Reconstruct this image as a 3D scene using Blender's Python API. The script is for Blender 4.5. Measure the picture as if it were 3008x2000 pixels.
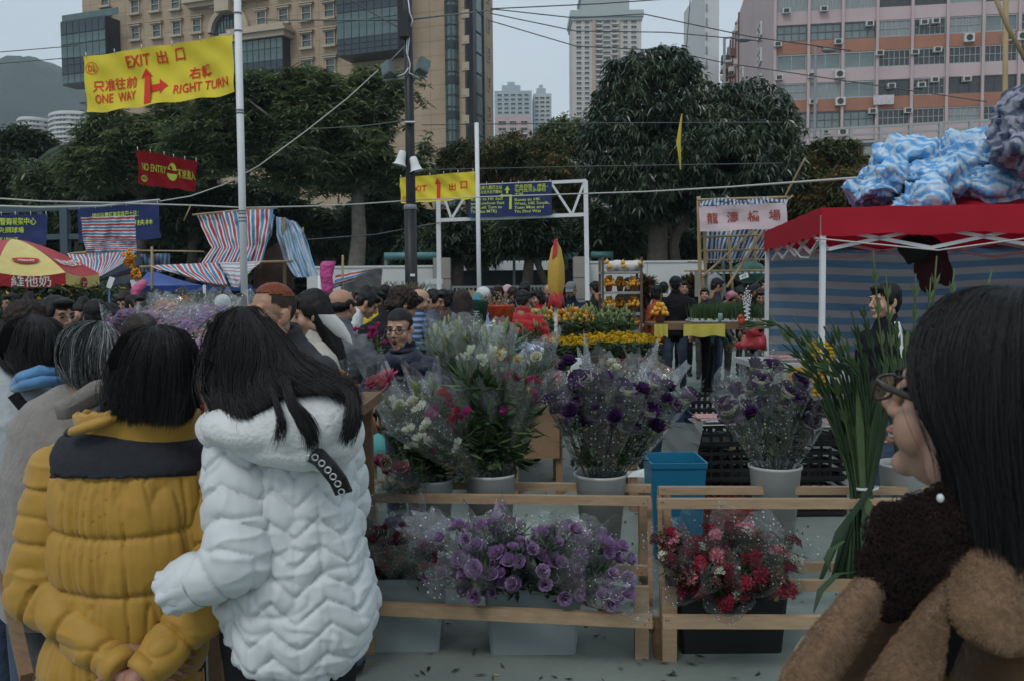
import bpy,bmesh,math,random
import numpy as np
from mathutils import Vector,Matrix,noise as mnoise
R=math.radians
for _o in list(bpy.data.objects):
 bpy.data.objects.remove(_o)
sc=bpy.context.scene
COL=sc.collection
rnd=random.Random(7)
rng=np.random.default_rng(7)
F,CX,CY,HZ,CAMH=2600.0,1504.0,1000.0,850.0,1.55
PITCH=math.atan((CY-HZ)/F)
ROLL=R(-0.5)
cam_d=bpy.data.cameras.new('camera')
cam=bpy.data.objects.new('camera',cam_d)
COL.objects.link(cam)
CAMR=(Matrix.Rotation(math.pi/2-PITCH,3,'X')@Matrix.Rotation(ROLL,3,'Z'))
cam.matrix_world=Matrix.Translation((0,0,CAMH))@CAMR.to_4x4()
cam_d.sensor_width=36.0
cam_d.lens=36.0*F/3008.0
cam_d.clip_start=0.05
cam_d.clip_end=6000
cam_d.dof.use_dof=True
cam_d.dof.focus_distance=5.0
cam_d.dof.aperture_fstop=9.0
sc.camera=cam
world=bpy.data.worlds.new('World')
sc.world=world
world.use_nodes=True
wn=world.node_tree.nodes
wl=world.node_tree.links
for n in list(wn):
 wn.remove(n)
w_out=wn.new('ShaderNodeOutputWorld')
w_bg=wn.new('ShaderNodeBackground')
w_sky=wn.new('ShaderNodeTexSky')
w_sky.sky_type='NISHITA'
w_sky.sun_disc=False
w_sky.sun_elevation=R(52)
w_sky.sun_rotation=R(150)
w_sky.air_density=2.0
w_sky.dust_density=3.0
w_tc=wn.new('ShaderNodeTexCoord')
w_map=wn.new('ShaderNodeMapping')
w_map.inputs['Scale'].default_value=(1,1,3.2)
w_noise=wn.new('ShaderNodeTexNoise')
w_noise.inputs['Scale'].default_value=2.2
w_noise.inputs['Detail'].default_value=4
w_ramp=wn.new('ShaderNodeValToRGB')
w_ramp.color_ramp.elements[0].position=0.3
w_ramp.color_ramp.elements[0].color=(4.6,5.45,6.2,1)
w_ramp.color_ramp.elements[1].position=0.7
w_ramp.color_ramp.elements[1].color=(5.25,6.1,6.8,1)
w_mix=wn.new('ShaderNodeMix')
w_mix.data_type='RGBA'
w_mix.inputs[0].default_value=0.93
wl.new(w_tc.outputs['Generated'],w_map.inputs[0])
wl.new(w_map.outputs[0],w_noise.inputs['Vector'])
wl.new(w_noise.outputs['Fac'],w_ramp.inputs[0])
wl.new(w_sky.outputs[0],w_mix.inputs[6])
wl.new(w_ramp.outputs[0],w_mix.inputs[7])
wl.new(w_mix.outputs[2],w_bg.inputs['Color'])
w_bg.inputs['Strength'].default_value=0.099
wl.new(w_bg.outputs[0],w_out.inputs[0])
sun_d=bpy.data.lights.new('sun','SUN')
sun_d.energy=0.9
sun_d.angle=R(20)
sun_d.color=(1.0,0.97,0.93)
sun=bpy.data.objects.new('sun',sun_d)
COL.objects.link(sun)
sun.rotation_euler=(R(38),0,R(-30))
sc.view_settings.view_transform='Standard'
sc.view_settings.look='None'
sc.view_settings.exposure=0.34
sc.view_settings.gamma=1.0
sc.view_settings.use_curve_mapping=False
sc.cycles.max_bounces=5
sc.cycles.diffuse_bounces=2
sc.cycles.glossy_bounces=2
sc.cycles.transmission_bounces=2
sc.cycles.transparent_max_bounces=14
sc.cycles.caustics_reflective=False
sc.cycles.caustics_refractive=False
sc.cycles.use_denoising=True
def ray(px,py):
 d=CAMR@Vector(((px-CX)/F,(CY-py)/F,-1.0))
 return d/d.y
def at(px,py,Y):
 d=ray(px,py)*Y
 return Vector((d.x,d.y,d.z+CAMH))
def ground(px,py,z=0.0):
 d=ray(px,py)
 return at(px,py,(z-CAMH)/d.z)
def S(n,Y):
 return n*Y/F
def tag(o,label=None,cat=None,group=None,kind=None):
 if label:o['label']=label
 if cat:o['category']=cat
 if group:o['group']=group
 if kind:o['kind']=kind
 return o
BASE={}
def thing(name,label,cat,loc=(0,0,0),rotz=0.0,group=None):
 o=bpy.data.objects.new(name,None)
 COL.objects.link(o)
 o.location=loc
 o.rotation_euler=(0,0,rotz)
 o.empty_display_size=0.1
 BASE[o.name]=Vector(loc)
 return tag(o,label,cat,group)
def copy_tree(o,parent=None):
 c=o.copy()
 COL.objects.link(c)
 c.parent=parent
 for ch in o.children:
  copy_tree(ch,c)
 return c
def link_mesh(name,me,parent=None,loc=None):
 o=bpy.data.objects.new(name,me)
 COL.objects.link(o)
 if parent is not None:
  o.parent=parent
  BASE[o.name]=BASE.get(parent.name,Vector((0,0,0)))
 if loc is not None:
  o.location=loc
 return o
class MB:
 """collects faces, then links them as one mesh object"""
 def __init__(self):
  self.v,self.f,self.m,self.s=[],[],[],[]
  self.n=0
 def add(self,vs,fs,mi=0,smooth=False):
  b=self.n
  self.v.append(np.asarray(vs,dtype=np.float64).reshape(-1,3))
  self.n+=len(self.v[-1])
  for k,f in enumerate(fs):
   self.f.append(tuple(int(i)+b for i in f))
  if isinstance(mi,(list,tuple,np.ndarray)):
   self.m.extend(int(x)for x in mi)
  else:
   self.m.extend([mi]*len(fs))
  self.s.extend([smooth]*len(fs))
  return self
 def box(self,c,s,rot=None,mi=0):
  x,y,z=s[0]/2,s[1]/2,s[2]/2
  vs=[(-x,-y,-z),(x,-y,-z),(x,y,-z),(-x,y,-z),(-x,-y,z),(x,-y,z),(x,y,z),(-x,y,z)]
  if rot is not None:
   vs=[tuple(rot@Vector(p))for p in vs]
  vs=[(p[0]+c[0],p[1]+c[1],p[2]+c[2])for p in vs]
  return self.add(vs,[(3,2,1,0),(4,5,6,7),(0,1,5,4),(1,2,6,5),(2,3,7,6),(3,0,4,7)],mi)
 def beam(self,a,b,w,h,up=(0,0,1),mi=0):
  a,b=Vector(a),Vector(b)
  d=b-a
  y=d.normalized()
  x=y.cross(Vector(up))
  if x.length<1e-4:x=Vector((1,0,0))
  x.normalize()
  z=x.cross(y)
  return self.box((a+b)/2,(w,d.length,h),Matrix((x,y,z)).transposed(),mi)
 def path(self,pts,rad,n=8,mi=0,caps=True,smooth=True,flat=1.0,up=None):
  pts=[Vector(p)for p in pts]
  k=len(pts)
  if not hasattr(rad,'__len__'):rad=[rad]*k
  tang=[]
  for i in range(k):
   t=pts[min(i+1,k-1)]-pts[max(i-1,0)]
   if t.length<1e-9:t=Vector((0,0,1))
   tang.append(t.normalized())
  nrm=Vector(up)if up is not None else Vector((0,0,1))
  if abs(nrm.dot(tang[0]))>0.95:nrm=Vector((1,0,0))if abs(tang[0].x)<.9 else Vector((0,1,0))
  vs=[]
  for i in range(k):
   x=nrm-tang[i]*nrm.dot(tang[i])
   if x.length<1e-6:x=tang[i].orthogonal()
   x.normalize()
   nrm=x
   y=tang[i].cross(x)
   r=rad[i]
   ry,rx=(r if not hasattr(r,'__len__')else r[0]),(r*flat if not hasattr(r,'__len__')else r[1])
   for j in range(n):
    a=2*math.pi*j/n
    vs.append(pts[i]+x*(math.cos(a)*rx)+y*(math.sin(a)*ry))
  fs=[]
  for i in range(k-1):
   for j in range(n):
    fs.append((i*n+j,i*n+(j+1)%n,(i+1)*n+(j+1)%n,(i+1)*n+j))
  self.add(vs,fs,mi,smooth)
  if caps:
   b=self.n-len(vs)
   self.f.append(tuple(b+j for j in reversed(range(n)))); self.m.append(mi if not isinstance(mi,list)else mi[0]); self.s.append(False)
   self.f.append(tuple(b+(k-1)*n+j for j in range(n))); self.m.append(mi if not isinstance(mi,list)else mi[0]); self.s.append(False)
  return self
 def capsule(self,a,b,ra,rb,n=12,mi=0,flat=1.0,up=None):
  a,b=Vector(a),Vector(b)
  d=b-a
  L=d.length
  u=d/L if L>1e-6 else Vector((0,0,1))
  pts,rs=[],[]
  for q in(-0.98,-0.8,-0.45):
   pts.append(a+u*ra*q); rs.append(ra*math.sqrt(1-q*q))
  for q in(0,.25,.5,.75,1):
   pts.append(a+d*q); rs.append(ra+(rb-ra)*q)
  for q in(0.45,0.8,0.98):
   pts.append(b+u*rb*q); rs.append(rb*math.sqrt(1-q*q))
  return self.path(pts,rs,n,mi,True,True,flat,up)
 def lathe(self,prof,c=(0,0,0),n=24,mi=0,smooth=True,rot=None,wob=None):
  vs=[]
  for(r,z)in prof:
   for j in range(n):
    a=2*math.pi*j/n
    rr=r*(wob(a,z)if wob else 1)
    p=Vector((rr*math.cos(a),rr*math.sin(a),z))
    if rot is not None:p=rot@p
    vs.append((p.x+c[0],p.y+c[1],p.z+c[2]))
  k=len(prof)
  fs=[(i*n+j,i*n+(j+1)%n,(i+1)*n+(j+1)%n,(i+1)*n+j)for i in range(k-1)for j in range(n)]
  return self.add(vs,fs,mi,smooth)
 def ellipsoid(self,c,r,rot=None,nu=16,nv=10,mi=0):
  vs,fs=[],[]
  for i in range(nv+1):
   th=math.pi*i/nv
   for j in range(nu):
    a=2*math.pi*j/nu
    s=max(math.sin(th),1e-3)
    p=Vector((r[0]*s*math.cos(a),r[1]*s*math.sin(a),r[2]*math.cos(th)))
    if rot is not None:p=rot@p
    vs.append((p.x+c[0],p.y+c[1],p.z+c[2]))
  for i in range(nv):
   for j in range(nu):
    fs.append(((i+1)*nu+j,(i+1)*nu+(j+1)%nu,i*nu+(j+1)%nu,i*nu+j))
  return self.add(vs,fs,mi,True)
 def grid(self,P,mi=0,smooth=True,closed=False):
  P=np.asarray(P,dtype=np.float64)
  a,b=P.shape[:2]
  fs=[]
  for i in range(a-1):
   for j in range(b if closed else b-1):
    j2=(j+1)%b
    fs.append((i*b+j,i*b+j2,(i+1)*b+j2,(i+1)*b+j))
  return self.add(P.reshape(-1,3),fs,mi,smooth)
 def mesh(self,name,mats,off=(0,0,0)):
  V=np.concatenate(self.v)if self.v else np.zeros((0,3))
  V=V-np.asarray(off)
  me=bpy.data.meshes.new(name)
  me.from_pydata(V.tolist(),[],self.f)
  for m in(mats if isinstance(mats,(list,tuple))else[mats]):
   me.materials.append(m)
  me.polygons.foreach_set('material_index',self.m)
  me.polygons.foreach_set('use_smooth',self.s)
  me.update()
  return me
 def build(self,name,mats,parent=None):
  off=BASE.get(parent.name,(0,0,0))if parent is not None else(0,0,0)
  return link_mesh(name,self.mesh(name,mats,off),parent)
def fast_mesh(name,V,Q,mats,mi=None,smooth=False,off=(0,0,0)):
 """many quads or triangles at once: V (n,3), Q (m,k)"""
 V=np.asarray(V,dtype=np.float32)-np.asarray(off,dtype=np.float32)
 Q=np.asarray(Q,dtype=np.int32)
 me=bpy.data.meshes.new(name)
 k=Q.shape[1]
 me.vertices.add(len(V)); me.vertices.foreach_set('co',V.ravel())
 me.loops.add(Q.size); me.loops.foreach_set('vertex_index',Q.ravel())
 me.polygons.add(len(Q))
 me.polygons.foreach_set('loop_start',np.arange(0,Q.size,k,dtype=np.int32))
 for m in(mats if isinstance(mats,(list,tuple))else[mats]):
  me.materials.append(m)
 if mi is not None:
  me.polygons.foreach_set('material_index',np.asarray(mi,dtype=np.int32))
 me.polygons.foreach_set('use_smooth',np.full(len(Q),bool(smooth)))
 me.update(calc_edges=True)
 me.validate()
 return me
_tab=rng.random((64,64,64)).astype(np.float32)
def vnoise(P,scale=1.0,seed=0):
 P=np.asarray(P,dtype=np.float64)*scale+seed*17.31
 i=np.floor(P).astype(int)
 f=P-i
 f=f*f*(3-2*f)
 out=0
 for dx in(0,1):
  for dy in(0,1):
   for dz in(0,1):
    w=(f[:,0]if dx else 1-f[:,0])*(f[:,1]if dy else 1-f[:,1])*(f[:,2]if dz else 1-f[:,2])
    out=out+w*_tab[(i[:,0]+dx)&63,(i[:,1]+dy)&63,(i[:,2]+dz)&63]
 return out*2-1
MATS={}
def mat(name,col,rough=0.6,var=0.0,vscale=8.0,bump=0.0,bscale=40.0,metal=0.0,spec=0.4,sheen=0.0,stretch=None,col2=None,sub=0.0,coat=0.0,crease=0.0):
 if name in MATS:return MATS[name]
 m=bpy.data.materials.new(name)
 m.use_nodes=True
 nt=m.node_tree
 b=nt.nodes['Principled BSDF']
 b.inputs['Base Color'].default_value=(*col,1)
 b.inputs['Roughness'].default_value=rough
 b.inputs['Metallic'].default_value=metal
 b.inputs['Specular IOR Level'].default_value=spec
 if sheen:
  b.inputs['Sheen Weight'].default_value=sheen
 if coat:
  b.inputs['Coat Weight'].default_value=coat
 if sub:
  b.inputs['Subsurface Weight'].default_value=sub
  b.inputs['Subsurface Radius'].default_value=(0.012,0.005,0.003)
  b.inputs['Subsurface Scale'].default_value=1.0
 vec=None
 if var or bump or col2:
  tc=nt.nodes.new('ShaderNodeTexCoord')
  mp=nt.nodes.new('ShaderNodeMapping')
  nt.links.new(tc.outputs['Object'],mp.inputs[0])
  if stretch:mp.inputs['Scale'].default_value=stretch
  vec=mp.outputs[0]
 if var or col2:
  nz=nt.nodes.new('ShaderNodeTexNoise')
  nz.inputs['Scale'].default_value=vscale
  nz.inputs['Detail'].default_value=5
  nz.inputs['Roughness'].default_value=0.65
  nt.links.new(vec,nz.inputs['Vector'])
  rp=nt.nodes.new('ShaderNodeValToRGB')
  rp.color_ramp.elements[0].position=0.3
  rp.color_ramp.elements[1].position=0.7
  a,c=(col,col2)if col2 else(tuple(x*(1-var)for x in col),tuple(min(1,x*(1+var))for x in col))
  rp.color_ramp.elements[0].color=(*a,1)
  rp.color_ramp.elements[1].color=(*c,1)
  nt.links.new(nz.outputs['Fac'],rp.inputs[0])
  nt.links.new(rp.outputs[0],b.inputs['Base Color'])
 if bump:
  bz=nt.nodes.new('ShaderNodeTexNoise')
  bz.inputs['Scale'].default_value=bscale
  bz.inputs['Detail'].default_value=4
  if crease:
   bz.noise_type='RIDGED_MULTIFRACTAL'; bz.normalize=True; bz.inputs['Distortion'].default_value=crease
  nt.links.new(vec,bz.inputs['Vector'])
  bp=nt.nodes.new('ShaderNodeBump')
  bp.inputs['Strength'].default_value=bump
  bp.inputs['Distance'].default_value=0.6/bscale if not crease else.02
  nt.links.new(bz.outputs['Fac'],bp.inputs['Height'])
  nt.links.new(bp.outputs[0],b.inputs['Normal'])
 MATS[name]=m
 return m
def rgb(r,g,b):
 f=lambda c:((c/255+0.055)/1.055)**2.4 if c>10 else c/255/12.92
 return(f(r),f(g),f(b))
def leaf_mat(name,col,rough=0.45,spec=0.4,var=0.35,trans=0.25,cloth=False):
 if name in MATS:return MATS[name]
 m=mat(name,col,rough=rough,var=var,vscale=3.0,spec=spec)
 nt=m.node_tree
 b=nt.nodes['Principled BSDF']
 t=nt.nodes.new('ShaderNodeBsdfTranslucent')
 t.inputs['Color'].default_value=(*col,1)if cloth else(min(1,col[0]*1.6),min(1,col[1]*1.7),col[2]*1.0,1)
 x=nt.nodes.new('ShaderNodeMixShader')
 x.inputs[0].default_value=trans
 o=nt.nodes['Material Output']
 nt.links.new(b.outputs[0],x.inputs[1]); nt.links.new(t.outputs[0],x.inputs[2]); nt.links.new(x.outputs[0],o.inputs[0])
 return m
def glass_mat(name,col,rough=0.12,var=0.25,vscale=0.6):
 return mat(name,col,rough=rough,var=var,vscale=vscale,spec=0.8)
def film_mat(name,tint=(0.95,0.97,0.97),gloss=0.16,dots=0.0,dscale=40.0,haze=0.06,rough=0.09):
 """clear wrapping film, optionally printed with small white dots"""
 if name in MATS:return MATS[name]
 m=bpy.data.materials.new(name)
 m.use_nodes=True
 nt=m.node_tree
 N,L=nt.nodes,nt.links
 N.remove(N['Principled BSDF'])
 out=N['Material Output']
 tr=N.new('ShaderNodeBsdfTransparent'); tr.inputs[0].default_value=(*tint,1)
 gl=N.new('ShaderNodeBsdfGlossy'); gl.inputs['Roughness'].default_value=rough
 df=N.new('ShaderNodeBsdfDiffuse'); df.inputs[0].default_value=(0.8,0.85,0.86,1)
 lw=N.new('ShaderNodeLayerWeight'); lw.inputs[0].default_value=0.35
 mu=N.new('ShaderNodeMath'); mu.operation='MULTIPLY_ADD'
 mu.inputs[1].default_value=0.45; mu.inputs[2].default_value=gloss*0.5
 tc=N.new('ShaderNodeTexCoord')
 nz=N.new('ShaderNodeTexNoise'); nz.inputs['Scale'].default_value=28; nz.inputs['Detail'].default_value=3
 bp=N.new('ShaderNodeBump'); bp.inputs['Strength'].default_value=0.6; bp.inputs['Distance'].default_value=0.012
 L.new(tc.outputs['Object'],nz.inputs['Vector']); L.new(nz.outputs['Fac'],bp.inputs['Height'])
 L.new(bp.outputs[0],gl.inputs['Normal']); L.new(bp.outputs[0],lw.inputs['Normal'])
 L.new(lw.outputs['Facing'],mu.inputs[0])
 m1=N.new('ShaderNodeMixShader'); m2=N.new('ShaderNodeMixShader');
 L.new(mu.outputs[0],m1 .inputs[0]); L.new(tr.outputs[0],m1 .inputs[1]); L.new(gl.outputs[0],m1 .inputs[2])
 m2 .inputs[0].default_value=haze
 L.new(m1 .outputs[0],m2 .inputs[1]); L.new(df.outputs[0],m2 .inputs[2])
 last=m2
 if dots:
  vo=N.new('ShaderNodeTexVoronoi'); vo.inputs['Scale'].default_value=dscale; vo.inputs['Randomness'].default_value=0.35
  uv=N.new('ShaderNodeUVMap')
  lt=N.new('ShaderNodeMath'); lt.operation='LESS_THAN'; lt.inputs[1].default_value=dots
  L.new(tc.outputs['Object'],vo.inputs['Vector']); L.new(vo.outputs['Distance'],lt.inputs[0])
  N.remove(uv)
  mm=N.new('ShaderNodeMath'); mm.operation='MULTIPLY'; mm.inputs[1].default_value=0.7
  L.new(lt.outputs[0],mm.inputs[0])
  m3=N.new('ShaderNodeMixShader')
  L.new(mm.outputs[0],m3 .inputs[0]); L.new(m2 .outputs[0],m3 .inputs[1]); L.new(df.outputs[0],m3 .inputs[2])
  last=m3
 L.new(last.outputs[0],out.inputs[0])
 MATS[name]=m
 return m
def text_arrays(body,size=1.0,bold=False,align='CENTER',space=1.0,line=1.0):
 cu=bpy.data.curves.new('text','FONT')
 cu.body=body
 cu.size=size
 cu.align_x=align
 cu.align_y='CENTER'
 cu.space_character=space
 cu.space_line=line
 cu.resolution_u=2
 if bold:cu.offset=size*0.012
 o=bpy.data.objects.new('text',cu)
 COL.objects.link(o)
 me=bpy.data.meshes.new_from_object(o.evaluated_get(bpy.context.evaluated_depsgraph_get()))
 bpy.data.objects.remove(o)
 bpy.data.curves.remove(cu)
 V=np.array([v.co[:]for v in me.vertices]).reshape(-1,3)
 Fc=[tuple(p.vertices)for p in me.polygons]
 bpy.data.meshes.remove(me)
 return V,Fc
def put_text(mb,surf,body,u,v,size,sx=1.0,bold=False,mi=0,space=1.0,align='CENTER',line=1.0):
 """surf(u, v) -> point just off the cloth; u, v, size in metres on the cloth"""
 V,Fc=text_arrays(body,size,bold,align,space,line)
 if len(V)==0:return
 mb.add([surf(u+p[0]*sx,v+p[1])for p in V],Fc,mi)
# ground and hill
M_ground=mat('painted_court',(0.155,0.19,0.172),rough=0.75,col2=(0.21,0.245,0.222),vscale=1.7,bump=0.25,bscale=60)
nt_=M_ground.node_tree; nz_=nt_.nodes.new('ShaderNodeTexNoise'); nz_.inputs['Scale'].default_value=1.1; nz_.inputs['Detail'].default_value=7; rp_=nt_.nodes.new('ShaderNodeMapRange'); rp_.inputs[1].default_value=.35; rp_.inputs[2].default_value=.65; rp_.inputs[3].default_value=.38; rp_.inputs[4].default_value=.9
tc_=nt_.nodes.new('ShaderNodeTexCoord'); nt_.links.new(tc_.outputs['Object'],nz_.inputs['Vector']); nt_.links.new(nz_.outputs['Fac'],rp_.inputs[0]); nt_.links.new(rp_.outputs[0],nt_.nodes['Principled BSDF'].inputs['Roughness'])
mb=MB()
xs=[-1760,-600,-120,-40,-12,-4,0,4,12,40,120,600,1760]
ys=[-40,-6,0,3,6,10,16,25,60,140,400,1000,1720]
mb.grid([[(x,y,0.0)for x in xs]for y in ys],0,False)
mb.f=[tuple(reversed(f))for f in mb.f]
tag(mb.build('ground',M_ground),kind='structure')
M_hill=mat('wooded_hill',(0.022,0.038,0.036),rough=0.95,col2=(0.05,0.075,0.06),vscale=0.012,spec=0.1)
P=[]
hx=np.linspace(-1600,400,90)
prof_px=[(-300,330),(-120,260),(0,232),(40,222),(75,210),(110,205),(150,208),(190,225),(230,240),(300,272),(420,345),(600,430),(800,520),(1100,640),(1500,760),(2200,840)]
crest={}
cx_=[at(p[0],p[1],1500).x for p in prof_px]; cz_=[at(p[0],p[1],1500).z for p in prof_px]
for j in range(26):
 t=j/25
 y=700+800*t
 row=[]
 for x in hx:
  xx=x*(0.62+0.38*t)
  z=np.interp(x,cx_,cz_)*(math.sin(t*math.pi/2)**1.2)
  z*=1+0.10*(1-t)*mnoise.noise(Vector((xx*.006,y*.006,2.0)))
  z+=7*mnoise.noise(Vector((xx*.03,y*.03,0)))+2.6*mnoise.noise(Vector((xx*.12,y*.12,5)))
  row.append((xx,y,z))
 P.append(row)
mb=MB(); mb.grid(P,0,False)
mb.f=[tuple(reversed(f))for f in mb.f]
tag(mb.build('hill',M_hill),kind='structure')
# facades
class Facade:
 """a vertical plane through point o with horizontal direction u; n points towards the viewer"""
 def __init__(self,o,u):
  self.o=Vector((o[0],o[1],0)); self.u=Vector((u[0],u[1],0)).normalized()
  self.n=Vector((self.u.y,-self.u.x,0))
  if self.n.dot(Vector((0,0,0))-self.o)<0:self.n=-self.n
  self.rot=Matrix((self.u,-self.n,Vector((0,0,1)))).transposed()
 def uv(self,px,py):
  d=ray(px,py)
  t=self.o.dot(self.n)/Vector((d.x,d.y,0)).dot(self.n)
  p=Vector((0,0,CAMH))+d*t
  return(p-self.o).dot(self.u),p.z
 def pt(self,s,z,out=0.0):
  return self.o+self.u*s+self.n*out+Vector((0,0,z))
 def box(self,mb,s0,s1,z0,z1,d0,d1,mi=0):
  c=self.pt((s0+s1)/2,(z0+z1)/2,(d0+d1)/2)
  return mb.box(c,(abs(s1-s0),abs(d1-d0),abs(z1-z0)),self.rot,mi)
def window_proto(kind,w,h,m_frame,m_glass,nv=1,nh=0,sill=0.0,t=0.08,dep=0.12,head=False):
 """local coordinates: x along the wall, -y out of it, origin at the middle of the window"""
 mb=MB()
 for sx in(-1,1):mb.box((sx*(w/2-t/2),-dep/2,0),(t,dep,h))
 for sz in(-1,1):mb.box((0,-dep/2,sz*(h/2-t/2)),(w-2*t,dep-.004,t))
 for k in range(nv):mb.box((-w/2+w*(k+1)/(nv+1),-dep/2+.01,0),(t*.7,dep-.03,h-2*t))
 for k in range(nh):mb.box((0,-dep/2+.012,-h/2+h*(k+1)/(nh+1)),(w-2*t,dep-.034,t*.7))
 if sill:
  mb.box((0,-dep-.05,-h/2-sill/2),(w+.5,dep+.3,sill))
 if head:
  mb.box((0,-dep-.02,h/2+.1),(w+.5,dep+.2,.16)); mb.box((0,-dep-.02,h/2+.3),(w+.7,dep+.34,.1))
 fr=mb.mesh('window',m_frame)
 g=MB(); g.box((0,-.03,0),(w-2*t+.01,.02,h-2*t+.01))
 return fr,g.mesh('pane',m_glass)
def put_window(proto,fac,s,z,parent,out=0.01):
 o=link_mesh('window',proto[0],parent)
 o.location=fac.pt(s,z,out)-BASE[parent.name]
 o.rotation_euler=fac.rot.to_euler()
 g=link_mesh('pane',proto[1],o)
 return o
M_tan=mat('tan_stone_cladding',(0.36,0.27,0.185),rough=0.7,var=0.10,vscale=0.35)
M_tan2=mat('tan_stone_trim',(0.40,0.33,0.25),rough=0.7,var=0.08,vscale=0.5)
M_joint=mat('cladding_joint',(0.17,0.135,0.10),rough=0.9)
M_gran=mat('dark_granite',(0.030,0.034,0.042),rough=0.4,var=0.3,vscale=0.4)
M_gran2=mat('granite_band',(0.038,0.052,0.066),rough=0.3,var=0.25,vscale=0.5)
M_teal=glass_mat('green_glass',(0.045,0.085,0.085),rough=0.08,var=0.4,vscale=0.35)
M_teal2=glass_mat('blue_green_glass',(0.06,0.105,0.105),rough=0.1,var=0.35,vscale=0.5)
M_mull=mat('dark_mullion',(0.022,0.036,0.038),rough=0.4)
M_white=mat('white_trim',(0.62,0.62,0.60),rough=0.6,var=0.08)
A=at(1392,400,105)
F1=Facade(A,(0.937,-0.348))
s_left=F1 .uv(248,200)[0]
H=46.0
office=thing('office_building','tan stone office block with green glass bays and a rounded arch','building',F1 .pt(0,0))
mb=MB()
F1 .box(mb,s_left,0.0,0,H,-6.4,0)
mb.build('wall',M_tan,office)
mb=MB()
for k in range(1,28):
 z=k*1.72
 F1 .box(mb,s_left,0.0,z-.02,z+.02,-.05,.006)
s=s_left+1.5
while s<-.5:
 F1 .box(mb,s-.02,s+.02,0,H,-.05,.008); s+=3.04
tag(mb.build('panel_joints',M_joint,office),kind='stuff')
pw=window_proto('window',1.45,1.75,M_tan2,M_teal,nv=0,nh=1,sill=0.28,t=0.12,dep=0.22,head=True)
px_rows={0:[(311,0),(399,22),(458,15),(518,9)],1:[(311,72)],2:[(401,99),(463,92),(522,85),(581,77)],3:[(770,55),(835,47),(902,40),(969,32)],4:[(903,121),(971,113)],5:[(973,194)],6:[(905,200)],7:[(640,0),(700,-6),(770,-24),(835,-32),(902,-40),(969,-48)],8:[(401,175),(463,168),(522,160),(581,152),(581,2)]}
for row in px_rows.values():
 for(px,py)in row:
  s,z=F1 .uv(px,py)
  put_window(pw,F1,s,z,office)
def glass_bay(name,fac,s0,s1,z0,z1,out,parent,nb,bands,side=M_gran,cornice=0.0):
 """projecting glazed bay: bands are (z fraction from, to, material)"""
 mb=MB()
 fac.box(mb,s0,s1,z0,z1,0,out,0)
 b=mb.build(name,side,parent)
 for(f0,f1,m)in bands:
  a,c=z0+(z1-z0)*f0,z0+(z1-z0)*f1
  w=(s1-s0)/nb
  me=None
  for k in range(nb):
   if me is None:
    q=MB(); q.box((0,0,0),(w-.10,.08,c-a-.10)); me=q.mesh('glass_panel',m)
   o=link_mesh('glass_panel',me,b)
   o.location=fac.pt(s0+w*(k+.5),(a+c)/2,out+.02)-BASE[b.name]
   o.rotation_euler=fac.rot.to_euler()
 if cornice:
  q=MB()
  fac.box(q,s0-.5,s1+.5,z1,z1+cornice*.4,-.5,out+.5); fac.box(q,s0-.9,s1+.9,z1+cornice*.4,z1+cornice*.6,-.5,out+.9)
  fac.box(q,s0-.3,s1+.3,z1+cornice*.6,z1+cornice,-.5,out+.3)
  q.build('cornice',M_tan2,b)
 return b
GB=[(.0,.13,M_gran2),(.13,.38,M_teal2),(.38,.53,M_gran2),(.53,.82,M_teal2),(.82,1.0,M_gran2)]
s0,z0=F1 .uv(1034,187); s1,_=F1 .uv(1210,187)
glass_bay('glass_bay',F1,s0,s1,z0,H,3.4,office,8,[(0,.035,M_gran2),(.035,.075,M_gran2),(.075,.115,M_gran2),(.115,.235,M_teal2),(.235,.30,M_teal2),(.30,.36,M_gran2),(.36,.42,M_gran2),(.42,.54,M_teal2),(.54,.60,M_teal2),(.60,.7,M_gran2),(.7,.98,M_teal2)])
s0,z0=F1 .uv(700,210); s1,z1=F1 .uv(852,112)
glass_bay('glass_bay',F1,s0,s1,z0-2.5,z1-.2,1.6,office,9,[(0,.14,M_gran2),(.14,.3,M_gran2),(.3,.5,M_gran2),(.5,.76,M_teal2),(.76,.98,M_teal2)],cornice=1.6)
s0,z0=F1 .uv(229,265); s1,z1=F1 .uv(352,62)
glass_bay('glass_bay',F1,s0,s1,z0,z1,2.6,office,7,[(.02,.16,M_teal2),(.17,.30,M_gran2),(.31,.40,M_gran2),(.41,.62,M_teal2),(.63,.78,M_teal2),(.79,.98,M_gran2)])
q=MB(); F1 .box(q,s0+.1,s1+2,z1,z1+.9,2.3,2.4); q.build('glass_railing',M_teal2,office)
sa,za=F1 .uv(676,95)
mb=MB()
n=24
rad=F1 .uv(722,95)[0]-sa
prof=[(rad+.75,.55),(rad+.75,.0),(rad+.05,.0),(rad+.05,.55),(rad-.0,.75),(rad+.4,.8)]
P=[]
for i in range(n+1):
 a=math.pi*i/n
 P.append([F1 .pt(sa+r*math.cos(a),za+r*math.sin(a),d)for(r,d)in prof])
mb.grid(P,0,False,closed=True)
mb.build('arch_surround',M_tan2,office)
mb=MB()
mb.add([F1 .pt(sa,za,.03)]+[F1 .pt(sa+rad*math.cos(math.pi*i/n),za+rad*math.sin(math.pi*i/n),.03)for i in range(n+1)],[(0,i,i+1)for i in range(1,n+1)],0)
F1 .box(mb,sa-rad,sa+rad,za-7,za,0,.03)
ag=mb.build('arch_glass',M_teal2,office)
mb=MB()
for k in range(-5,6):
 F1 .box(mb,sa+k*rad/5-.04,sa+k*rad/5+.04,za-7,za+math.sqrt(max(0.01,rad*rad-(k*rad/5)**2)),.03,.1)
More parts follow.
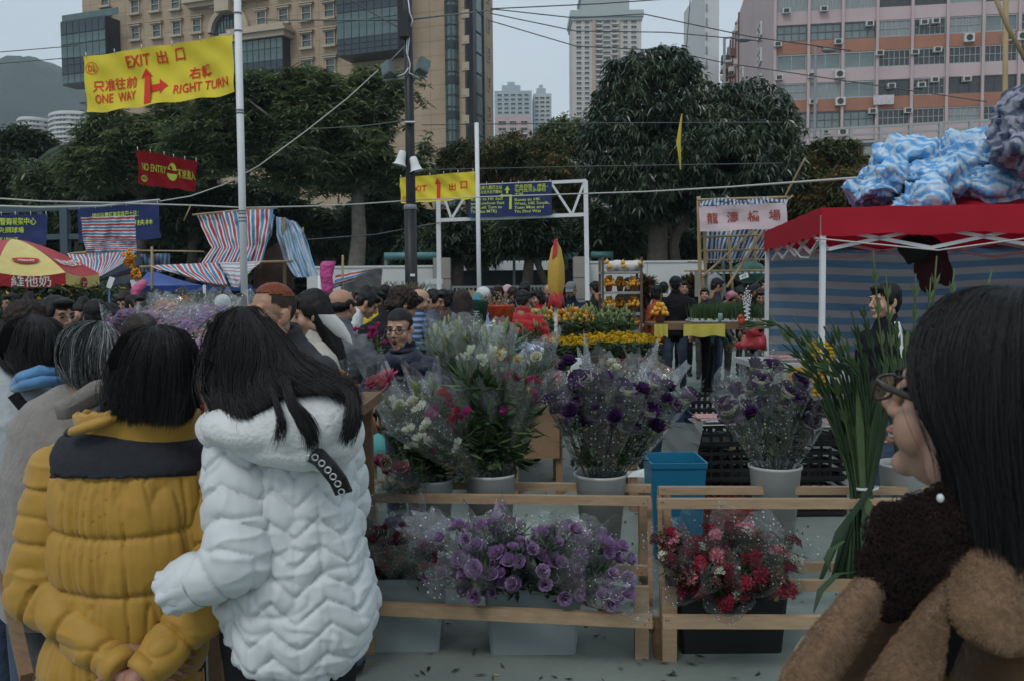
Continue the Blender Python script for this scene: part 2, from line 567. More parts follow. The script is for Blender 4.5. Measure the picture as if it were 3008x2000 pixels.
for z in(-5.4,-3.6,-1.8,0,1.6):
 F1 .box(mb,sa-math.sqrt(max(.1,rad**2-max(0,z)**2)),sa+math.sqrt(max(.1,rad**2-max(0,z)**2)),za+z-.04,za+z+.04,.03,.11)
mb.build('mullions',M_mull,ag)
s0,z0=F1 .uv(556,33); s1,z1=F1 .uv(782,12)
mb=MB()
F1 .box(mb,s0,s1,z0+.5,z0+1.1,0,1.5); F1 .box(mb,s0+.5,s1-.5,z0,z0+.5,0,1.0); F1 .box(mb,s0+.3,s1-.3,z0+1.1,z0+2.2,0,1.2)
F1 .box(mb,sa-1.1,sa+1.1,z0-1.2,z0+1.5,0,1.7)
mb.build('balcony',M_tan2,office)
s0=F1 .uv(1314,300)[0]; s1=F1 .uv(1349,300)[0]
P=[]
for k in range(9):
 a=math.pi*k/8
 P.append((s0+(s1-s0)*(1-math.cos(a))/2,.1+1.0*math.sin(a)))
mb=MB(); mb.grid([[F1 .pt(s,z,d)for(s,d)in P]for z in(2,H)],0,False)
col=mb.build('stair_glass',M_teal2,office)
mb=MB()
z=4.0
while z<H:
 for k in range(8):
  (sA,dA),(sB,dB)=P[k],P[k+1]
  mb.beam(F1 .pt(sA,z,dA+.03),F1 .pt(sB,z,dB+.03),.1,.14)
  if int(z/1.35)%3==0:mb.beam(F1 .pt(sA,z+.5,dA+.02),F1 .pt(sB,z+.5,dB+.02),.08,.8)
 z+=1.35
for(s,d)in P[1:-1:2]:mb.beam(F1 .pt(s,2,d+.03),F1 .pt(s,H,d+.03),.1,.1,up=(1,0,0))
mb.build('mullions',M_mull,col)
q=MB(); q.box((0,-.06,0),(.95,.12,.95)); q.box((0,-.14,0),(.55,.06,.55)); orn=q.mesh('ornament',M_tan2)
for py in(42,118,196,274,352,430):
 s,z=F1 .uv(1368,py)
 o=link_mesh('ornament',orn,office); o.location=F1 .pt(s,z,.0)-BASE[office.name]; o.rotation_euler=F1 .rot.to_euler()
F2=Facade(F1 .pt(0,0),(0.348,0.937))
mb=MB(); F1 .box(mb,-.75,0.02,0,H,-1,.06); F2 .box(mb,-.06,1.0,0,H,-1,.06)
mb.build('corner_pier',M_gran,office)
mb=MB(); F2 .box(mb,1.0,3.0,0,H,0,.05); cg=mb.build('corner_glass',M_teal2,office)
mb=MB(); z=3
while z<H:
 F2 .box(mb,1.0,3.0,z-.08,z+.08,.05,.16); z+=2.4
F2 .box(mb,2.9,3.1,0,H,.05,.2)
mb.build('mullions',M_mull,cg)
pw2=window_proto('window',.9,1.7,M_tan2,M_teal,nv=0,nh=1,t=.12,dep=.12)
for k in range(9):
 put_window(pw2,F2,4.8,12.5+3.5*k,office)
M_pink=mat('pink_render',(0.46,0.36,0.36),rough=0.8,var=0.10,vscale=0.25)
M_orange=mat('orange_spandrel',(0.33,0.155,0.105),rough=0.8,var=0.12,vscale=0.4)
M_alu=mat('aluminium_frame',(0.34,0.36,0.37),rough=0.5)
M_dkf=mat('dark_window_frame',(0.07,0.08,0.085),rough=0.5)
M_glg=glass_mat('grey_window_glass',(0.13,0.165,0.165),rough=0.12,var=0.45,vscale=0.25)
M_gld=glass_mat('dark_window_glass',(0.022,0.026,0.028),rough=0.2,var=0.6,vscale=0.4)
M_curt=mat('curtained_window',(0.24,0.26,0.26),rough=0.5,var=0.3,vscale=2.0,stretch=(6,1,.3))
M_ac=mat('aircon_white',(0.50,0.50,0.47),rough=0.6,var=0.12)
M_acd=mat('aircon_grille',(0.05,0.05,0.05),rough=0.7)
C0=at(2270,300,91)
F3=Facade(C0,(0.988,-0.157))
F4=Facade(C0,(-0.157,-0.988))
flats=thing('apartment_block','pink apartment block with orange bands and window air conditioners','building',F3 .pt(0,0))
L3=36.0
mb=MB(); F3 .box(mb,0,L3,0,40,-60,0); mb.build('wall',M_pink,flats)
row_px=[(0,0,42),(1,82,126),(2,166,210),(3,246,294),(4,334,376),(5,420,455)]
FLH=2.9
zt0=F3 .uv(2300,166)[1]; zb0=F3 .uv(2300,210)[1]
bay0=F3 .uv(2272,200)[0]
BW=3.27
pier=MB(); pier.box((0,-.16,0),(.26,.32,40)); pier_me=pier.mesh('pier',M_pink)
for k in range(11):
 o=link_mesh('pier',pier_me,flats); o.location=F3 .pt(bay0+.1+k*BW,20,0)-BASE[flats.name]; o.rotation_euler=F3 .rot.to_euler()
w3=BW-.34; h3=zt0-zb0+.1
protos=[window_proto('window',w3,h3,M_dkf,M_glg,nv=3,nh=1,t=.07),window_proto('window',w3,h3,M_alu,M_glg,nv=1,nh=0,t=.1),window_proto('window',w3,h3,M_alu,M_gld,nv=5,nh=1,t=.07),window_proto('window',w3,h3,M_dkf,M_gld,nv=2,nh=0,t=.05),window_proto('window',w3,h3,M_alu,M_curt,nv=4,nh=1,t=.07),window_proto('window',w3,h3,M_alu,M_curt,nv=6,nh=0,t=.06)]
kinds={-3:[5,5,2,2,5,3,2,3,5,2],-2:[5,5,5,3,3,5,3,3,2,3],-1:[0,0,0,4,2,4,1,2,4,0],0:[1,1,1,2,2,2,2,2,3,2],1:[4,5,1,3,2,3,3,3,3,2],2:[0,0,0,2,2,4,2,2,2,3],3:[3,2,3,2,3,2,2,2,3,3]}
sp_me={}
for fl in range(-3,4):
 z=(zt0+zb0)/2-fl*FLH
 for b in range(10):
  s=bay0+.1+(b+.5)*BW
  put_window(protos[kinds[fl][b]],F3,s,z,flats,out=-.02)
 zs=z-h3/2
 q=MB(); hh=FLH-h3-.06
 key='orange' if fl in(-1,1)else 'pale'
 F3 .box(q,bay0+.1,bay0+.1+10*BW,zs-hh,zs,0,.10)
 q.build('spandrel',M_orange if key=='orange' else M_pink,flats)
ac=MB(); ac.box((0,-.3,0),(.75,.6,.5)); ac_me=ac.mesh('air_conditioner',M_ac)
g=MB(); g.box((0,-.61,0),(.5,.02,.36)); g_me=g.mesh('grille',M_acd)
ac2=MB(); ac2 .box((0,-.3,0),(.95,.5,.8)); ac2_me=ac2 .mesh('air_conditioner',M_ac)
g2=MB(); g2 .lathe([(.30,0),(.30,.03),(.0,.03)],(0,-.55,0),14,0,False,Matrix.Rotation(math.pi/2,3,'X')); g2_me=g2 .mesh('fan',M_acd)
acs=[(2308,37,0),(2418,31,0),(2283,134,0),(2460,127,0),(2552,74,0),(2711,70,0),(2745,66,0),(2843,115,1),(2958,112,1),(2998,110,1),(2581,160,0),(2684,157,0),(2750,150,0),(2287,232,0),(2382,225,0),(2464,221,1),(2615,256,0),(2703,253,0),(2742,238,0),(2836,236,0),(2386,302,0),(2466,301,1),(2560,330,0),(2664,328,0),(2422,389,0),(2473,390,1)]
for(px,py,big)in acs:
 s,z=F3 .uv(px,py)
 o=link_mesh('air_conditioner',ac2_me if big else ac_me,flats); o.location=F3 .pt(s,z,.0)-BASE[flats.name]; o.rotation_euler=F3 .rot.to_euler()
 link_mesh('fan' if big else 'grille',g2_me if big else g_me,o)
pw4=window_proto('window',3.3,1.5,M_white,M_gld,nv=1,nh=1,t=.12,dep=.2)
for k in range(-2,6):
 put_window(pw4,F4,22-55+22,(zt0+zb0)/2-k*FLH+.5,flats)
 put_window(pw4,F4,-31,(zt0+zb0)/2-k*FLH+.5,flats)
mb=MB()
for k in range(90):
 s=-rnd.uniform(38,59); z=rnd.uniform(14,38)
 F4 .box(mb,s-rnd.uniform(.3,.8),s+rnd.uniform(.3,.8),z,z+rnd.uniform(.3,1.2),0,rnd.uniform(.4,1.3),rnd.choice([0,0,1,2]))
for k in range(5):
 s=-36-k*4.6; F4 .box(mb,s-.1,s+.1,0,40,0,.2,2)
tag(mb.build('wall_clutter',[M_ac,M_acd,mat('rusty_pipe',(0.16,0.085,0.07),rough=.8)],flats),kind='stuff')
mb=MB(); s0,z0=F3 .uv(2562,312); s1,z1=F3 .uv(2622,282)
mb.grid([[F3 .pt(s0+(s1-s0)*i/8,z1+(z0-z1)*j/4,.5+.08*math.sin(i*1.7))for i in range(9)]for j in range(5)])
tag(mb.build('hanging_sheet',mat('washed_sheet',(.5,.46,.48),var=.2,vscale=3)),'pale patterned sheet hung under a third floor window of the pink block','sheet')
def tower(name,label,px0,px1,py_top,Y,wall,cols,floors_px,win,depth=18,gl=None,roof=None,side=None,bal=None):
 a,b=at(px0,py_top,Y),at(px1,py_top,Y)
 f=Facade(a,(1,0))
 W=b.x-a.x; Ht=a.z
 t=thing(name,label,'building',f.pt(0,0))
 mb=MB(); f.box(mb,0,W,0,Ht,-depth,0); mb.build('wall',wall,t)
 fh=S(floors_px,Y)
 for(c0,c1,nv)in cols:
  w=(c1-c0)*W; h=fh*.52
  pr=window_proto('window',w,h,win,gl or M_gld,nv=nv,t=.10*fh/3,dep=.25)
  z=Ht-fh*1.0
  while z>Ht-floors_px*60 and z>20:
   put_window(pr,f,(c0+c1)/2*W,z,t); z-=fh
 if bal:
  for(c0,c1)in bal:
   q=MB(); z=Ht-fh*1.45; me=None
   q.box((0,-.6,0),((c1-c0)*W,1.2,fh*.3)); me=q.mesh('balcony',wall)
   while z>20:
    o=link_mesh('balcony',me,t); o.location=f.pt((c0+c1)/2*W,z,0)-BASE[t.name]; z-=fh
 if roof:roof(t,f,W,Ht)
 return t
M_beige=mat('beige_tower',(0.50,0.46,0.43),rough=0.8,var=.05,vscale=.1)
M_beig2=mat('tan_tower_strip',(0.42,0.33,0.25),rough=0.8)
def roof_main(t,f,W,Ht):
 mb=MB(); f.box(mb,-.03*W,1.03*W,Ht,Ht+2.2,-18,1.2); f.box(mb,-.015*W,1.015*W,Ht-1.2,Ht,-18,.6)
 f.box(mb,.14*W,.83*W,Ht+2.2,Ht+8,-16,-1); f.box(mb,.12*W,.85*W,Ht+8,Ht+9.5,-17,-.2); f.box(mb,.17*W,.80*W,Ht+9.5,Ht+14,-15,-2)
 f.box(mb,.27*W,.7*W,Ht+14,Ht+20,-14,-4); f.box(mb,.40*W,.66*W,Ht+20,Ht+27,-12,-5)
 mb.build('roof',mat('grey_green_roof',(0.36,0.40,0.39),rough=.8,var=.1),t)
 mb=MB()
 for c in(.29,.64):f.box(mb,c*W,(c+.045)*W,0,Ht-.3,0,.5)
 mb.build('tan_strip',M_beig2,t)
tower('tower_block','tall beige residential tower with a stepped roof',1681,1884,52,330,M_beige,[(.055,.13,1),(.175,.245,1),(.345,.43,1),(.45,.55,2),(.575,.66,1),(.735,.80,1),(.85,.93,1)],14.4,M_white,roof=roof_main,bal=[(.34,.435),(.57,.665)])
M_bluegrey=mat('blue_grey_block',(0.36,0.42,0.45),rough=.8,var=.06,vscale=.1)
M_palegrey=mat('pale_grey_block',(0.44,0.48,0.50),rough=.8,var=.06,vscale=.1)
M_palepink=mat('pale_pink_block',(0.47,0.34,0.34),rough=.8,var=.06,vscale=.1)
def roof_small(t,f,W,Ht):
 mb=MB(); f.box(mb,.2*W,.7*W,Ht,Ht+3,-14,-2); f.box(mb,.35*W,.55*W,Ht+3,Ht+5,-12,-4); mb.build('roof',M_bluegrey,t)
tower('tower_block','blue grey tower block with a small pitched roof house behind the pink flats',1452,1562,268,420,M_bluegrey,[(.08,.2,1),(.26,.38,1),(.44,.56,1),(.62,.74,1),(.8,.92,1)],12.5,M_white,roof=roof_small)
tower('tower_block','pale grey tower block with rounded corner bays beside the blue grey tower',1566,1620,276,425,M_palegrey,[(.1,.3,1),(.38,.62,1),(.7,.9,1)],12.5,M_white,roof=roof_small)
tower('low_block','small pink block of flats in front of the two grey towers',1456,1558,342,300,M_palepink,[(.07,.3,1),(.4,.6,2),(.72,.92,1)],19,M_white)
tower('tower_block','slim white slab rising between the mango tree and the pink block',2071,2113,-60,150,mat('white_slab',(.52,.53,.54),rough=.8,var=.05),[(.06,.16,0)],40,M_alu)
tower('low_block','short grey block just above the mango tree crown',2040,2072,200,210,M_palegrey,[(.2,.7,1)],30,M_alu)
M_whiteflat=mat('white_flats',(0.56,0.55,0.53),rough=.8,var=.05,vscale=.1)
def curved_flats(label,px0,px1,py_top,Y,rise):
 a,b=at(px0,py_top,Y),at(px1,py_top,Y)
 t=thing('curved_block',label,'building',(a.x,a.y,0))
 W=b.x-a.x; n=14
 def pt(k,z,o=0):
  q=k/n
  ang=(q-.5)*1.5
  return Vector((a.x+W*(.5+math.sin(ang)/math.sin(.75)/2),Y+14*(1-math.cos(ang))*2-o,z))
 mb=MB(); mb.grid([[pt(k,z)for k in range(n+1)]for z in(0,a.z)],0,False)
 mb.grid([[pt(k,a.z)for k in range(n+1)],[pt(k,a.z)+Vector((0,30,0))for k in range(n+1)]],0,False)
 mb.build('wall',M_whiteflat,t)
 fh=S(rise,Y); z=a.z-fh*.35
 while z>25:
  q=MB(); q.grid([[pt(k,z-fh*.42,.9)for k in range(n+1)],[pt(k,z,.9)for k in range(n+1)],[pt(k,z,-.2)for k in range(n+1)]],0,False)
  q.build('balcony_band',M_whiteflat,t)
  for k in range(n):
   if k%4==3:continue
   m=pt(k+.5,z-fh*.7,.15); d=(pt(k+1,0)-pt(k,0))
   ang=math.atan2(d.y,d.x)
   o=link_mesh('window',WFL[0],t); o.location=m-BASE[t.name]; o.rotation_euler=(0,0,ang); o.scale=(d.length*.8/2,1,fh*.45/1.3)
   link_mesh('pane',WFL[1],o)
  z-=fh
WFL=window_proto('window',2.0,1.3,M_whiteflat,M_gld,nv=1,t=.1,dep=.1)
curved_flats('white curved block of flats below the hill, lower of the pair',25,128,343,420,13.5)
curved_flats('white curved block of flats below the hill, taller of the pair',118,270,326,410,13.5)
m_hz=bpy.data.materials.new('haze'); m_hz.use_nodes=True; nt_=m_hz.node_tree; nt_.nodes.remove(nt_.nodes['Principled BSDF'])
pv=nt_.nodes.new('ShaderNodeVolumePrincipled'); pv.inputs['Color'].default_value=(.80,.88,.95,1); pv.inputs['Density'].default_value=.00027; pv.inputs['Anisotropy'].default_value=.1
nt_.links.new(pv.outputs[0],nt_.nodes['Material Output'].inputs['Volume'])
mb=MB(); mb.box((0,845,201.5),(3600,1830,405)); tag(mb.build('haze',m_hz),kind='stuff')
# trees
M_bark=mat('bark',(0.075,0.062,0.05),rough=0.9,var=0.35,vscale=6,bump=0.5,bscale=25)
M_barkp=mat('pale_bark',(0.16,0.14,0.12),rough=0.9,var=0.3,vscale=6,bump=0.5,bscale=25)
L_feather=[leaf_mat('feathery_leaf_dark',(0.061,0.088,0.052)),leaf_mat('feathery_leaf',(0.112,0.149,0.083)),leaf_mat('feathery_leaf_light',(0.165,0.198,0.107))]
L_mango=[leaf_mat('mango_leaf_dark',(0.025,0.046,0.029),rough=.3,spec=.5,trans=.1),leaf_mat('mango_leaf',(0.041,0.071,0.041),rough=.28,spec=.55,trans=.12),leaf_mat('mango_leaf_light',(0.081,0.106,0.064),rough=.3,spec=.5,trans=.15)]
L_olive=[leaf_mat('olive_leaf_dark',(0.039,0.051,0.021)),leaf_mat('olive_leaf',(0.081,0.094,0.034)),leaf_mat('russet_leaf',(0.149,0.086,0.040))]
L_dark=[leaf_mat('shade_leaf_dark',(0.023,0.039,0.026)),leaf_mat('shade_leaf',(0.044,0.068,0.042)),leaf_mat('shade_leaf_light',(0.073,0.098,0.057))]  # dark foliage greens with tree shade worked into the colour
def leaves(C,n_per,L,W,droop,spread,g,flat=0.25):
 """clump centres C (k,3): n_per leaves fanning out of each; returns V, Q"""
 k=len(C)*n_per
 c=np.repeat(C,n_per,axis=0)
 a=g.random(k)*2*np.pi
 el=g.normal(0,spread,k)-droop*g.random(k)
 d=np.stack([np.cos(a)*np.cos(el),np.sin(a)*np.cos(el),np.sin(el)],1)
 up=np.stack([g.normal(0,flat,k),g.normal(0,flat,k),np.ones(k)],1)
 side=np.cross(d,up); side/=np.linalg.norm(side,axis=1,keepdims=True)+1e-9
 ll=(L*(0.6+0.8*g.random(k)))[:,None]; ww=(W*(0.6+0.8*g.random(k)))[:,None]
 b=c+d*ll*0.08
 dn=np.array([0,0,-1.0])
 mid=b+d*ll*.5+dn*ll*.04
 tip=b+d*ll+dn*ll*(0.18+0.25*droop)
 V=np.stack([b,mid+side*ww/2,tip,mid-side*ww/2],1).reshape(-1,3)
 Q=np.arange(k*4).reshape(k,4)
 return V,Q
def crown_points(lobes,n,g,shell=0.55,gate=0.0,gscale=0.5,seed=1):
 vol=np.array([l[1][0]*l[1][1]*l[1][2]for l in lobes])**0.75
 pick=g.choice(len(lobes),n,p=vol/vol.sum())
 v=g.normal(size=(n,3)); v/=np.linalg.norm(v,axis=1,keepdims=True)
 r=shell+(1-shell)*g.random(n)**0.7
 c=np.array([l[0]for l in lobes])[pick]; rr=np.array([l[1]for l in lobes])[pick]
 bump=1+0.22*vnoise(v*2.4+c*.37,1.0,seed)
 P=c+v*rr*(r*bump)[:,None]
 if gate:
  P=P[vnoise(P,gscale,seed+3)>-1+gate]
 return P
def lobe(px,py,rx,ry,Y,deep=None,dY=0.0):
 """a crown lobe seen at px, py with radii rx, ry in photograph pixels at distance Y"""
 return(tuple(at(px,py,Y+dY)),(S(rx,Y),deep or S(rx,Y)*.8,S(ry,Y)))
def tree(name,label,base,lobes,mats,n,per,L,W,droop=.5,spread=.35,trunk=None,branches=(),bark=None,shell=.5,gate=.35,gscale=.5,weights=(.35,.45,.2),seed=1,group=None,extra=None,flat=.25):
 g=np.random.default_rng(seed)
 t=thing(name,label,'tree' if 'bush' not in name and 'shrub' not in name else 'shrub',base,group=group)
 C=crown_points(lobes,n,g,shell,gate,gscale,seed)
 V,Q=leaves(C,per,L,W,droop,spread,g,flat)
 shade=vnoise(C,.9,seed+9)+g.normal(0,.35,len(C))
 hi,lo=np.quantile(shade,[1-weights[2],weights[0]])
 mi=np.repeat(np.where(shade>hi,2,np.where(shade<lo,0,1)),per)
 mi=np.where(g.random(len(mi))<.12,g.integers(0,3,len(mi)),mi)
 me=fast_mesh('crown',V,Q,mats,mi,False,base)
 cr=link_mesh('crown',me,t)
 if trunk:
  mb=MB()
  for(pts,r0,r1)in trunk:
   k=len(pts)
   mb.path(pts,[r0+(r1-r0)*i/(k-1)for i in range(k)],9)
  mb.build('trunk',bark or M_bark,t)
 return t
def trunk_px(pts,Y,r0,r1,wob=.0):
 return([at(p[0],p[1],Y+(p[2]if len(p)>2 else 0))for p in pts],r0,r1)
def limbs(root,lobes,r,g,n=2):
 out=[]
 for(c,rr)in lobes:
  for _ in range(n):
   e=Vector(c)+Vector((g.normal()*rr[0]*.4,g.normal()*rr[1]*.4,g.normal()*rr[2]*.3+rr[2]*.2))
   m=(Vector(root)*.55+e*.45)+Vector((g.normal()*.3,g.normal()*.3,.4))
   out.append(([Vector(root),m,e],r,r*.25))
 return out
gg=np.random.default_rng(5)
lb=[lobe(880,320,215,135,38),lobe(1090,345,165,165,39),lobe(700,330,170,120,37),lobe(930,460,250,120,38),lobe(1180,470,95,130,38),lobe(620,430,160,120,38)]
root=at(1050,560,38)
tr=[trunk_px([(1050,890),(1046,790),(1055,690),(1050,560)],38,.42,.26)]+limbs(root,lb,.16,gg,2)
tree('flame_tree','big feathery green tree with a bent grey trunk standing before the tan office block',at(1050,890,38),lb,L_feather,8600,14,.34,.085,.15,.26,tr,bark=M_barkp,shell=.3,gate=.74,gscale=.75,seed=11,weights=(.3,.45,.25))
lb=[lobe(430,360,160,105,41),lobe(330,430,120,95,40),lobe(500,450,170,110,41),lobe(270,500,95,80,40)]
root=at(420,580,41)
tr=[trunk_px([(400,880),(410,720),(420,580)],41,.4,.25)]+limbs(root,lb,.15,gg,2)
tree('flame_tree','feathery green tree behind the yellow one way banner',at(400,880,41),lb,L_feather,5200,14,.34,.085,.15,.26,tr,shell=.3,gate=.74,gscale=.75,seed=12,weights=(.3,.45,.25))
for(px,py,rx,ry,Y,lab,sd,lm)in[(60,440,110,70,50,'dark round tree at the foot of the white curved flats',21,L_dark),(20,560,150,110,46,'dense dark tree at the far left behind the umbrella stall',22,L_dark),(190,560,150,105,45,'dark spreading tree between the palm and the NO ENTRY banner',23,L_feather),(350,610,150,95,44,'low dark tree under the NO ENTRY banner',24,L_dark),(560,610,150,95,43,'dark tree behind the tall striped awning',25,L_dark),(760,620,150,90,43,'dark tree to the left of the bent grey trunk',26,L_dark),(1130,640,130,100,43,'dark tree behind the black lamp post',27,L_dark),(930,680,120,70,44,'low dark tree behind the pale blue sheet',28,L_dark)]:
 lb=[lobe(px,py,rx,ry,Y),lobe(px-rx*.5,py+ry*.4,rx*.6,ry*.7,Y),lobe(px+rx*.5,py+ry*.3,rx*.6,ry*.75,Y)]
 tr=[trunk_px([(px,880),(px+6,(py+880)/2),(px,py)],Y,.3,.16)]
 tree('broadleaf_tree',lab,at(px,880,Y),lb,lm,2200,11,.34,.12,.3,.45,tr,shell=.3,gate=.45,gscale=.5,seed=sd)
pt_=at(222,432,48); pb=at(225,880,48)
t=thing('palm_tree','palm with drooping fronds in front of the white curved flats','tree',pb)
mb=MB(); mb.path([pb,(pb+pt_)/2+Vector((.2,0,0)),pt_],[.26,.2,.16],9); mb.build('trunk',M_barkp,t)
for k in range(15):
 a=k*2.4; el=.9-.09*k
 d=Vector((math.cos(a),math.sin(a)*.9,0)); mb=MB()
 sp=[pt_+d*(2.3*q)+Vector((0,0,1.5*q*math.sin(el)*1.1-2.0*q*q))for q in(0,.2,.4,.6,.8,1)]
 mb.path(sp,[.04,.035,.03,.025,.02,.01],4)
 for i in range(26):
  q=.12+.86*i/26; j=min(4,int(q*5)); p=sp[j].lerp(sp[j+1],q*5-j); tg=(sp[j+1]-sp[j]).normalized(); sd=tg.cross(Vector((0,0,1))).normalized()
  for s in(-1,1):
   e=p+sd*s*.38+tg*.25+Vector((0,0,-.45)); w=tg*.05
   mb.add([p-w,p+w,e],[(0,1,2)])
 mb.build('frond',L_dark[1],t)
lb=[lobe(1905,300,175,150,30),lobe(2190,370,150,135,30),lobe(1805,430,105,150,29.5),lobe(1955,195,95,60,30),lobe(1950,155,45,24,29.5),lobe(2080,470,260,160,30),lobe(2250,480,105,140,29.5),lobe(1900,520,170,120,30)]
root=at(1930,590,30)
tr=[trunk_px([(1925,890),(1932,760),(1935,660),(1930,560)],30,.38,.3),trunk_px([(1985,790),(1978,720),(1990,680),(2035,630),(2060,560)],30,.2,.14),trunk_px([(1982,700),(1960,660),(1975,610)],30,.1,.07)]+limbs(root,lb,.2,gg,1)
tree('mango_tree','large dark mango tree with drooping glossy leaves',at(1925,890,30),lb,L_mango,8200,11,.25,.064,.85,.3,tr,shell=.5,gate=.42,gscale=.8,seed=31,weights=(.4,.4,.2),flat=.5)
for(name,lab,px,py,rx,ry,Y,lm,n,sd)in[('small_tree','green tree to the left of the mango tree',1655,400,80,60,46,L_feather,700,41),('small_tree','olive tree with russet blossom behind the blue bus banner',1520,470,150,80,44,L_olive,1100,42),('small_tree','olive tree behind the second yellow exit banner',1370,480,90,70,45,L_olive,800,43),('small_tree','olive and brown tree left of the bamboo stall roof',1630,540,110,80,42,L_olive,800,44),('small_tree','pale olive tree in front of the flyover',2440,480,105,70,36,L_olive,900,45),('small_tree','olive tree just behind the red canopy',2500,570,130,80,34,L_olive,900,46),('small_tree','low green bush tree beside the pink stall banner',2380,560,70,100,35,L_olive,700,47),('shade_tree','dark tree under the gantry beam at its left post',1370,700,110,70,31,L_dark,700,48),('shade_tree','dark tree with a forked trunk behind the furled yellow parasol',1560,680,110,70,30,L_dark,700,49),('shade_tree','dark low tree behind the fruit shelf',1770,680,110,75,32,L_dark,700,50),('shade_tree','dark bush tree by the pale twisted trunk',2030,730,75,55,33,L_dark,500,51),('shade_tree','dark tree between the white wall and the tree with the bent trunk',1230,720,90,55,34,L_dark,500,52)]:
 lb=[lobe(px,py,rx,ry,Y),lobe(px-rx*.55,py+ry*.35,rx*.55,ry*.7,Y),lobe(px+rx*.5,py+ry*.4,rx*.6,ry*.7,Y)]
 if sd==49:tr=[trunk_px([(1548,870),(1552,790),(1560,700)],Y,.22,.14),trunk_px([(1612,860),(1585,790),(1560,730)],Y,.12,.1)]
 elif sd==48:tr=[trunk_px([(1340,890),(1345,800),(1352,720)],Y,.24,.16),trunk_px([(1345,790),(1372,740),(1400,700)],Y,.12,.08)]
 else:tr=[trunk_px([(px,880),(px+8,(py+880)/2),(px,py)],Y,.2,.12)]
 tree(name,lab,at(px,880,Y),lb,lm,int(n*1.7),11,.28,.09,.3,.5,tr,shell=.3,gate=.45,gscale=.7,seed=sd)
g=np.random.default_rng(77)
M_cro=[leaf_mat('croton_dark',(0.04,.03,.018)),leaf_mat('croton_rust',(0.10,.035,.014)),leaf_mat('croton_green',(0.05,.07,.02))]
for(x0,x1,Y,lab)in[(1885,1920,24,'short rust and green croton hedge beside the fruit shelf'),(2015,2062,24,'rust and green croton hedge by the bamboo stall posts')]:
 a,b=at(x0,900,Y),at(x1,900,Y)
 k=700
 C=np.stack([a.x+(b.x-a.x)*g.random(k),Y+.5*g.random(k),0.2+(1.55-.0)*g.random(k)],1)
 V,Q=leaves(C,6,.24,.09,-.3,.5,g)
 o=link_mesh('croton_hedge',fast_mesh('croton_hedge',V,Q,M_cro,np.repeat(g.integers(0,3,k),6)))
 tag(o,lab,'hedge')
# wall, pillars, shelter, gantry, posts, banners, ropes
M_wallw=mat('whitewashed_wall',(0.50,0.51,0.50),rough=0.85,var=0.06,vscale=.8)
M_conc=mat('grey_beige_pillar',(0.26,0.235,0.215),rough=0.85,var=0.08,vscale=2)
M_steelw=mat('white_painted_steel',(0.62,0.63,0.64),rough=0.5,var=.06,vscale=3)
M_black=mat('black_paint',(0.012,0.013,0.015),rough=0.5,var=.2)
M_grey=mat('mid_grey_metal',(0.18,0.19,0.20),rough=0.5,var=.1)
M_tealb=mat('teal_roof_edge',(0.08,0.20,0.20),rough=.5,var=.1)
M_shadein=mat('shaded_interior',(0.02,0.025,0.027),rough=.4,var=.5,vscale=1.2)  # near-black colour stands in for the shade inside the shelters
WY=26.0
def wall_piece(label,px0,px1,py):
 a,b=at(px0,py,WY),at(px1,py,WY)
 t=thing('boundary_wall',label,'wall',(a.x,WY,0),group=None)
 w=b.x-a.x; k=max(1,round(w/2.2)); me=None
 for i in range(k):
  if me is None:
   q=MB(); q.box((0,.1,a.z/2),(w/k-.012,.2,a.z)); me=q.mesh('panel',M_wallw)
  o=link_mesh('panel',me,t); o.location=(w*(i+.5)/k,0,0)
 q=MB(); q.box((a.x+w/2,WY+.1,a.z+.03),(w,.26,.06)); q.build('coping',M_wallw,t)
wall_piece('white wall behind the crowd, left of the beige pillar',900,1272,789)
wall_piece('white wall between the second pillar and the bamboo stall',1728,2075,774)
for(x0,x1,y0,lab)in[(1272,1321,757,'beige stone clad pillar at the end of the white wall with a notice in front'),(1686,1729,744,'beige stone clad pillar just left of the fruit shelf')]:
 a,b=at(x0,y0,WY-.4),at(x1,y0,WY-.4)
 t=thing('stone_pillar',lab,'pillar',((a.x+b.x)/2,WY-.1,0))
 z=0; w=b.x-a.x
 while z<a.z-.2:
  q=MB(); q.box(((a.x+b.x)/2,WY-.15,z+.31),(w,.5,.60)); q.build('slab',M_conc,t); z+=.62
def shelter(label,px0,px1,py,Y,dep=2.4):
 a,b=at(px0,py,Y),at(px1,py,Y); w=b.x-a.x; c=(a.x+b.x)/2
 t=thing('bus_shelter',label,'shelter',(c,Y,0))
 q=MB(); q.box((c,Y+dep/2,a.z),(w,dep,.12)); q.path([(a.x,Y-.05,a.z-.02),(b.x,Y-.05,a.z-.02)],.12,8); q.build('roof',M_tealb,t)
 k=max(2,int(w/3))
 for i in range(k+1):
  q=MB(); q.box((a.x+w*i/k,Y+.3,a.z/2-.05),(.1,.1,a.z-.1)); q.build('post',M_grey,t)
 q=MB(); q.box((c,Y+dep,a.z/2-.2),(w,.06,a.z-.5)); q.build('shaded_back',M_shadein,t)
shelter('long teal edged shelter roof behind the white wall by the lamp post',1130,1290,752,29)
shelter('teal edged shelter roof between the two beige pillars',1330,1690,754,31)
shelter('short teal roofed shelter right of the second pillar',1735,1800,748,31)
M_bus=mat('bus_white',(.5,.52,.53),rough=.4,var=.05); M_busb=mat('bus_blue',(.05,.16,.30),rough=.4)
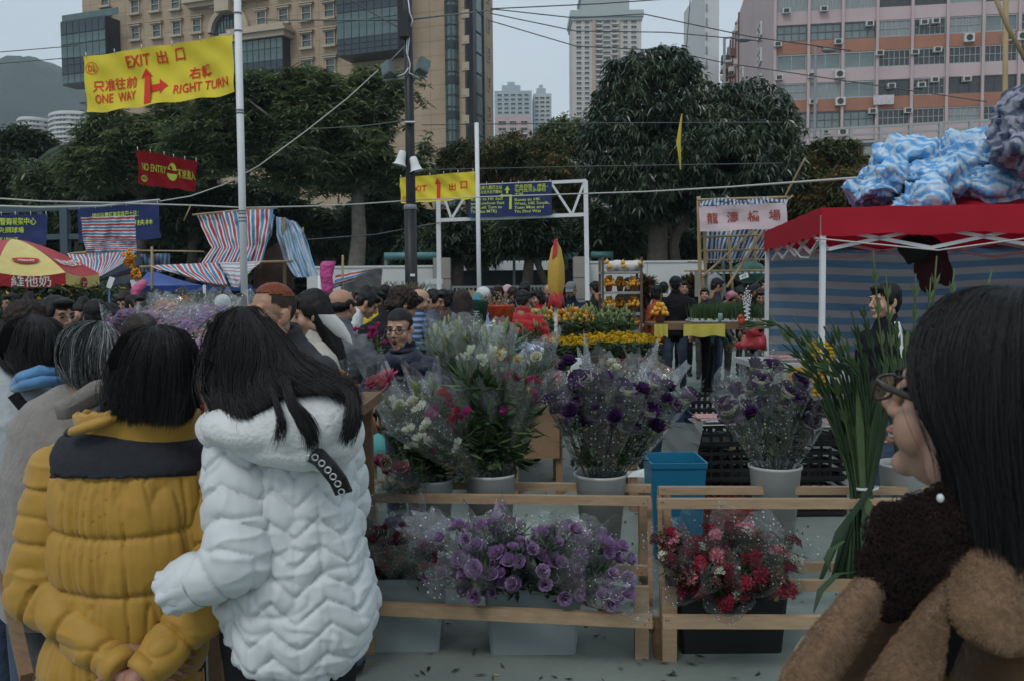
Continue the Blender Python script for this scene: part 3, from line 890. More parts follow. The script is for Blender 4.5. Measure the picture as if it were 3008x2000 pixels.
for(px0,px1,py,Y,lab,bl)in[(1355,1450,742,36,'pale bus with a red top light parked behind the shelter',0),(1450,1640,772,38,'pale bus with a blue stripe parked between the pillars',1)]:
 a,b=at(px0,py,Y),at(px1,py,Y); c=(a.x+b.x)/2; w=b.x-a.x
 t=thing('bus',lab,'bus',(c,Y,0))
 q=MB(); q.box((c,Y+1.2,a.z/2+.2),(w,2.4,a.z-.4)); q.box((c,Y+1.2,a.z+.02),(w-.3,2.1,.1)); q.build('body',M_bus,t)
 q=MB(); q.box((c,Y-.02,a.z*.68),(w-.4,.06,a.z*.3)); q.build('window',M_gld,t)
 q=MB(); q.box((c,Y-.03,a.z*.42),(w-.05,.05,.28)); q.build('stripe',M_busb if bl else mat('bus_red',(.35,.03,.03)),t)
 for s in(-.3,.3):
  q=MB(); q.lathe([(.0,-.12),(.46,-.12),(.46,.12),(.0,.12)],(c+w*s,Y-.02,.46),18,0,False,Matrix.Rotation(math.pi/2,3,'X')); q.build('wheel',M_black,t)
a,b=at(1330,850,25),at(1690,850,25)
t=thing('metal_fence','dark metal fence with orange netting between the two pillars','fence',(a.x,25,0))
for k in range(31):
 x=a.x+(b.x-a.x)*k/30
 q=MB(); q.box((x,25,.85),(.05,.04,1.6)); q.build('bar',M_grey,t)
for z in(.25,1.62):
 q=MB(); q.box(((a.x+b.x)/2,25,z),(b.x-a.x,.05,.06)); q.build('rail',M_grey,t)
q=MB(); c0,c1=at(1368,850,24.9),at(1412,850,24.9); q.box(((c0 .x+c1 .x)/2,24.9,1.25),(c1 .x-c0 .x,.02,.3)); q.build('netting',mat('orange_net',(.42,.09,.03),rough=.8),t)
M_back=L_dark
g=np.random.default_rng(70)
k=5200
xx0,xx1=at(-150,800,52).x,at(2300,800,52).x
C=np.stack([xx0+(xx1-xx0)*g.random(k),50+4*g.random(k),6.2*g.random(k)**.8],1)
V,Q=leaves(C,9,.9,.4,.3,.5,g)
o=link_mesh('undergrowth',fast_mesh('undergrowth',V,Q,M_back,np.repeat(g.integers(0,2,k),9)))  # dark bushes as a backdrop, coloured to stand for shade beneath the crowns
tag(o,kind='stuff',label='dark shaded undergrowth behind the park trees',cat='undergrowth')
M_fly=mat('flyover_concrete',(0.25,0.26,0.25),rough=.9,var=.12,vscale=.6)
a,b=at(2330,470,48),at(3120,430,46)
t=thing('flyover','grey concrete flyover with a metal railing in front of the pink flats','bridge',((a.x+b.x)/2,48,0))
d=(b-a)
q=MB(); q.beam(a+Vector((0,5,-1.3)),b+Vector((0,5,-1.3)),10,2.6); q.build('deck',M_fly,t)
q=MB(); q.beam(a+Vector((0,0,.1)),b+Vector((0,0,.1)),.3,.7); q.build('parapet',M_fly,t)
M_rail=mat('galvanised_rail',(0.32,0.33,0.33),rough=.5)
for k in range(10):
 p=a+d*(k/9)
 q=MB(); q.box(p+Vector((0,0,.95)),(.16,.16,1.2)); q.build('rail_post',M_rail,t)
for h in(.75,1.15,1.52):
 q=MB(); q.beam(a+Vector((0,0,h)),b+Vector((0,0,h)),.1,.12); q.build('rail',M_rail,t)
for px in(2420,2900):
 p=at(px,520,52); q=MB(); q.lathe([(.9,0),(.9,p.z)],(p.x,p.y,0),14); q.build('column',M_fly,t)
def street_lamp(label,px,py_top,py_arm,px_arm,Y,r=.07):
 p,e=at(px,py_top,Y),at(px_arm,py_arm,Y)
 t=thing('street_lamp',label,'street lamp',(p.x,Y,0))
 q=MB(); q.path([(p.x+.0,Y,0),(p.x,Y,p.z)],[r*1.5,r],8); q.path([p,p.lerp(e,.55)+Vector((0,0,.08)),e],r*.7,6); q.build('pole',M_grey,t)
 q=MB(); q.ellipsoid(e+Vector((.2 if px_arm>px else-.2,0,-.02)),(.42,.16,.13),None,10,6); q.build('lamp_head',M_grey,t)
street_lamp('tall thin street lamp in front of the pink flats',2396,137,147,2424,46)
street_lamp('street lamp whose head shows above the mango tree',2128,113,117,2172,46)
GY=23.0
t=thing('sign_gantry','white steel gantry with open triangular truss ends','gantry',at(1505,640,GY).xy.to_3d())
p={}
def gb(x0,y0,x1,y1,w,nm):
 q=MB(); q.beam(at(x0,y0,GY),at(x1,y1,GY),w,w,up=(0,1,0)); q.build(nm,M_steelw,t)
for(x0,x1)in((1287,1290),(1720,1727)):
 b=at(x1,860,GY); q=MB(); q.beam(Vector((b.x,GY,0)),at(x0,532,GY),.11,.11,up=(0,1,0)); q.build('post',M_steelw,t)
gb(1287,648,1722,631,.09,'beam'); gb(1287,552,1722,532,.08,'beam')
for(x0,y0,x1,y1)in((1298,560,1326,644),(1326,644,1362,585),(1620,540,1680,632),(1680,632,1716,536)):
 gb(x0,y0,x1,y1,.06,'brace')
def cloth_mat(name,col):return mat(name,col,rough=.75,var=.06,vscale=3,sheen=.1)
class Banner:
 """corners in world space (top left, top right, bottom right, bottom left); cloth coordinates u 0..W, v 0..H from the bottom left"""
 def __init__(self,tl,tr,br,bl,amp=.03,waves=3,seed=0):
  self.c=[Vector(x)for x in(tl,tr,br,bl)]
  self.W=((self.c[1]-self.c[0]).length+(self.c[2]-self.c[3]).length)/2
  self.H=((self.c[0]-self.c[3]).length+(self.c[1]-self.c[2]).length)/2
  self.n=(self.c[1]-self.c[0]).cross(self.c[0]-self.c[3]).normalized()
  if self.n.y>0:self.n=-self.n
  self.amp,self.waves,self.seed=amp,waves,seed
 def S(self,u,v,off=0.0):
  s,t=u/self.W,v/self.H
  top=self.c[0].lerp(self.c[1],s); bot=self.c[3].lerp(self.c[2],s)
  p=bot.lerp(top,t)
  k=self.seed
  d=self.amp*(math.sin(self.waves*6.28*s+k+1.6*t)*.5+math.sin(self.waves*2.3*6.28*(s+.35*t)+2*k)*.3+.6*mnoise.noise(Vector((s*6,t*3,k*5.1))))
  d-=self.amp*1.2*math.sin(math.pi*s)*math.sin(math.pi*t)
  return p+self.n*(d+off)+Vector((0,0,-.35*self.amp*(1-math.cos(self.waves*6.28*s*2))*(1 if t<.1 else 0)))
 def cloth(self,nu=60,nv=20):
  mb=MB(); mb.grid([[self.S(self.W*i/nu,self.H*j/nv)for i in range(nu+1)]for j in range(nv+1)],0,True)
  return mb
 def face(self,off=.012):
  return lambda u,v:self.S(u,v,off)
def banner(name,label,corners,col,texts,amp=.03,waves=3,seed=0,shapes=(),txt_mats=None,eyelets=True):
 B=Banner(*corners,amp=amp,waves=waves,seed=seed)
 o=B.cloth().build(name,col)
 tag(o,label,'banner')
 f=B.face()
 for(body,u0,v0,u1,v1,m)in texts:
  mb=MB(); V,Fc=text_arrays(body,1.0,True,'LEFT')
  lo,hi=V[:,:2].min(0),V[:,:2].max(0)
  q=(V[:,:2]-lo)/(hi-lo)
  mb.add([f((u0+(u1-u0)*a)*B.W,(v0+(v1-v0)*b)*B.H)for a,b in q],Fc,0)
  if mb.n:mb.build('lettering',m,o)
 for(poly,m,nm)in shapes:
  mb=MB()
  for pl in poly:
   mb.add([f(u*B.W,v*B.H)for(u,v)in pl],[tuple(range(len(pl)))])
  mb.build(nm,m,o)
 if eyelets:
  mb=MB()
  for s in np.linspace(.02,.98,6):
   p=B.S(B.W*s,B.H*1.0); mb.path([p+Vector((0,0,-.02)),p+Vector((0,-.01,.06))],.008,4)
  mb.build('tie',M_steelw,o)
 return B,o
M_yel=cloth_mat('yellow_banner_cloth',(0.62,0.50,0.03)); M_red=mat('red_print',(0.62,0.03,0.012),rough=.7)
M_rban=mat('red_banner_cloth',(0.27,0.006,0.010),rough=.8,var=.06,spec=.2); M_lime=mat('lime_print',(0.50,0.60,0.06),rough=.7)
M_blue=cloth_mat('navy_banner_cloth',(0.010,0.022,0.10))
def ring(cu,cv,r,asp,w,n=28):
 out=[]
 for k in range(n):
  a,b=2*math.pi*k/n,2*math.pi*(k+1)/n
  out.append([(cu+r*math.cos(a),cv+r*asp*math.sin(a)),(cu+r*math.cos(b),cv+r*asp*math.sin(b)),(cu+(r-w)*math.cos(b),cv+(r-w)*asp*math.sin(b)),(cu+(r-w)*math.cos(a),cv+(r-w)*asp*math.sin(a))])
 return out
c=(at(247,168,14.9),at(685,104,14.0),at(693,272,14.0),at(259,331,14.9))
asp=2.65
arrow=[[(.402,.035),(.446,.035),(.446,.50),(.402,.50)],[(.370,.49),(.462,.49),(.418,.645)],[(.446,.215),(.505,.225),(.505,.345),(.446,.335)],[(.503,.165),(.556,.295),(.503,.43)]]
banner('exit_banner','large yellow banner reading exit, one way and right turn with red arrows',c,M_yel,[('EXIT',.285,.70,.45,.90,M_red),('出',.497,.69,.562,.91,M_red),('口',.611,.71,.670,.925,M_red),('只准往前',.05,.34,.337,.555,M_red),('ONE  WAY',.06,.125,.337,.29,M_red),('右轉',.696,.35,.844,.565,M_red),('RIGHT TURN',.593,.125,.963,.29,M_red),('D2',.026,.72,.072,.835,M_red)],amp=.05,waves=2,seed=1.3,shapes=[(arrow,M_red,'arrow'),(ring(.049,.777,.041,asp,.004),M_red,'ring')])
c=(at(403,440,18.0),at(578,475,20.2),at(575,562,20.2),at(406,540,18.0))
disc=[[(.567+.086*math.cos(a),.53+.086*1.75*1.75*math.sin(a))for a in np.linspace(.14,math.pi-.14,16)],[(.567+.086*math.cos(a),.49+.086*1.75*1.75*math.sin(a))for a in np.linspace(math.pi+.14,2*math.pi-.14,16)]]
banner('no_entry_banner','dark red banner reading no entry in lime letters',c,M_rban,[('NO ENTRY',.065,.42,.47,.65,M_lime),('不准進入',.665,.35,.985,.65,M_lime),('D2',.06,.11,.118,.25,M_lime)],amp=.03,waves=1.5,seed=2,shapes=[(disc,M_lime,'disc'),(ring(.09,.18,.052,1.75,.010),M_lime,'ring')])
c=(at(1173,523,21.6),at(1394,504,21.0),at(1397,582,21.0),at(1178,598,21.6))
arrow2=[[(.485,.085),(.530,.085),(.530,.66),(.485,.66)],[(.463,.65),(.54,.65),(.50,.88)]]
banner('exit_banner','smaller yellow exit banner partly behind the black lamp post',c,M_yel,[('EXIT',.13,.40,.355,.64,M_red),('出',.65,.345,.748,.63,M_red),('口',.81,.385,.897,.67,M_red),('D2',.03,.10,.075,.23,M_red)],amp=.04,waves=2,seed=4,shapes=[(arrow2,M_red,'arrow'),(ring(.052,.165,.036,2.9,.005),M_red,'ring')])
c=(at(1378,545,GY-.15),at(1621,534,GY-.15),at(1621,633,GY-.15),at(1374,640,GY-.15))
arrow3=[[(.41,.60),(.49,.60),(.49,.66),(.41,.66)],[(.41,.56),(.41,.70),(.36,.63)],[(.45,.70),(.475,.70),(.475,.80),(.45,.80)],[(.43,.80),(.495,.80),(.462,.93)],[(.49,.22),(.52,.22),(.52,.66),(.49,.66)]]
banner('bus_banner','navy banner on the gantry with lime bus directions',c,M_blue,[('東區及東九龍巴士站',.03,.84,.40,.965,M_lime),('(不准轉左往天后港鐵站)',.03,.70,.40,.82,M_lime),('Buses to HK East\nand Kowloon East\n(No Left Turn to\nTin Hau MTR)',.03,.10,.43,.60,M_lime),('港島西區，南區，\n屯門及天水圍巴\n士站',.55,.60,.95,.95,M_lime),('Buses to HK\nWest, HK South,\nTuen Mun and\nTin Shui Wai',.55,.10,.97,.54,M_lime)],amp=.015,waves=2,seed=5,shapes=[(arrow3,M_lime,'arrow')])
c=(at(-90,632,19),at(139,630,19),at(136,722,19),at(-90,722,19))
banner('police_banner','navy banner at the left edge above the umbrella',c,M_blue,[('失物認領/警察報案中心',.04,.66,.86,.90,M_lime),('(維園)中央網球場',.04,.38,.70,.60,M_lime),('LOST PROPERTY / POLICE',.04,.12,.62,.26,M_lime)],amp=.04,waves=1.5,seed=6)
c=(at(228,614,23),at(467,597,23.6),at(469,700,23.6),at(232,715,23))
banner('bus_queue_banner','navy banner half hidden by a sheet striped crosswise',c,M_blue,[('請前往摩頓臺乘搭巴士往：',.17,.66,.74,.84,M_lime),('香港仔及薄扶林',.2,.40,.92,.56,M_lime)],amp=.03,waves=1.5,seed=7)
def pole(name,label,cat,px0,py0,px1,py1,Y,r,m,r2=None):
 a,b=at(px0,py0,Y),at(px1,py1,Y)
 foot=b+(b-a)*(b.z/(a.z-b.z))
 t=thing(name,label,cat,(foot.x,foot.y,0))
 top=a+(a-b)*.15
 q=MB(); q.path([foot,top],[r,r2 or r],14); q.build('shaft',m,t)
 return t,foot,top
t,f_,tp=pole('banner_pole','white pole carrying the large yellow exit banner','pole',697,-20,719,905,14,.056,M_steelw)
for py in(40,92,325,333,620,628,640,650):
 mb=MB(); p=at(697+22*(py+20)/925,py,14); mb.path([p+Vector((0,0,-.012)),p+Vector((0,0,.012))],.064,12)
 mb.build('clamp',M_grey,t)
pole('banner_pole','white pole at the right end of the smaller exit banner','pole',1401,430,1408,880,21,.05,M_steelw)
t,f_,tp=pole('lamp_post','tall black lamp post with loudspeakers and floodlights','lamp post',1197,-40,1207,600,17,.10,M_black,.08)
mb=MB(); p=at(1205,612,17); mb.path([(p.x,17,0),(p.x,17,p.z)],[.125,.115],14); mb.build('shaft',M_black,t)
mb=MB(); mb.lathe([(.12,-.03),(.13,0),(.12,.06),(.085,.07)],(p.x,17,p.z),14); mb.build('collar',M_grey,t)
mb=MB(); mb.box(at(1187,57,16.85),(.16,.2,.26)); mb.box(at(1188,88,16.85),(.18,.24,.3)); mb.build('control_box',M_black,t)
for(px,py,s,lab)in((1178,468,-1,None),(1219,486,1,None)):
 p=at(px,py,16.9)
 q=MB(); rot=Matrix.Rotation(.25*-s,3,'Y')
 q.lathe([(.05,.16),(.07,.13),(.085,.0),(.11,-.10),(.145,-.12),(.13,-.105),(.0,-.02)],p,18,0,True,rot); b_=q.build('loudspeaker',M_steelw,t)
for(px,py,s)in((1139,205,-1),(1243,195,1)):
 p=at(px,py,16.8); rot=Matrix.Rotation(.45*s,3,'Y')@Matrix.Rotation(.5*s,3,'Z')@Matrix.Rotation(-.5,3,'X')
 q=MB(); q.box(p,(.21,.13,.28),rot); q.box(p+rot@Vector((0,.10,0)),(.16,.08,.18),rot); q.build('floodlight',mat('floodlight_grey',(.10,.115,.12),rough=.4,var=.2),t)
 q=MB(); q.box(p+rot@Vector((0,-.068,0)),(.18,.01,.24),rot); q.build('lens',M_teal2,t)
mb=MB(); mb.path([at(1125,238,17),at(1255,226,17)],.018,6); mb.path([at(1190,135,16.9),at(1142,185,16.85)],.012,5); mb.build('crossarm',M_grey,t)
mb=MB()
for(pts)in([(1196,110),(1194,150),(1205,190),(1202,215),(1230,230)],[(1199,0),(1204,40),(1212,60),(1206,80)],[(1200,200),(1188,218),(1165,226)],[(1202,110),(1199,140),(1197,170)]):
 mb.path([at(x,y,16.87)for(x,y)in pts],.012,5)
mb.build('cable',M_steelw,t)
mb=MB(); mb.box(at(1212,809,16.86),(.09,.01,.05)); mb.box(at(1205,361,16.9),(.19,.19,.025)); mb.build('label_plate',M_steelw,t)
a,b=at(1244,825,25.3),at(1301,862,25.3)
t=thing('notice_board','white notice board standing before the wall by the beige pillar','sign',((a.x+b.x)/2,25.3,0))
q=MB(); q.box(((a.x+b.x)/2,25.3,(a.z+b.z)/2-.1),(b.x-a.x,.04,a.z-b.z+.3)); q.build('board',M_wallw,t)
q=MB(); put_text(q,lambda u,v:Vector((u,25.27,v)),'福大花藝展館',(a.x+b.x)/2,a.z-.16,.11,.9,1); q.build('lettering',M_grey,t)
for x in(a.x+.05,b.x-.05):
 q=MB(); q.box((x,25.33,.6),(.05,.03,1.25)); q.build('leg',M_grey,t)
M_rope=mat('pale_rope',(0.42,0.43,0.40),rough=.9); M_wire=mat('dark_wire',(0.07,0.075,0.08),rough=.6)
def wire(name,label,pts,r,m,group=None):
 P=[Vector(p)if len(p)==3 and isinstance(p,Vector)else at(*p)for p in pts]
 out=[]
 for i in range(len(P)-1):
  for k in range(6):
   out.append(P[i].lerp(P[i+1],k/6))
 out.append(P[-1])
 mb=MB(); mb.path(out,r,5)
 o=mb.build(name,m); tag(o,label,'rope' if 'rope' in name else 'wire',group)
 return o
wire('rope','pale rope sagging from the left edge across the white pole to the red canopy',[(-60,580,13),(120,592,13.2),(300,596,13.5),(560,604,13.9),(718,611,14.1),(900,607,15),(1060,600,16.5),(1200,590,17.1),(1400,580,17.5),(1640,572,16.5),(1900,564,14),(2150,550,11),(2400,532,8.6),(2540,522,7.6)],.012,M_rope)
wire('rope','second pale rope lower down at the left edge',[(-60,604,14),(120,610,14),(300,606,14.2),(420,592,14.5),(470,588,14.6)],.016,M_rope)
wire('rope','rope running up from the left stalls to the floodlight on the lamp post',[(470,592,14.6),(560,577,14.8),(660,542,15.2),(760,488,15.6),(900,385,16.1),(1020,290,16.5),(1112,206,16.8)],.010,M_rope)
sky=[([(-100,162,40),(230,135,40)],'upper of two thin wires left of the office block'),([(-100,196,40),(240,168,40)],'lower of two thin wires left of the office block'),([(1440,27,30),(1760,12,30),(1990,-4,30)],'thin wire rising rightwards over the beige tower'),([(1450,28,32),(1690,54,32),(1890,42,31),(2200,108,30),(2500,150,30)],'thin wire crossing the beige tower roof towards the pink block'),([(1440,40,33),(1690,92,33),(1960,96,33),(2240,122,33)],'thin wire sloping down past the beige tower'),([(1440,62,34),(1690,136,34),(1960,150,34),(2130,186,34),(2400,226,34),(2900,300,34)],'lowest thin wire passing behind the mango tree top'),([(760,60,30),(1190,60,17.2),(1450,30,30)],'thin wire from the office block to the lamp post top'),([(1020,-5,17),(1130,60,17),(1190,92,17)],'grey guy wire running down to the lamp post box'),([(1190,355,17.2),(1060,372,20),(900,380,22)],'thin wire left of the lamp post at its white band'),([(2028,-10,24),(2013,190,24)],'thin upright wire above the mango tree'),([(1240,368,22),(1600,363,22),(2300,360,22)],'thin level wire in front of the mango tree'),([(1220,667,17.1),(1290,655,23),(1100,690,19),(900,705,17)],'thin wire from lamp post to the pale blue sheet'),([(1230,500,22),(1700,490,22),(2300,480,22)],'lower level wire in front of the mango tree')]
for(pts,lab)in sky:
 wire('overhead_wire',lab,pts,.012 if pts[0][2]<25 else.02,M_wire)
mb=MB(); pts=[(2003,335),(1998,375),(1993,420),(1996,450),(1999,500)]
mb.grid([[at(x-w*.5,y,20.5),at(x,y,20.4),at(x+w*.5,y,20.55)]for(x,y),w in zip(pts,(3,8,13,9,3))],0)
tag(mb.build('pennant',cloth_mat('yellow_pennant',(.55,.40,.03))),'small limp yellow pennant hanging against the mango tree','flag')
# continuous surfaces grown from overlapping volumes
def remeshed(mb,voxel,smooth=2,lam=.5):
 me=mb.mesh('volume',[])
 o=bpy.data.objects.new('volume',me); COL.objects.link(o)
 m=o.modifiers.new('r','REMESH'); m.mode='VOXEL'; m.voxel_size=voxel; m.adaptivity=0
 if smooth:
  s=o.modifiers.new('s','SMOOTH'); s.factor=lam; s.iterations=smooth
 ev=o.evaluated_get(bpy.context.evaluated_depsgraph_get())
 m2=bpy.data.meshes.new_from_object(ev)
 n=len(m2 .vertices)
 V=np.empty(n*3,np.float32); m2 .vertices.foreach_get('co',V); V=V.reshape(-1,3).astype(float)
 L=np.empty(len(m2 .loops),np.int32); m2 .loops.foreach_get('vertex_index',L)
 LT=np.empty(len(m2 .polygons),np.int32); m2 .polygons.foreach_get('loop_total',LT)
 if len(LT)and(LT==LT[0]).all():
  Fc=L.reshape(-1,LT[0])
 else:
  Fc=[tuple(p.vertices)for p in m2 .polygons]
 bpy.data.objects.remove(o); bpy.data.meshes.remove(me); bpy.data.meshes.remove(m2)
 return V,Fc
def vertex_normals(V,Fc):
 Fc=np.asarray(Fc)
 a,b,c=V[Fc[:,0]],V[Fc[:,1]],V[Fc[:,2]]
 fn=np.cross(b-a,c-a)
 if Fc.shape[1]==4:fn=np.cross(c-a,V[Fc[:,3]]-b)
 N=np.zeros_like(V)
 for k in range(Fc.shape[1]):np.add.at(N,Fc[:,k],fn)
 return N/(np.linalg.norm(N,axis=1,keepdims=True)+1e-12)
def seg_dist(P,a,b,ra,rb):
 """signed distance of points to a tapered capsule, and the fraction along it"""
 a,b=np.array(a,float),np.array(b,float)
 d=b-a; L=(d*d).sum()+1e-12
 t=np.clip(((P-a)@d)/L,0,1)
 return np.linalg.norm(P-a-t[:,None]*d,axis=1)-(ra+(rb-ra)*t),t
# stalls, awnings, parasols, canopy
def tarp(name,col,rough=.45):return mat(name,col,rough=rough,var=.10,vscale=6,bump=.35,bscale=22,spec=.4)
T_w=tarp('tarp_white',(.52,.54,.56)); T_r=tarp('tarp_red',(.36,.035,.035)); T_b=tarp('tarp_blue',(.045,.17,.30)); T_lb=tarp('tarp_pale_blue',(.30,.42,.55)); T_n=tarp('tarp_navy',(.035,.05,.10))
M_bamb=mat('bamboo',(0.30,0.215,0.11),rough=.6,var=.25,vscale=5,stretch=(1,1,.3))
M_bambd=mat('old_bamboo',(0.17,0.13,0.085),rough=.7,var=.3,vscale=5)
def lerp_row(row,n):
 t=np.linspace(0,len(row)-1,n)
 r=np.array([[p[0],p[1],p[2]]for p in row],dtype=float)
 return np.stack([np.interp(t,np.arange(len(row)),r[:,k])for k in range(3)],1)
def sheet(name,label,cat,rows,mats,seq,per,along='col',amp=.03,nsub=6,seed=0,ncol=None,group=None,fold=9.0):
 """rows of (px, py, distance) from top to bottom; stripes run down (col) or across (row)"""
 nc=ncol or per*len(seq)
 R_=[lerp_row(r,nc+1)for r in rows]
 G=[]
 for i in range(len(R_)-1):
  for k in range(nsub):
   G.append(R_[i]*(1-k/nsub)+R_[i+1]*(k/nsub))
 G.append(R_[-1])
 P=[]
 for j,row in enumerate(G):
  pr=[]
  for i,q in enumerate(row):
   w=mnoise.noise(Vector((i/nc*fold,j/len(G)*2.4,seed*3.7)))+.5*mnoise.noise(Vector((i/nc*fold*2.3+j*.12,j/len(G)*5,seed*1.7)))
   pr.append(at(q[0],q[1],q[2]+amp*2.2*w)+Vector((amp*.5*w,0,amp*.3*w)))
  P.append(pr)
 mb=MB()
 nr=len(P)-1
 if along=='col':
  mi=[seq[int(i*len(seq)*per/nc)%len(seq)]for j in range(nr)for i in range(nc)]
 else:
  mi=[seq[int(j*len(seq)*per/nr)%len(seq)]for j in range(nr)for i in range(nc)]
 mb.grid(P,mi,True)
 o=mb.build(name,mats)
 return tag(o,label,cat,group)
W_R_B=[0,1,1,0,2,2]
TM=[T_w,T_r,T_b]
sheet('striped_tarpaulin','upright sheet with crosswise red white and blue stripes at the left stalls','tarpaulin',[[(237,640,16),(330,636,16),(396,634,16)],[(244,700,16),(400,700,16)],[(252,742,16),(404,738,16)]],TM,[0,1,1,0,2,2],7,'row',.035,21,1,24)
sheet('striped_tarpaulin','sloping striped apron below the crosswise striped sheet','tarpaulin',[[(198,744,16.6),(300,742,16.2),(405,736,16)],[(210,765,16),(300,768,15.6),(372,768,15.4)],[(235,800,15.4),(285,818,15),(335,790,15)]],TM,W_R_B,9,'col',.05,5,2)
sheet('striped_tarpaulin','tall red white and blue striped awning hung by the white pole','tarpaulin',[[(576,630,15.2),(680,620,15.1),(802,614,15)],[(590,665,15.1),(690,665,15),(798,655,14.9)],[(625,726,14.9),(700,728,14.8),(785,712,14.8)],[(590,775,14.7),(680,775,14.6),(770,770,14.7)]],TM,W_R_B,9,'col',.05,7,3)
sheet('striped_tarpaulin','low scooped striped awning in front of the blue tent','tarpaulin',[[(443,780,14.3),(560,776,14.3),(640,772,14.4)],[(470,792,13.9),(575,802,13.8),(655,800,14)],[(520,806,13.8),(610,832,13.6),(672,838,13.8)],[(560,822,13.9),(640,846,13.8),(690,848,14)]],TM,W_R_B,7,'col',.04,6,4)
sheet('striped_tarpaulin','underside flap of the tall awning with thin red and pale stripes','tarpaulin',[[(646,772,14.5),(700,772,14.4),(770,768,14.6)],[(655,800,14.3),(705,805,14.2),(745,790,14.4)],[(680,842,14.1),(700,846,14.1),(722,815,14.3)]],[T_w,tarp('tarp_faded_red',(.42,.17,.17)),tarp('tarp_faded_blue',(.22,.36,.48))],[0,1,0,2],9,'row',.03,12,5,20)
sheet('striped_tarpaulin','pale blue finely striped sheet draped beside a bamboo post','tarpaulin',[[(810,638,15.6),(850,645,15.5),(868,655,15.5)],[(812,690,15.4),(860,690,15.3),(893,682,15.4)],[(832,758,15.2),(880,765,15.1),(915,752,15.2)],[(866,812,15),(902,816,15),(936,808,15)]],[T_lb,T_w,tarp('tarp_mid_blue',(.12,.27,.44))],[0,1,0,2],11,'col',.06,6,6)
sheet('striped_tarpaulin','short striped flap twisting off the right edge of the tall awning','tarpaulin',[[(778,616,15.5),(808,632,15.5)],[(782,680,15.3),(800,690,15.3)],[(762,735,15.2),(778,728,15.2)]],TM,W_R_B,2,'col',.04,6,7,12)
sheet('striped_tarpaulin','low striped sheet trailing towards the white wall','tarpaulin',[[(985,806,15.2),(1050,797,16),(1128,786,17)],[(985,830,15),(1050,812,15.8),(1100,798,17)],[(975,850,14.9),(1010,838,15.5),(1060,822,16.8)]],TM,W_R_B,2,'row',.05,6,8,20)
sheet('grey_tarpaulin','plain grey brown sheet hung below the trailing striped one','tarpaulin',[[(1005,812,16.5),(1125,790,17.4)],[(1000,862,16.5),(1118,858,17.4)]],[tarp('grey_sheet',(.16,.145,.14))],[0],1,'col',.04,6,9,14)
sheet('striped_tarpaulin','dark blue striped sheet behind the hanging orange flowers','tarpaulin',[[(405,748,17),(500,745,17)],[(410,800,17),(498,800,17)]],[T_n,tarp('tarp_dull_blue',(.10,.17,.25))],[0,1],8,'col',.04,6,10)
sheet('striped_tarpaulin','striped stall cloth in shade-darkened colours under the sloping apron','tarpaulin',[[(285,812,15.6),(415,745,17)],[(290,850,15.8),(415,850,17)]],[tarp('tarp_shaded_white',(.16,.17,.19)),tarp('tarp_shaded_red',(.09,.02,.02)),T_n],[0,1,0,2],6,'row',.05,10,11,16)  # stripe colours darkened to paint in the shade under the apron
sheet('brown_hoarding','brown backing cloth of the cherry branch stall','tarpaulin',[[(762,745,15.9),(838,700,15.9)],[(740,850,15.9),(868,850,15.9)]],[tarp('brown_cloth',(.055,.03,.022))],[0],1,'col',.03,6,12,10)
def rod(name,label,pts,r,m,group=None,cat='pole'):
 mb=MB(); P=[at(*p)for p in pts]
 mb.path(P,[r]*len(P),8)
 o=mb.build(name,m); return tag(o,label,cat,group)
def foot_of(px,py,Y):p=at(px,py,Y); return p
for(pts,r,lab)in[([(446,725,14.4),(447,850,14.4),(448,1120,14.4)],.022,'upright bamboo pole holding the left end of the low awning'),([(835,640,15.4),(836,760,15.4),(836,1100,15.4)],.03,'upright bamboo pole at the left of the pale blue sheet'),([(410,785,14.4),(560,779,14.5),(770,770,14.6),(860,768,14.9)],.02,'level bamboo pole under the tall awning'),([(566,632,15.1),(690,620,15.1),(815,612,15.1)],.018,'level bamboo pole along the top of the tall awning'),([(1007,750,15.3),(1006,850,15.3),(1006,1090,15.3)],.02,'upright bamboo pole by the pink paper bundle'),([(890,668,15.3),(891,690,15.3)],.014,'stub of bamboo above the pale blue sheet'),([(540,650,15.2),(560,605,15.2)],.012,'short slanting stick near the top of the tall awning'),([(640,690,15.4),(650,850,14.6),(655,1120,14.4)],.022,'upright bamboo pole behind the underside flap'),([(400,737,15.6),(500,738,15.6),(600,740,15.3)],.014,'thin level cane right of the crosswise striped sheet'),([(205,746,16.5),(245,742,16.3),(410,735,16.1)],.02,'level bamboo pole below the crosswise striped sheet')]:
 rod('bamboo_pole',lab,pts,r,M_bamb,'bamboo poles of the left stalls')
t=thing('steel_frame','dark blue steel sign frame behind the navy banners','frame',at(190,700,24).xy.to_3d())
for(a,b,w)in[((-60,622,24),(470,596,24),.16),((-60,700,24),(470,692,24),.14),((190,612,24),(196,880,24),.2),((50,618,24),(52,640,24),.14),((120,614,24),(122,640,24),.14)]:
 q=MB(); q.beam(at(*a),at(*b),w,w,up=(0,1,0)); q.build('beam' if abs(a[1]-b[1])<60 else 'post',mat('blue_grey_steel',(.05,.075,.10),rough=.6),t)
M_btent=tarp('blue_tent_cloth',(.018,.06,.26))
apex=at(440,792,18.5); z0=at(440,842,17).z
ca=[at(325,842,17),at(600,838,17)]
cb=[Vector((ca[1].x+.2,20,ca[1].z)),Vector((ca[0].x-.2,20,ca[0].z))]
cs=ca+cb
t=thing('blue_tent','blue tent roof behind the low striped awning','tent',((ca[0].x+ca[1].x)/2,18.5,0))
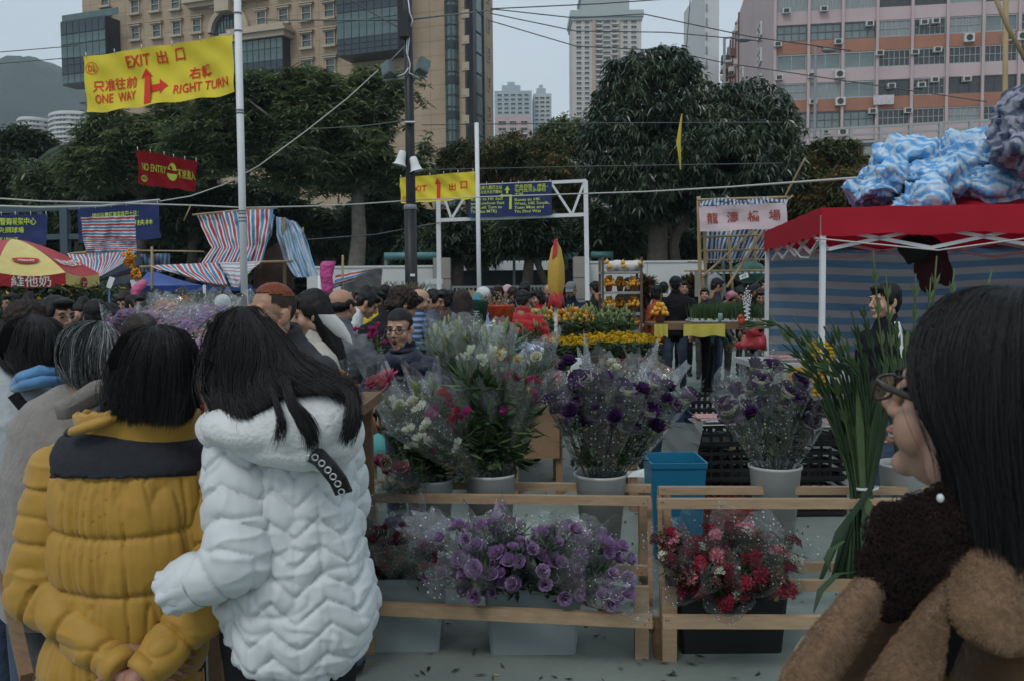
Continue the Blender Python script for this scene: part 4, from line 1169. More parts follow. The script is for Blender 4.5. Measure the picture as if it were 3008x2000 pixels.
for k in range(4):
 a,b=cs[k],cs[(k+1)%4]; mb=MB(); P=[]
 for i in range(9):
  s=i/8; P.append([a.lerp(apex,s).lerp(b.lerp(apex,s),j/8)-Vector((0,0,.18*math.sin(s*3.14)))for j in range(9)])
 mb.grid(P,0,True); mb.build('roof_panel',M_btent,t)
 mb=MB(); mb.grid([[a.lerp(b,j/10)-Vector((0,0,h))+Vector((0,.03*math.sin(j*2.0)*h*8,0))for j in range(11)]for h in(0,.12)],0,True); mb.build('valance',M_btent,t)
 mb=MB(); mb.path([Vector((a.x,a.y,0)),a],.03,6); mb.build('pole',M_steelw,t)
t=sheet('price_card','tilted white price card on a stick left of the blue tent','sign',[[(322,813,12),(338,817,12)],[(311,845,12),(326,849,12)]],[M_steelw],[0],1,'col',.002,2,1,2)
rod('card_stick','thin blue stick carrying the tilted price card',[(321,846,12.02),(321,1080,12.02)],.012,M_busb,None,'stick')
sheet('price_card','white price card behind the pink paper bundle','sign',[[(382,824,13),(411,820,13)],[(390,858,13),(408,858,13)]],[M_steelw],[0],1,'col',.002,2,2,2)
M_pinkp=mat('pink_paper',(.50,.11,.22),rough=.5,var=.25,vscale=5,bump=.8,bscale=10);
def bundle(name,label,pts,Y,m,seed,dz=.6):
 mb=MB(); P=[]
 n=20
 for(px0,px1,py)in pts:
  a,b=at(px0,py,Y),at(px1,py,Y); c=(a+b)/2; r=(b-a).length/2; row=[]
  for k in range(n):
   th=2*math.pi*k/n
   w=1+.16*mnoise.noise(Vector((math.cos(th)*2,math.sin(th)*2,c.z*4+seed)))
   row.append(c+Vector((math.cos(th)*r*w,math.sin(th)*r*dz*w,0)))
  P.append(row)
 mb.grid(P,0,True,closed=True)
 return mb.build(name,m)
tag(bundle('paper_bundle','x',[(385,404,872),(384,418,856),(392,432,838),(408,434,828),(414,428,822)],11.5,M_pinkp,1),'pale pink paper bundle held above the crowd before the blue tent','bundle')
tag(bundle('paper_bundle','x',[(950,972,866),(944,980,845),(940,976,815),(940,982,790),(944,986,774),(950,984,768)],10.5,mat('magenta_paper',(.46,.06,.22),rough=.4,var=.3,vscale=6,bump=.9,bscale=12),2),'magenta tissue wrapped bundle standing over the crowd','bundle')
rod('white_tube','short white upright tube beside the magenta bundle',[(938,812,11.5),(938,1000,11.5)],.02,M_steelw,None,'pole')
g=np.random.default_rng(3)
mb=MB(); mb.path([at(375,742,13),at(388,770,13),at(400,790,13),at(404,815,13)],.012,5);
tw=thing('orange_flower_spray','hanging spray of small orange flowers over the left crowd','flowers',at(390,775,13)); mb.build('stem',M_bark,tw)
M_or=mat('orange_petal',(.55,.22,.02),rough=.6,var=.3,vscale=30); fl=MB();
for k in range(5):fl.ellipsoid((.03*math.cos(k*1.26),.03*math.sin(k*1.26),0),(.025,.025,.015),None,6,4)
flm=fl.mesh('blossom',M_or)
for k in range(26):
 q=g.random(); p=at(375+30*q+g.normal(0,5),740+78*q+g.normal(0,4),13+g.normal(0,.05)); o=link_mesh('blossom',flm,tw); o.location=p-BASE[tw.name]; o.rotation_euler=tuple(g.random(3)*6)
M_pr=tarp('parasol_red',(.33,.012,.018)); M_py=tarp('parasol_yellow',(.56,.46,.16)); M_pw=mat('white_print',(.62,.6,.56),rough=.7)
UY=12.4
uc=at(40,805,UY); ur=S(229,UY); apex=at(40,703,UY).z; rimz=uc.z; valz=at(40,838,UY).z
t=thing('parasol','red and yellow market parasol with white lettering round its valance','parasol',(uc.x,UY,0))
def upt(a,q,off=0.0):
 r=ur*q
 z=apex-(apex-rimz)*(q**1.55)
 return Vector((uc.x+(r+off)*math.cos(a),UY+(r+off)*math.sin(a),z+off))
th0=R(18.1)
for k in range(8):
 a0,a1=th0-R(45)*k,th0-R(45)*(k+1)
 col=M_py if k%2==0 else M_pr
 col=M_pr if k%2==0 else M_py
 mb=MB(); P=[]
 for q in np.linspace(0.02,1,10):
  A,B=upt(a0,q),upt(a1,q)
  P.append([A.lerp(B,j/8)-Vector((0,0,.05*math.sin(math.pi*j/8)*q))for j in range(9)])
 mb.grid(P,0,True); pan=mb.build('panel',col,t)
 A,B=upt(a0,1),upt(a1,1)
 mb=MB(); mb.grid([[A.lerp(B,j/8)+Vector((0,0,-.05*math.sin(math.pi*j/8)-h*(1 if j in(0,8)else 1.02)))*1 for j in range(9)]for h in(0,.08,rimz-valz)],0,True)
 mb.build('valance',M_py if k%2==0 else M_pr,t)
 n=((A+B)/2-Vector((uc.x,UY,rimz))).normalized()
 d=(B-A).normalized()
 vz=rimz-.05-(rimz-valz)*.52
 f=lambda u,v,A=A,B=B,n=n,d=d:(A+B)/2*1.0+(d*u if d.x>0 else-d*u)+n*.014+Vector((0,0,vz-rimz+v))
 if k%2==1:
  mb=MB(); put_text(mb,f,'維他奶',0,0,.155,1.05,1); mb.build('lettering',M_pw,t)
 else:
  mb=MB(); mb.add([f(.085*math.cos(q),.072*math.sin(q))for q in np.linspace(0,6.283,22,False)],[tuple(range(22))]); mb.build('badge',M_pr,t)
  f2=lambda u,v,f=f,n=n:f(u,v)+n*.004
  mb=MB(); put_text(mb,f2,'VITASOY',0,0,.034,1,1); mb.build('lettering',M_pw,t)
 am=(a0+a1)/2
 def slope(u,v,am=am,q0=.74):
  q=q0-v/(ur*1.1); aa=am+u/(ur*q)*(1 if math.sin(am)<0 else 1)
  A_=upt(a0,q); B_=upt(a1,q); s=(aa-a0)/(a1-a0); P_=A_.lerp(B_,s)
  return P_+Vector((math.cos(am)*.012,math.sin(am)*.012,.02-.05*math.sin(math.pi*min(1,max(0,s)))*q))
 if k%2==1:
  mb=MB(); mb.add([slope(.17*math.cos(q),.07*math.sin(q))for q in np.linspace(0,6.283,24,False)],[tuple(range(24))]); mb.build('badge',M_pr,t)
  s2=lambda u,v,sl=slope:sl(u,v)+Vector((math.cos(am)*.004,math.sin(am)*.004,.006))
  mb=MB(); put_text(mb,s2,'vitasoy',0,0,.075,1,1); mb.build('lettering',M_pw,t)
 else:
  mb=MB(); put_text(mb,slope,'維他奶',0,-.05,.15,1.2,1); mb.build('lettering',M_pw,t)
mb=MB(); mb.path([(uc.x,UY,0),(uc.x,UY,apex)],.022,8); mb.build('pole',M_bamb,t)
t=thing('bamboo_stall','open bamboo scaffold stall roofed with blue striped cloth','stall',at(2180,930,17).xy.to_3d())
def bam(a,b,r,m=M_bamb,nm='bamboo_pole'):
 A,B=at(*a),at(*b); mb=MB(); n=7
 mb.path([A.lerp(B,i/n)for i in range(n+1)],[r*(1.0 if i%2 else 1.06)for i in range(n+1)],7); mb.build(nm,m,t)
for(a,b,r)in[((2052,578,16.4),(2060,1085,16.4),.035),((2066,600,16.5),(2082,1085,16.5),.03),((2140,680,17.2),(2152,860,17.2),.028),((2218,680,17.3),(2222,880,17.3),.03),((2300,600,17),(2306,1085,17),.03),((2060,697,16.5),(2290,690,16.8),.02),((2060,738,16.5),(2310,732,16.8),.022),((2060,765,16.5),(2310,762,16.8),.016),((2055,798,16.5),(2310,795,16.8),.026),((2010,797,16.4),(2060,796,16.5),.014),((2048,588,16.3),(2316,580,16.5),.024),((2062,815,16.3),(2215,676,16.6),.022),((2135,845,16.3),(2240,680,16.7),.026),((2052,960,16.4),(2110,1085,16.4),.02),((2300,590,16.6),(2365,465,16.2),.018),((2290,606,16.3),(2330,575,16.2),.018),((2262,700,17.6),(2262,820,17.6),.02),((2020,770,16.4),(2060,772,16.5),.012)]:
 bam(a,b,r)
S2=[T_n,tarp('tarp_greyblue',(.28,.34,.42))]
def child_sheet(nm,rows,mats,seq,per,along,amp,nsub,seed,ncol=None):
 o=sheet(nm,None,None,rows,mats,seq,per,along,amp,nsub,seed,ncol)
 o.parent=t; o.location=-BASE[t.name]
child_sheet('roof_cloth',[[(2056,594,16.2),(2120,582,16.2),(2180,590,16.2),(2240,580,16.2),(2312,588,16.2)],[(2054,606,16.1),(2312,600,16.1)]],S2,[0,1],22,'col',.05,4,21)
child_sheet('back_cloth',[[(2070,680,18),(2300,670,18)],[(2070,775,18.1),(2230,770,18.1)]],S2,[0,1],17,'col',.06,6,22)
child_sheet('shelf_board',[[(2060,800,16.5),(2312,797,16.8)],[(2060,806,16.3),(2312,803,16.6)]],[M_alu,M_dkf],[0,1],14,'col',.0,2,23)
c=(at(2053,608,15.95),at(2310,596,15.95),at(2313,668,15.95),at(2056,681,15.95))
M_brush=mat('brown_red_brush_print',(.30,.055,.03),rough=.7)
banner('stall_banner','pale pink banner with brushed brown characters on the bamboo stall',c,cloth_mat('pink_banner_cloth',(.52,.41,.44)),[(ch,u-.065,.30,u+.065,.74,M_brush)for ch,u in zip('龍濤橘場',(.15,.385,.62,.86))],amp=.025,waves=1,seed=8)
q=MB(); q.ellipsoid(at(2200,800,17.4),(.35,.3,.22),None,12,8); tag(q.build('green_bundle',tarp('green_cloth',(.03,.10,.075))),'dark green bundle stored on the bamboo stall shelf','bundle')
q=MB(); q.box(at(2075,835,17.6),(.4,.3,.5)); q.ellipsoid(at(2100,850,17.3),(.22,.2,.3),None,10,7); tag(q.build('wrapped_goods',tarp('grey_plastic',(.24,.26,.26))),'grey plastic wrapped goods behind the bamboo posts','bundle')
sheet('number_card','white card with the number 475 on the bamboo stall','sign',[[(2171,810,15.8),(2196,802,15.8)],[(2174,823,15.8),(2200,815,15.8)]],[M_steelw],[0],1,'col',0,2,1,2)
a,b=at(2173,816,15.77),at(2198,808.5,15.77); dd=(b-a).normalized(); q=MB(); put_text(q,lambda u,v:(a+b)/2+dd*u+Vector((0,0,v)),'475',0,0,.06,1,1); o=q.build('lettering',M_black); o.parent=bpy.data.objects['number_card'];
M_can=leaf_mat('red_canopy_cloth',(.46,.012,.032),rough=.6,spec=.3,var=.06,trans=.35,cloth=True)
fl=at(2412,612,6.5); ztop,zval=fl.z,at(2412,692,6.5).z
di=Vector((math.sin(R(7.8)),math.cos(R(7.8)),0)); dr=Vector((math.cos(R(7.8)),-math.sin(R(7.8)),0))
LN=2.75
pc=[Vector((fl.x,fl.y,ztop)),Vector((fl.x,fl.y,ztop))+dr*3.0]
pc+=[pc[1]+di*LN,pc[0]+di*LN]
apx=(pc[0]+pc[2])/2+Vector((0,0,.62))
t=thing('canopy','red pop up canopy with white frame over the stall on the right','canopy',((pc[0]+pc[2])/2).xy.to_3d())
for k in range(4):
 a,b=pc[k],pc[(k+1)%4]; P=[]
 for i in range(13):
  s=i/12; P.append([a.lerp(apx,s).lerp(b.lerp(apx,s),j/16)+Vector((0,0,-.20*math.sin(s*3.14)-.012*math.sin(j*1.9+k)*(1-s)))for j in range(17)])
 mb=MB(); mb.grid(P,0,True); mb.build('roof_panel',M_can,t)
 mb=MB(); nn=(b-a).cross(Vector((0,0,1))).normalized()
 mb.grid([[a.lerp(b,j/24)+nn*(.012+.014*mnoise.noise(Vector((j*.7,h*9,k))))-Vector((0,0,h*(ztop-zval)+(.012*math.sin(j*1.3)if h==1 else 0)))for j in range(25)]for h in(0,.5,1)],0,True); mb.build('valance',M_can,t)
for k in(0,1,2,3):
 p=pc[k]+(apx-pc[k])*.012
 q=MB(); q.box((p.x,p.y,(ztop-.05)/2),(.036,.036,ztop-.05)); q.build('leg',M_steelw,t)
 ins=lambda q:q+(apx-q)*.045-Vector((0,0,.055)); a,b=ins(pc[k]),ins(pc[(k+1)%4])
 for(s0,s1,u0,u1)in((0,.25,.02,.17),(.25,.5,.17,.02),(0,.25,.17,.02),(.25,.5,.02,.17),(.5,.75,.02,.17),(.75,1,.17,.02),(.5,.75,.17,.02),(.75,1,.02,.17)):
  q=MB(); q.beam(a.lerp(b,s0)-Vector((0,0,u0+.1)),a.lerp(b,s1)-Vector((0,0,u1+.1)),.02,.026); q.build('truss_bar',M_steelw,t)
bl=pc[3]; br=pc[2]
P=[]; nb=26
for j in range(nb+1):
 z=zval-.02-j*(zval-.15)/nb
 P.append([bl.lerp(br,i/24*1.02)*1.0+Vector((0,.05*math.sin(i*.9)+.03*mnoise.noise(Vector((i*.8,j*.5,3))),0))+Vector((0,0,z-ztop+.015*math.sin(i*.5+j*.3)))for i in range(25)])
P=[]
NR=52
for j in range(NR+1):
 z=zval+.02-j*(zval-.1)/NR
 P.append([bl.lerp(br,i/24*1.02)+Vector((0,.03*math.sin(i*.9)+.03*mnoise.noise(Vector((i*.8,j*.25,3))),z-ztop+.02*math.sin(i*.35+j*.1)))for i in range(25)])
mb=MB(); mb.grid(P,[(j//2)%2 for j in range(NR)for i in range(24)],True)
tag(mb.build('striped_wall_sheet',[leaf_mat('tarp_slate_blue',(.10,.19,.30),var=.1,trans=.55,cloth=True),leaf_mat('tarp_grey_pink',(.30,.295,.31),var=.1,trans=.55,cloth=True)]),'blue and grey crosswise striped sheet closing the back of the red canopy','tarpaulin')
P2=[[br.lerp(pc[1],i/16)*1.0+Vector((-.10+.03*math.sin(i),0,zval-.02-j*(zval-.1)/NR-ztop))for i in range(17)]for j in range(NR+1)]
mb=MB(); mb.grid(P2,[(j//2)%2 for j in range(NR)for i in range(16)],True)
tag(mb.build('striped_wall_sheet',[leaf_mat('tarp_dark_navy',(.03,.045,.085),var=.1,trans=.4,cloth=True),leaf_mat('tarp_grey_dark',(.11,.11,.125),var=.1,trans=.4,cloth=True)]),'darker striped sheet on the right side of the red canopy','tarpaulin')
wire('rope','white cord strung below the front of the red canopy',[pc[0]+dr*-.05+Vector((0,-.03,-.22)),pc[0]+dr*.8+Vector((0,-.03,-.32)),pc[0]+dr*1.5+Vector((0,-.03,-.23)),pc[0]+dr*3+Vector((0,-.03,-.3))],.006,M_rope)
wire('rope','loose loop of white cord at the left corner of the red canopy',[at(2320,728,8.0),at(2335,735,7.6),at(2352,757,7.3),at(2378,758,7.0),at(2402,707,6.55)],.007,M_rope)
def crumple(name,label,blobs,mats_,vox,amp,seed,cat='tarpaulin'):
 mb=MB()
 for(px,py,Y,rx,ry,rz)in blobs:
  mb.ellipsoid(at(px,py,Y),(S(rx,Y),rz,S(ry,Y)),Matrix.Rotation(.5*math.sin(px),3,'Y'),20,12)
 V,Fc=remeshed(mb,vox,2)
 n=vertex_normals(V,Fc)
 W_=V+.12*np.stack([vnoise(V,3,seed+7),vnoise(V,3,seed+8),vnoise(V,3,seed+9)],1)
 def ridge(s,k):return 1-np.abs(vnoise(W_*np.array([.55,1,1.9]),s,k))
 d=amp*(1.0*vnoise(V,4,seed)+1.5*ridge(5,seed+1)**3+.9*ridge(11,seed+2)**3+.4*ridge(24,seed+3)**2)
 V=V+n*(d-amp*.8)[:,None]
 mb=MB(); mb.add(V,Fc,0,True)
 return tag(mb.build(name,mats_),label,cat)
def wave_tarp(name,c1,c2,scale,c3=None):
 """shiny woven plastic with soft stripes that follow its folds"""
 m=mat(name,c1,rough=.32,bump=.5,bscale=16,spec=.5)
 nt=m.node_tree; b=nt.nodes['Principled BSDF']
 tc=nt.nodes.new('ShaderNodeTexCoord'); nz=nt.nodes.new('ShaderNodeTexNoise'); nz.inputs['Scale'].default_value=4.5; nz.inputs['Detail'].default_value=3
 va=nt.nodes.new('ShaderNodeVectorMath'); va.operation='MULTIPLY_ADD'; va.inputs[1].default_value=(.22,.22,.22)
 wv=nt.nodes.new('ShaderNodeTexWave'); wv.inputs['Scale'].default_value=scale; wv.inputs['Distortion'].default_value=3.5; wv.inputs['Detail'].default_value=3; wv.bands_direction='DIAGONAL'
 rp=nt.nodes.new('ShaderNodeValToRGB'); rp.color_ramp.elements[0].position=.15; rp.color_ramp.elements[1].position=.85
 rp.color_ramp.elements[0].color=(*c1,1); rp.color_ramp.elements[1].color=(*c2,1)
 nt.links.new(tc.outputs['Object'],nz.inputs['Vector']); nt.links.new(nz.outputs['Color'],va.inputs[0]); nt.links.new(tc.outputs['Object'],va.inputs[2])
 nt.links.new(va.outputs[0],wv.inputs['Vector']); nt.links.new(wv.outputs['Fac'],rp.inputs[0]); nt.links.new(rp.outputs[0],b.inputs['Base Color'])
 return m
M_ctarp=wave_tarp('crumpled_blue_tarp',(.10,.31,.60),(.44,.57,.69),4.5)
crumple('blue_tarpaulin','crumpled blue and white tarpaulin heaped on the red canopy roof',[(2600,530,7.2,62,48,.3),(2660,480,7.5,70,62,.35),(2740,540,7.1,80,50,.3),(2820,480,7.4,90,62,.4),(2890,560,7.2,120,48,.4),(2960,510,7.4,90,55,.4),(2700,590,6.85,68,40,.22),(2570,560,7.2,45,38,.25),(3040,560,7.2,80,48,.4)],M_ctarp,.018,.065,3)
M_ntarp=wave_tarp('navy_striped_tarp',(.03,.04,.085),(.26,.27,.33),3.4)
crumple('striped_bundle','navy and white striped bundle at the upper right edge',[(2985,400,6.6,50,80,.25),(3020,340,6.6,60,70,.3),(3040,440,6.6,80,70,.3),(2950,435,6.6,30,40,.18)],M_ntarp,.03,.05,9,'bundle')
for(pts,r,lab)in[([(2955,-20,7.6),(2952,320,7.4),(2950,470,7.3)],.022,'upright bamboo pole at the upper right above the tarpaulin'),([(2918,-20,7.2),(2960,80,7.2),(3030,210,7.2)],.018,'slanting bamboo pole crossing the upright one at the upper right'),([(2768,625,6.8),(2822,631,6.75)],.006,'short cane lying on the red canopy roof')]:
 rod('bamboo_pole',lab,pts,r,M_bamb)
M_maroon=mat('maroon_cloth',(.045,.006,.010),rough=.8,var=.2,bump=.4,bscale=30)
mb=MB()
for(a,b,ra,rb)in[((2725,735,7.6),(2735,790,7.6),.12,.14),((2720,745,7.6),(2722,835,7.55),.07,.065),((2760,745,7.6),(2782,800,7.6),.06,.05),((2722,830,7.55),(2724,846,7.55),.06,.05),((2750,740,7.6),(2775,820,7.6),.05,.06)]:
 mb.capsule(at(*a),at(*b),ra,rb,12)
V,Fc=remeshed(mb,.018,2); n_=vertex_normals(V,Fc); V=V+n_*(.014*vnoise(V,14,2))[:,None]
mb=MB(); mb.add(V,Fc,0,True); tag(mb.build('hanging_jacket',M_maroon),'dark maroon jacket hung from the canopy frame','jacket')
mb=MB()
for(a,b,ra,rb)in[((2672,725,7.5),(2700,735,7.5),.10,.11),((2665,740,7.5),(2672,770,7.5),.05,.03),((2690,705,7.5),(2700,690,7.5),.02,.015)]:
 mb.capsule(at(*a),at(*b),ra,rb,12)
V,Fc=remeshed(mb,.018,2); mb=MB(); mb.add(V,Fc,0,True); tag(mb.build('hanging_bag',mat('black_bag',(.006,.006,.007),rough=.6)),'black bag hung under the canopy beside the maroon jacket','bag')
# people
def skin(name,col):return mat(name,col,rough=.5,var=.10,vscale=25,spec=.35,sub=.12)
SK=[skin('skin_light',(.42,.25,.175)),skin('skin_warm',(.36,.20,.13)),skin('skin_tan',(.28,.15,.095))]
def hair_mat(name,col,rough=.45,spec=.22,var=.5):return mat(name,col,rough=rough,var=var,vscale=30,stretch=(3,3,.35),bump=.5,bscale=120,spec=spec)
H_black=hair_mat('black_hair',(.0085,.008,.0085)); H_brown=hair_mat('dark_brown_hair',(.022,.014,.010)); H_grey=hair_mat('grey_hair',(.10,.105,.11),var=.7); H_white=hair_mat('white_hair',(.32,.32,.31)); H_red=hair_mat('red_dyed_hair',(.15,.034,.010),var=.5)
def cloth(name,col,rough=.85,var=.14,bump=.45,bscale=26,sheen=None):
 if sheen is None:sheen=.12 if max(col)>.1 else.0
 return mat(name,col,rough=rough,var=var,vscale=9,bump=bump,bscale=bscale,sheen=sheen,spec=.4 if max(col)>.1 else.15)
H_under=mat('hair_roots',(.005,.005,.005),rough=1.0,spec=.0)
M_shoe=mat('dark_shoe',(.015,.014,.014),rough=.5)
M_eye=mat('eye_dark',(.012,.009,.008),rough=.25); M_lip=mat('lip',(.28,.125,.10),rough=.5); M_brow=mat('eyebrow',(.018,.014,.012),rough=.8); M_eyew=mat('eye_white',(.50,.48,.46),rough=.3)
def head_prims(mb,jaw=1.0,nose=1.0,female=False,mouth_open=0.0):
 mb.ellipsoid((0,-.014,.032),(.074,.090,.083),None,20,12)
 mb.ellipsoid((0,.024,-.026),(.061,.062,.082),None,20,12)
 mb.ellipsoid((0,.026,-.074-.010*mouth_open),(.044*jaw,.050,.040),None,16,10)
 mb.ellipsoid((0,.066,-.098-.012*mouth_open),(.022*jaw,.019,.018),None,12,8)
 for s in(-1,1):
  mb.ellipsoid((s*.036,.052,-.034),(.029,.027,.032)if female else(.027,.026,.028),None,12,8)
  mb.ellipsoid((s*.058,-.006,-.060),(.016,.03,.036),None,10,8)
  mb.ellipsoid((s*.077,-.012,-.012),(.010,.020,.033),Matrix.Rotation(s*.35,3,'Z')@Matrix.Rotation(.2,3,'X'),10,8)
  mb.ellipsoid((s*.031,.074 if female else.076,.024),(.024,.010 if female else.012,.012),None,10,6)
  mb.ellipsoid((s*.0115*nose,.093,-.036),(.010,.012,.009),None,8,6)
 mb.capsule((0,.086,.010),(0,.106,-.026),.0085,.0125*nose,10)
 mb.ellipsoid((0,.108,-.030),(.0125*nose,.011,.010),None,10,6)
 if mouth_open:
  mb.ellipsoid((0,.088,-.056),(.022,.010,.007),None,10,6); mb.ellipsoid((0,.083,-.086),(.018,.010,.008),None,10,6)
 else:
  mb.ellipsoid((0,.088,-.059),(.023,.010,.0075),None,10,6); mb.ellipsoid((0,.086,-.071),(.019,.010,.008),None,10,6)
 mb.capsule((0,-.024,-.05),(0,-.038,-.19),.052 if not female else.046,.058 if not female else.05,14)
_heads={}
def head_mesh(voxel=.007,**kw):
 key=(voxel,tuple(sorted(kw.items())))
 if key not in _heads:
  mb=MB(); head_prims(mb,**kw); _heads[key]=remeshed(mb,voxel,2,.45)
 return _heads[key]
def hair_shell(style,voxel=.009):
 key=('hair',style,voxel)
 if key in _heads:return _heads[key]
 mb=MB(); e=mb.ellipsoid
 if style=='bald':
  e((0,-.050,.000),(.074,.062,.050),None,16,10)
  for s in(-1,1):e((s*.070,-.012,.015),(.014,.045,.036))
 elif style=='cap':
  e((0,-.016,.060),(.086,.104,.066)); mb.box((0,.105,.052),(.12,.08,.012)); e((0,.08,.052),(.07,.065,.009))
 elif style=='beanie':
  e((0,-.016,.052),(.088,.104,.086)); mb.path([(0,-.01,.005),(0,-.01,.040)],[(.106,.090),(.106,.090)],22,up=(1,0,0))
 else:
  e((0,-.022,.046),(.084,.096,.082)); e((0,-.062,.0),(.072,.050,.070)); e((0,.050,.082),(.062,.042,.026))
  for s in(-1,1):e((s*.074,.012,.020),(.012,.034,.045))
  if style in('short','crop'):e((0,-.070,-.050),(.055,.030,.035))
  if style=='crop':pass
  if style=='bob':
   e((0,-.060,-.05),(.084,.050,.085))
   for s in(-1,1):mb.capsule((s*.074,-.005,.02),(s*.070,.002,-.085),.026,.022,10)
   e((0,.075,.052),(.055,.018,.026))
  if style=='long':
   mb.path([(0,-.036,.04),(0,-.050,-.06),(0,-.064,-.16),(0,-.076,-.27),(0,-.085,-.38)],[(.076,.094),(.070,.095),(.058,.092),(.042,.080),(.014,.05)],18,up=(1,0,0))
  if style=='bun':
   e((0,-.070,.105),(.042,.042,.040))
  if style=='pony':
   mb.capsule((0,-.10,.02),(0,-.125,-.14),.034,.016,10)
  if style=='curly':
   e((0,-.030,.045),(.098,.112,.095)); e((0,-.06,-.03),(.092,.06,.07))
 V,Fc=remeshed(mb,voxel,1)
 n=vertex_normals(V,Fc)
 ang=np.arctan2(V[:,0],V[:,1]+.02)
 if style not in('cap','beanie'):
  amp=.010 if style=='curly' else.0045
  q=np.stack([ang*7,V[:,2]*(60 if style=='curly' else 10),np.hypot(V[:,0],V[:,1])*12],1)
  V=V+n*(amp*(vnoise(q,1.6,4)+.6*vnoise(q,3.7,9)))[:,None]
 _heads[key]=(V,Fc)
 return V,Fc
FING=[(-.034,.086,.0085),(-.012,.098,.009),(.011,.092,.0085),(.032,.074,.0075)]
def hand_prims(mb,M,curl=.5,side=1,s=1.0):
 """hand in its own frame: wrist at the origin, fingers towards +y, palm facing -z, thumb towards side*x"""
 T=lambda p:M@Vector((p[0]*s*side,p[1]*s,p[2]*s))
 mb.capsule(T((0,-.02,0)),T((0,.018,0)),.026*s,.029*s,10)
 for(x,L,r)in FING:
  x=-x
  a=T((x*.6,.012,.0)); b=T((x,.088,.004)); mb.capsule(a,b,.015*s,.0125*s,8)
  p=Vector((x,.088,.004)); ang=0
  for k,f in enumerate((.45,.32,.23)):
   ang+=curl*(.9,1.1,.7)[k]
   q=p+Vector((x*.05,math.cos(ang)*L*f,-math.sin(ang)*L*f))
   mb.capsule(T(p),T(q),r*(1-.12*k)*s,r*(.9-.12*k)*s,8); p=q
 p=Vector((.022,.018,-.006))
 for(d,r0,r1)in((Vector((.030,.030,-.012)),.016,.0125),(Vector((.016,.030,-.012-.01*curl)),.012,.0105),(Vector((.004,.026,-.012*curl)),.0105,.0085)):
  mb.capsule(T(p),T(p+d),r0*s,r1*s,8); p=p+d
def frame(o,fwd,up):
 y=Vector(fwd).normalized(); z=Vector(up); z=(z-y*z.dot(y)).normalized(); x=y.cross(z)
 return Matrix.Translation(o)@Matrix((x,y,z)).transposed().to_4x4()
POSES={'stand':((.25,-.02,1.10),(.245,.07,.86),0,0),'pocket':((.275,-.06,1.12),(.20,.10,.93),0,6),'fold':((.255,.0,1.11),(.10,.235,1.08),3,12),'reach':((.24,.10,1.13),(.15,.36,1.08),8,16),'lean':((.22,.12,1.12),(.13,.34,1.02),32,14),'bend':((.20,.16,1.14),(.14,.30,.98),68,-12),'stoop':((.25,.06,1.13),(.15,.26,1.02),22,-14),'look':((.25,-.01,1.10),(.20,.15,.95),4,28)}
_bodies={}
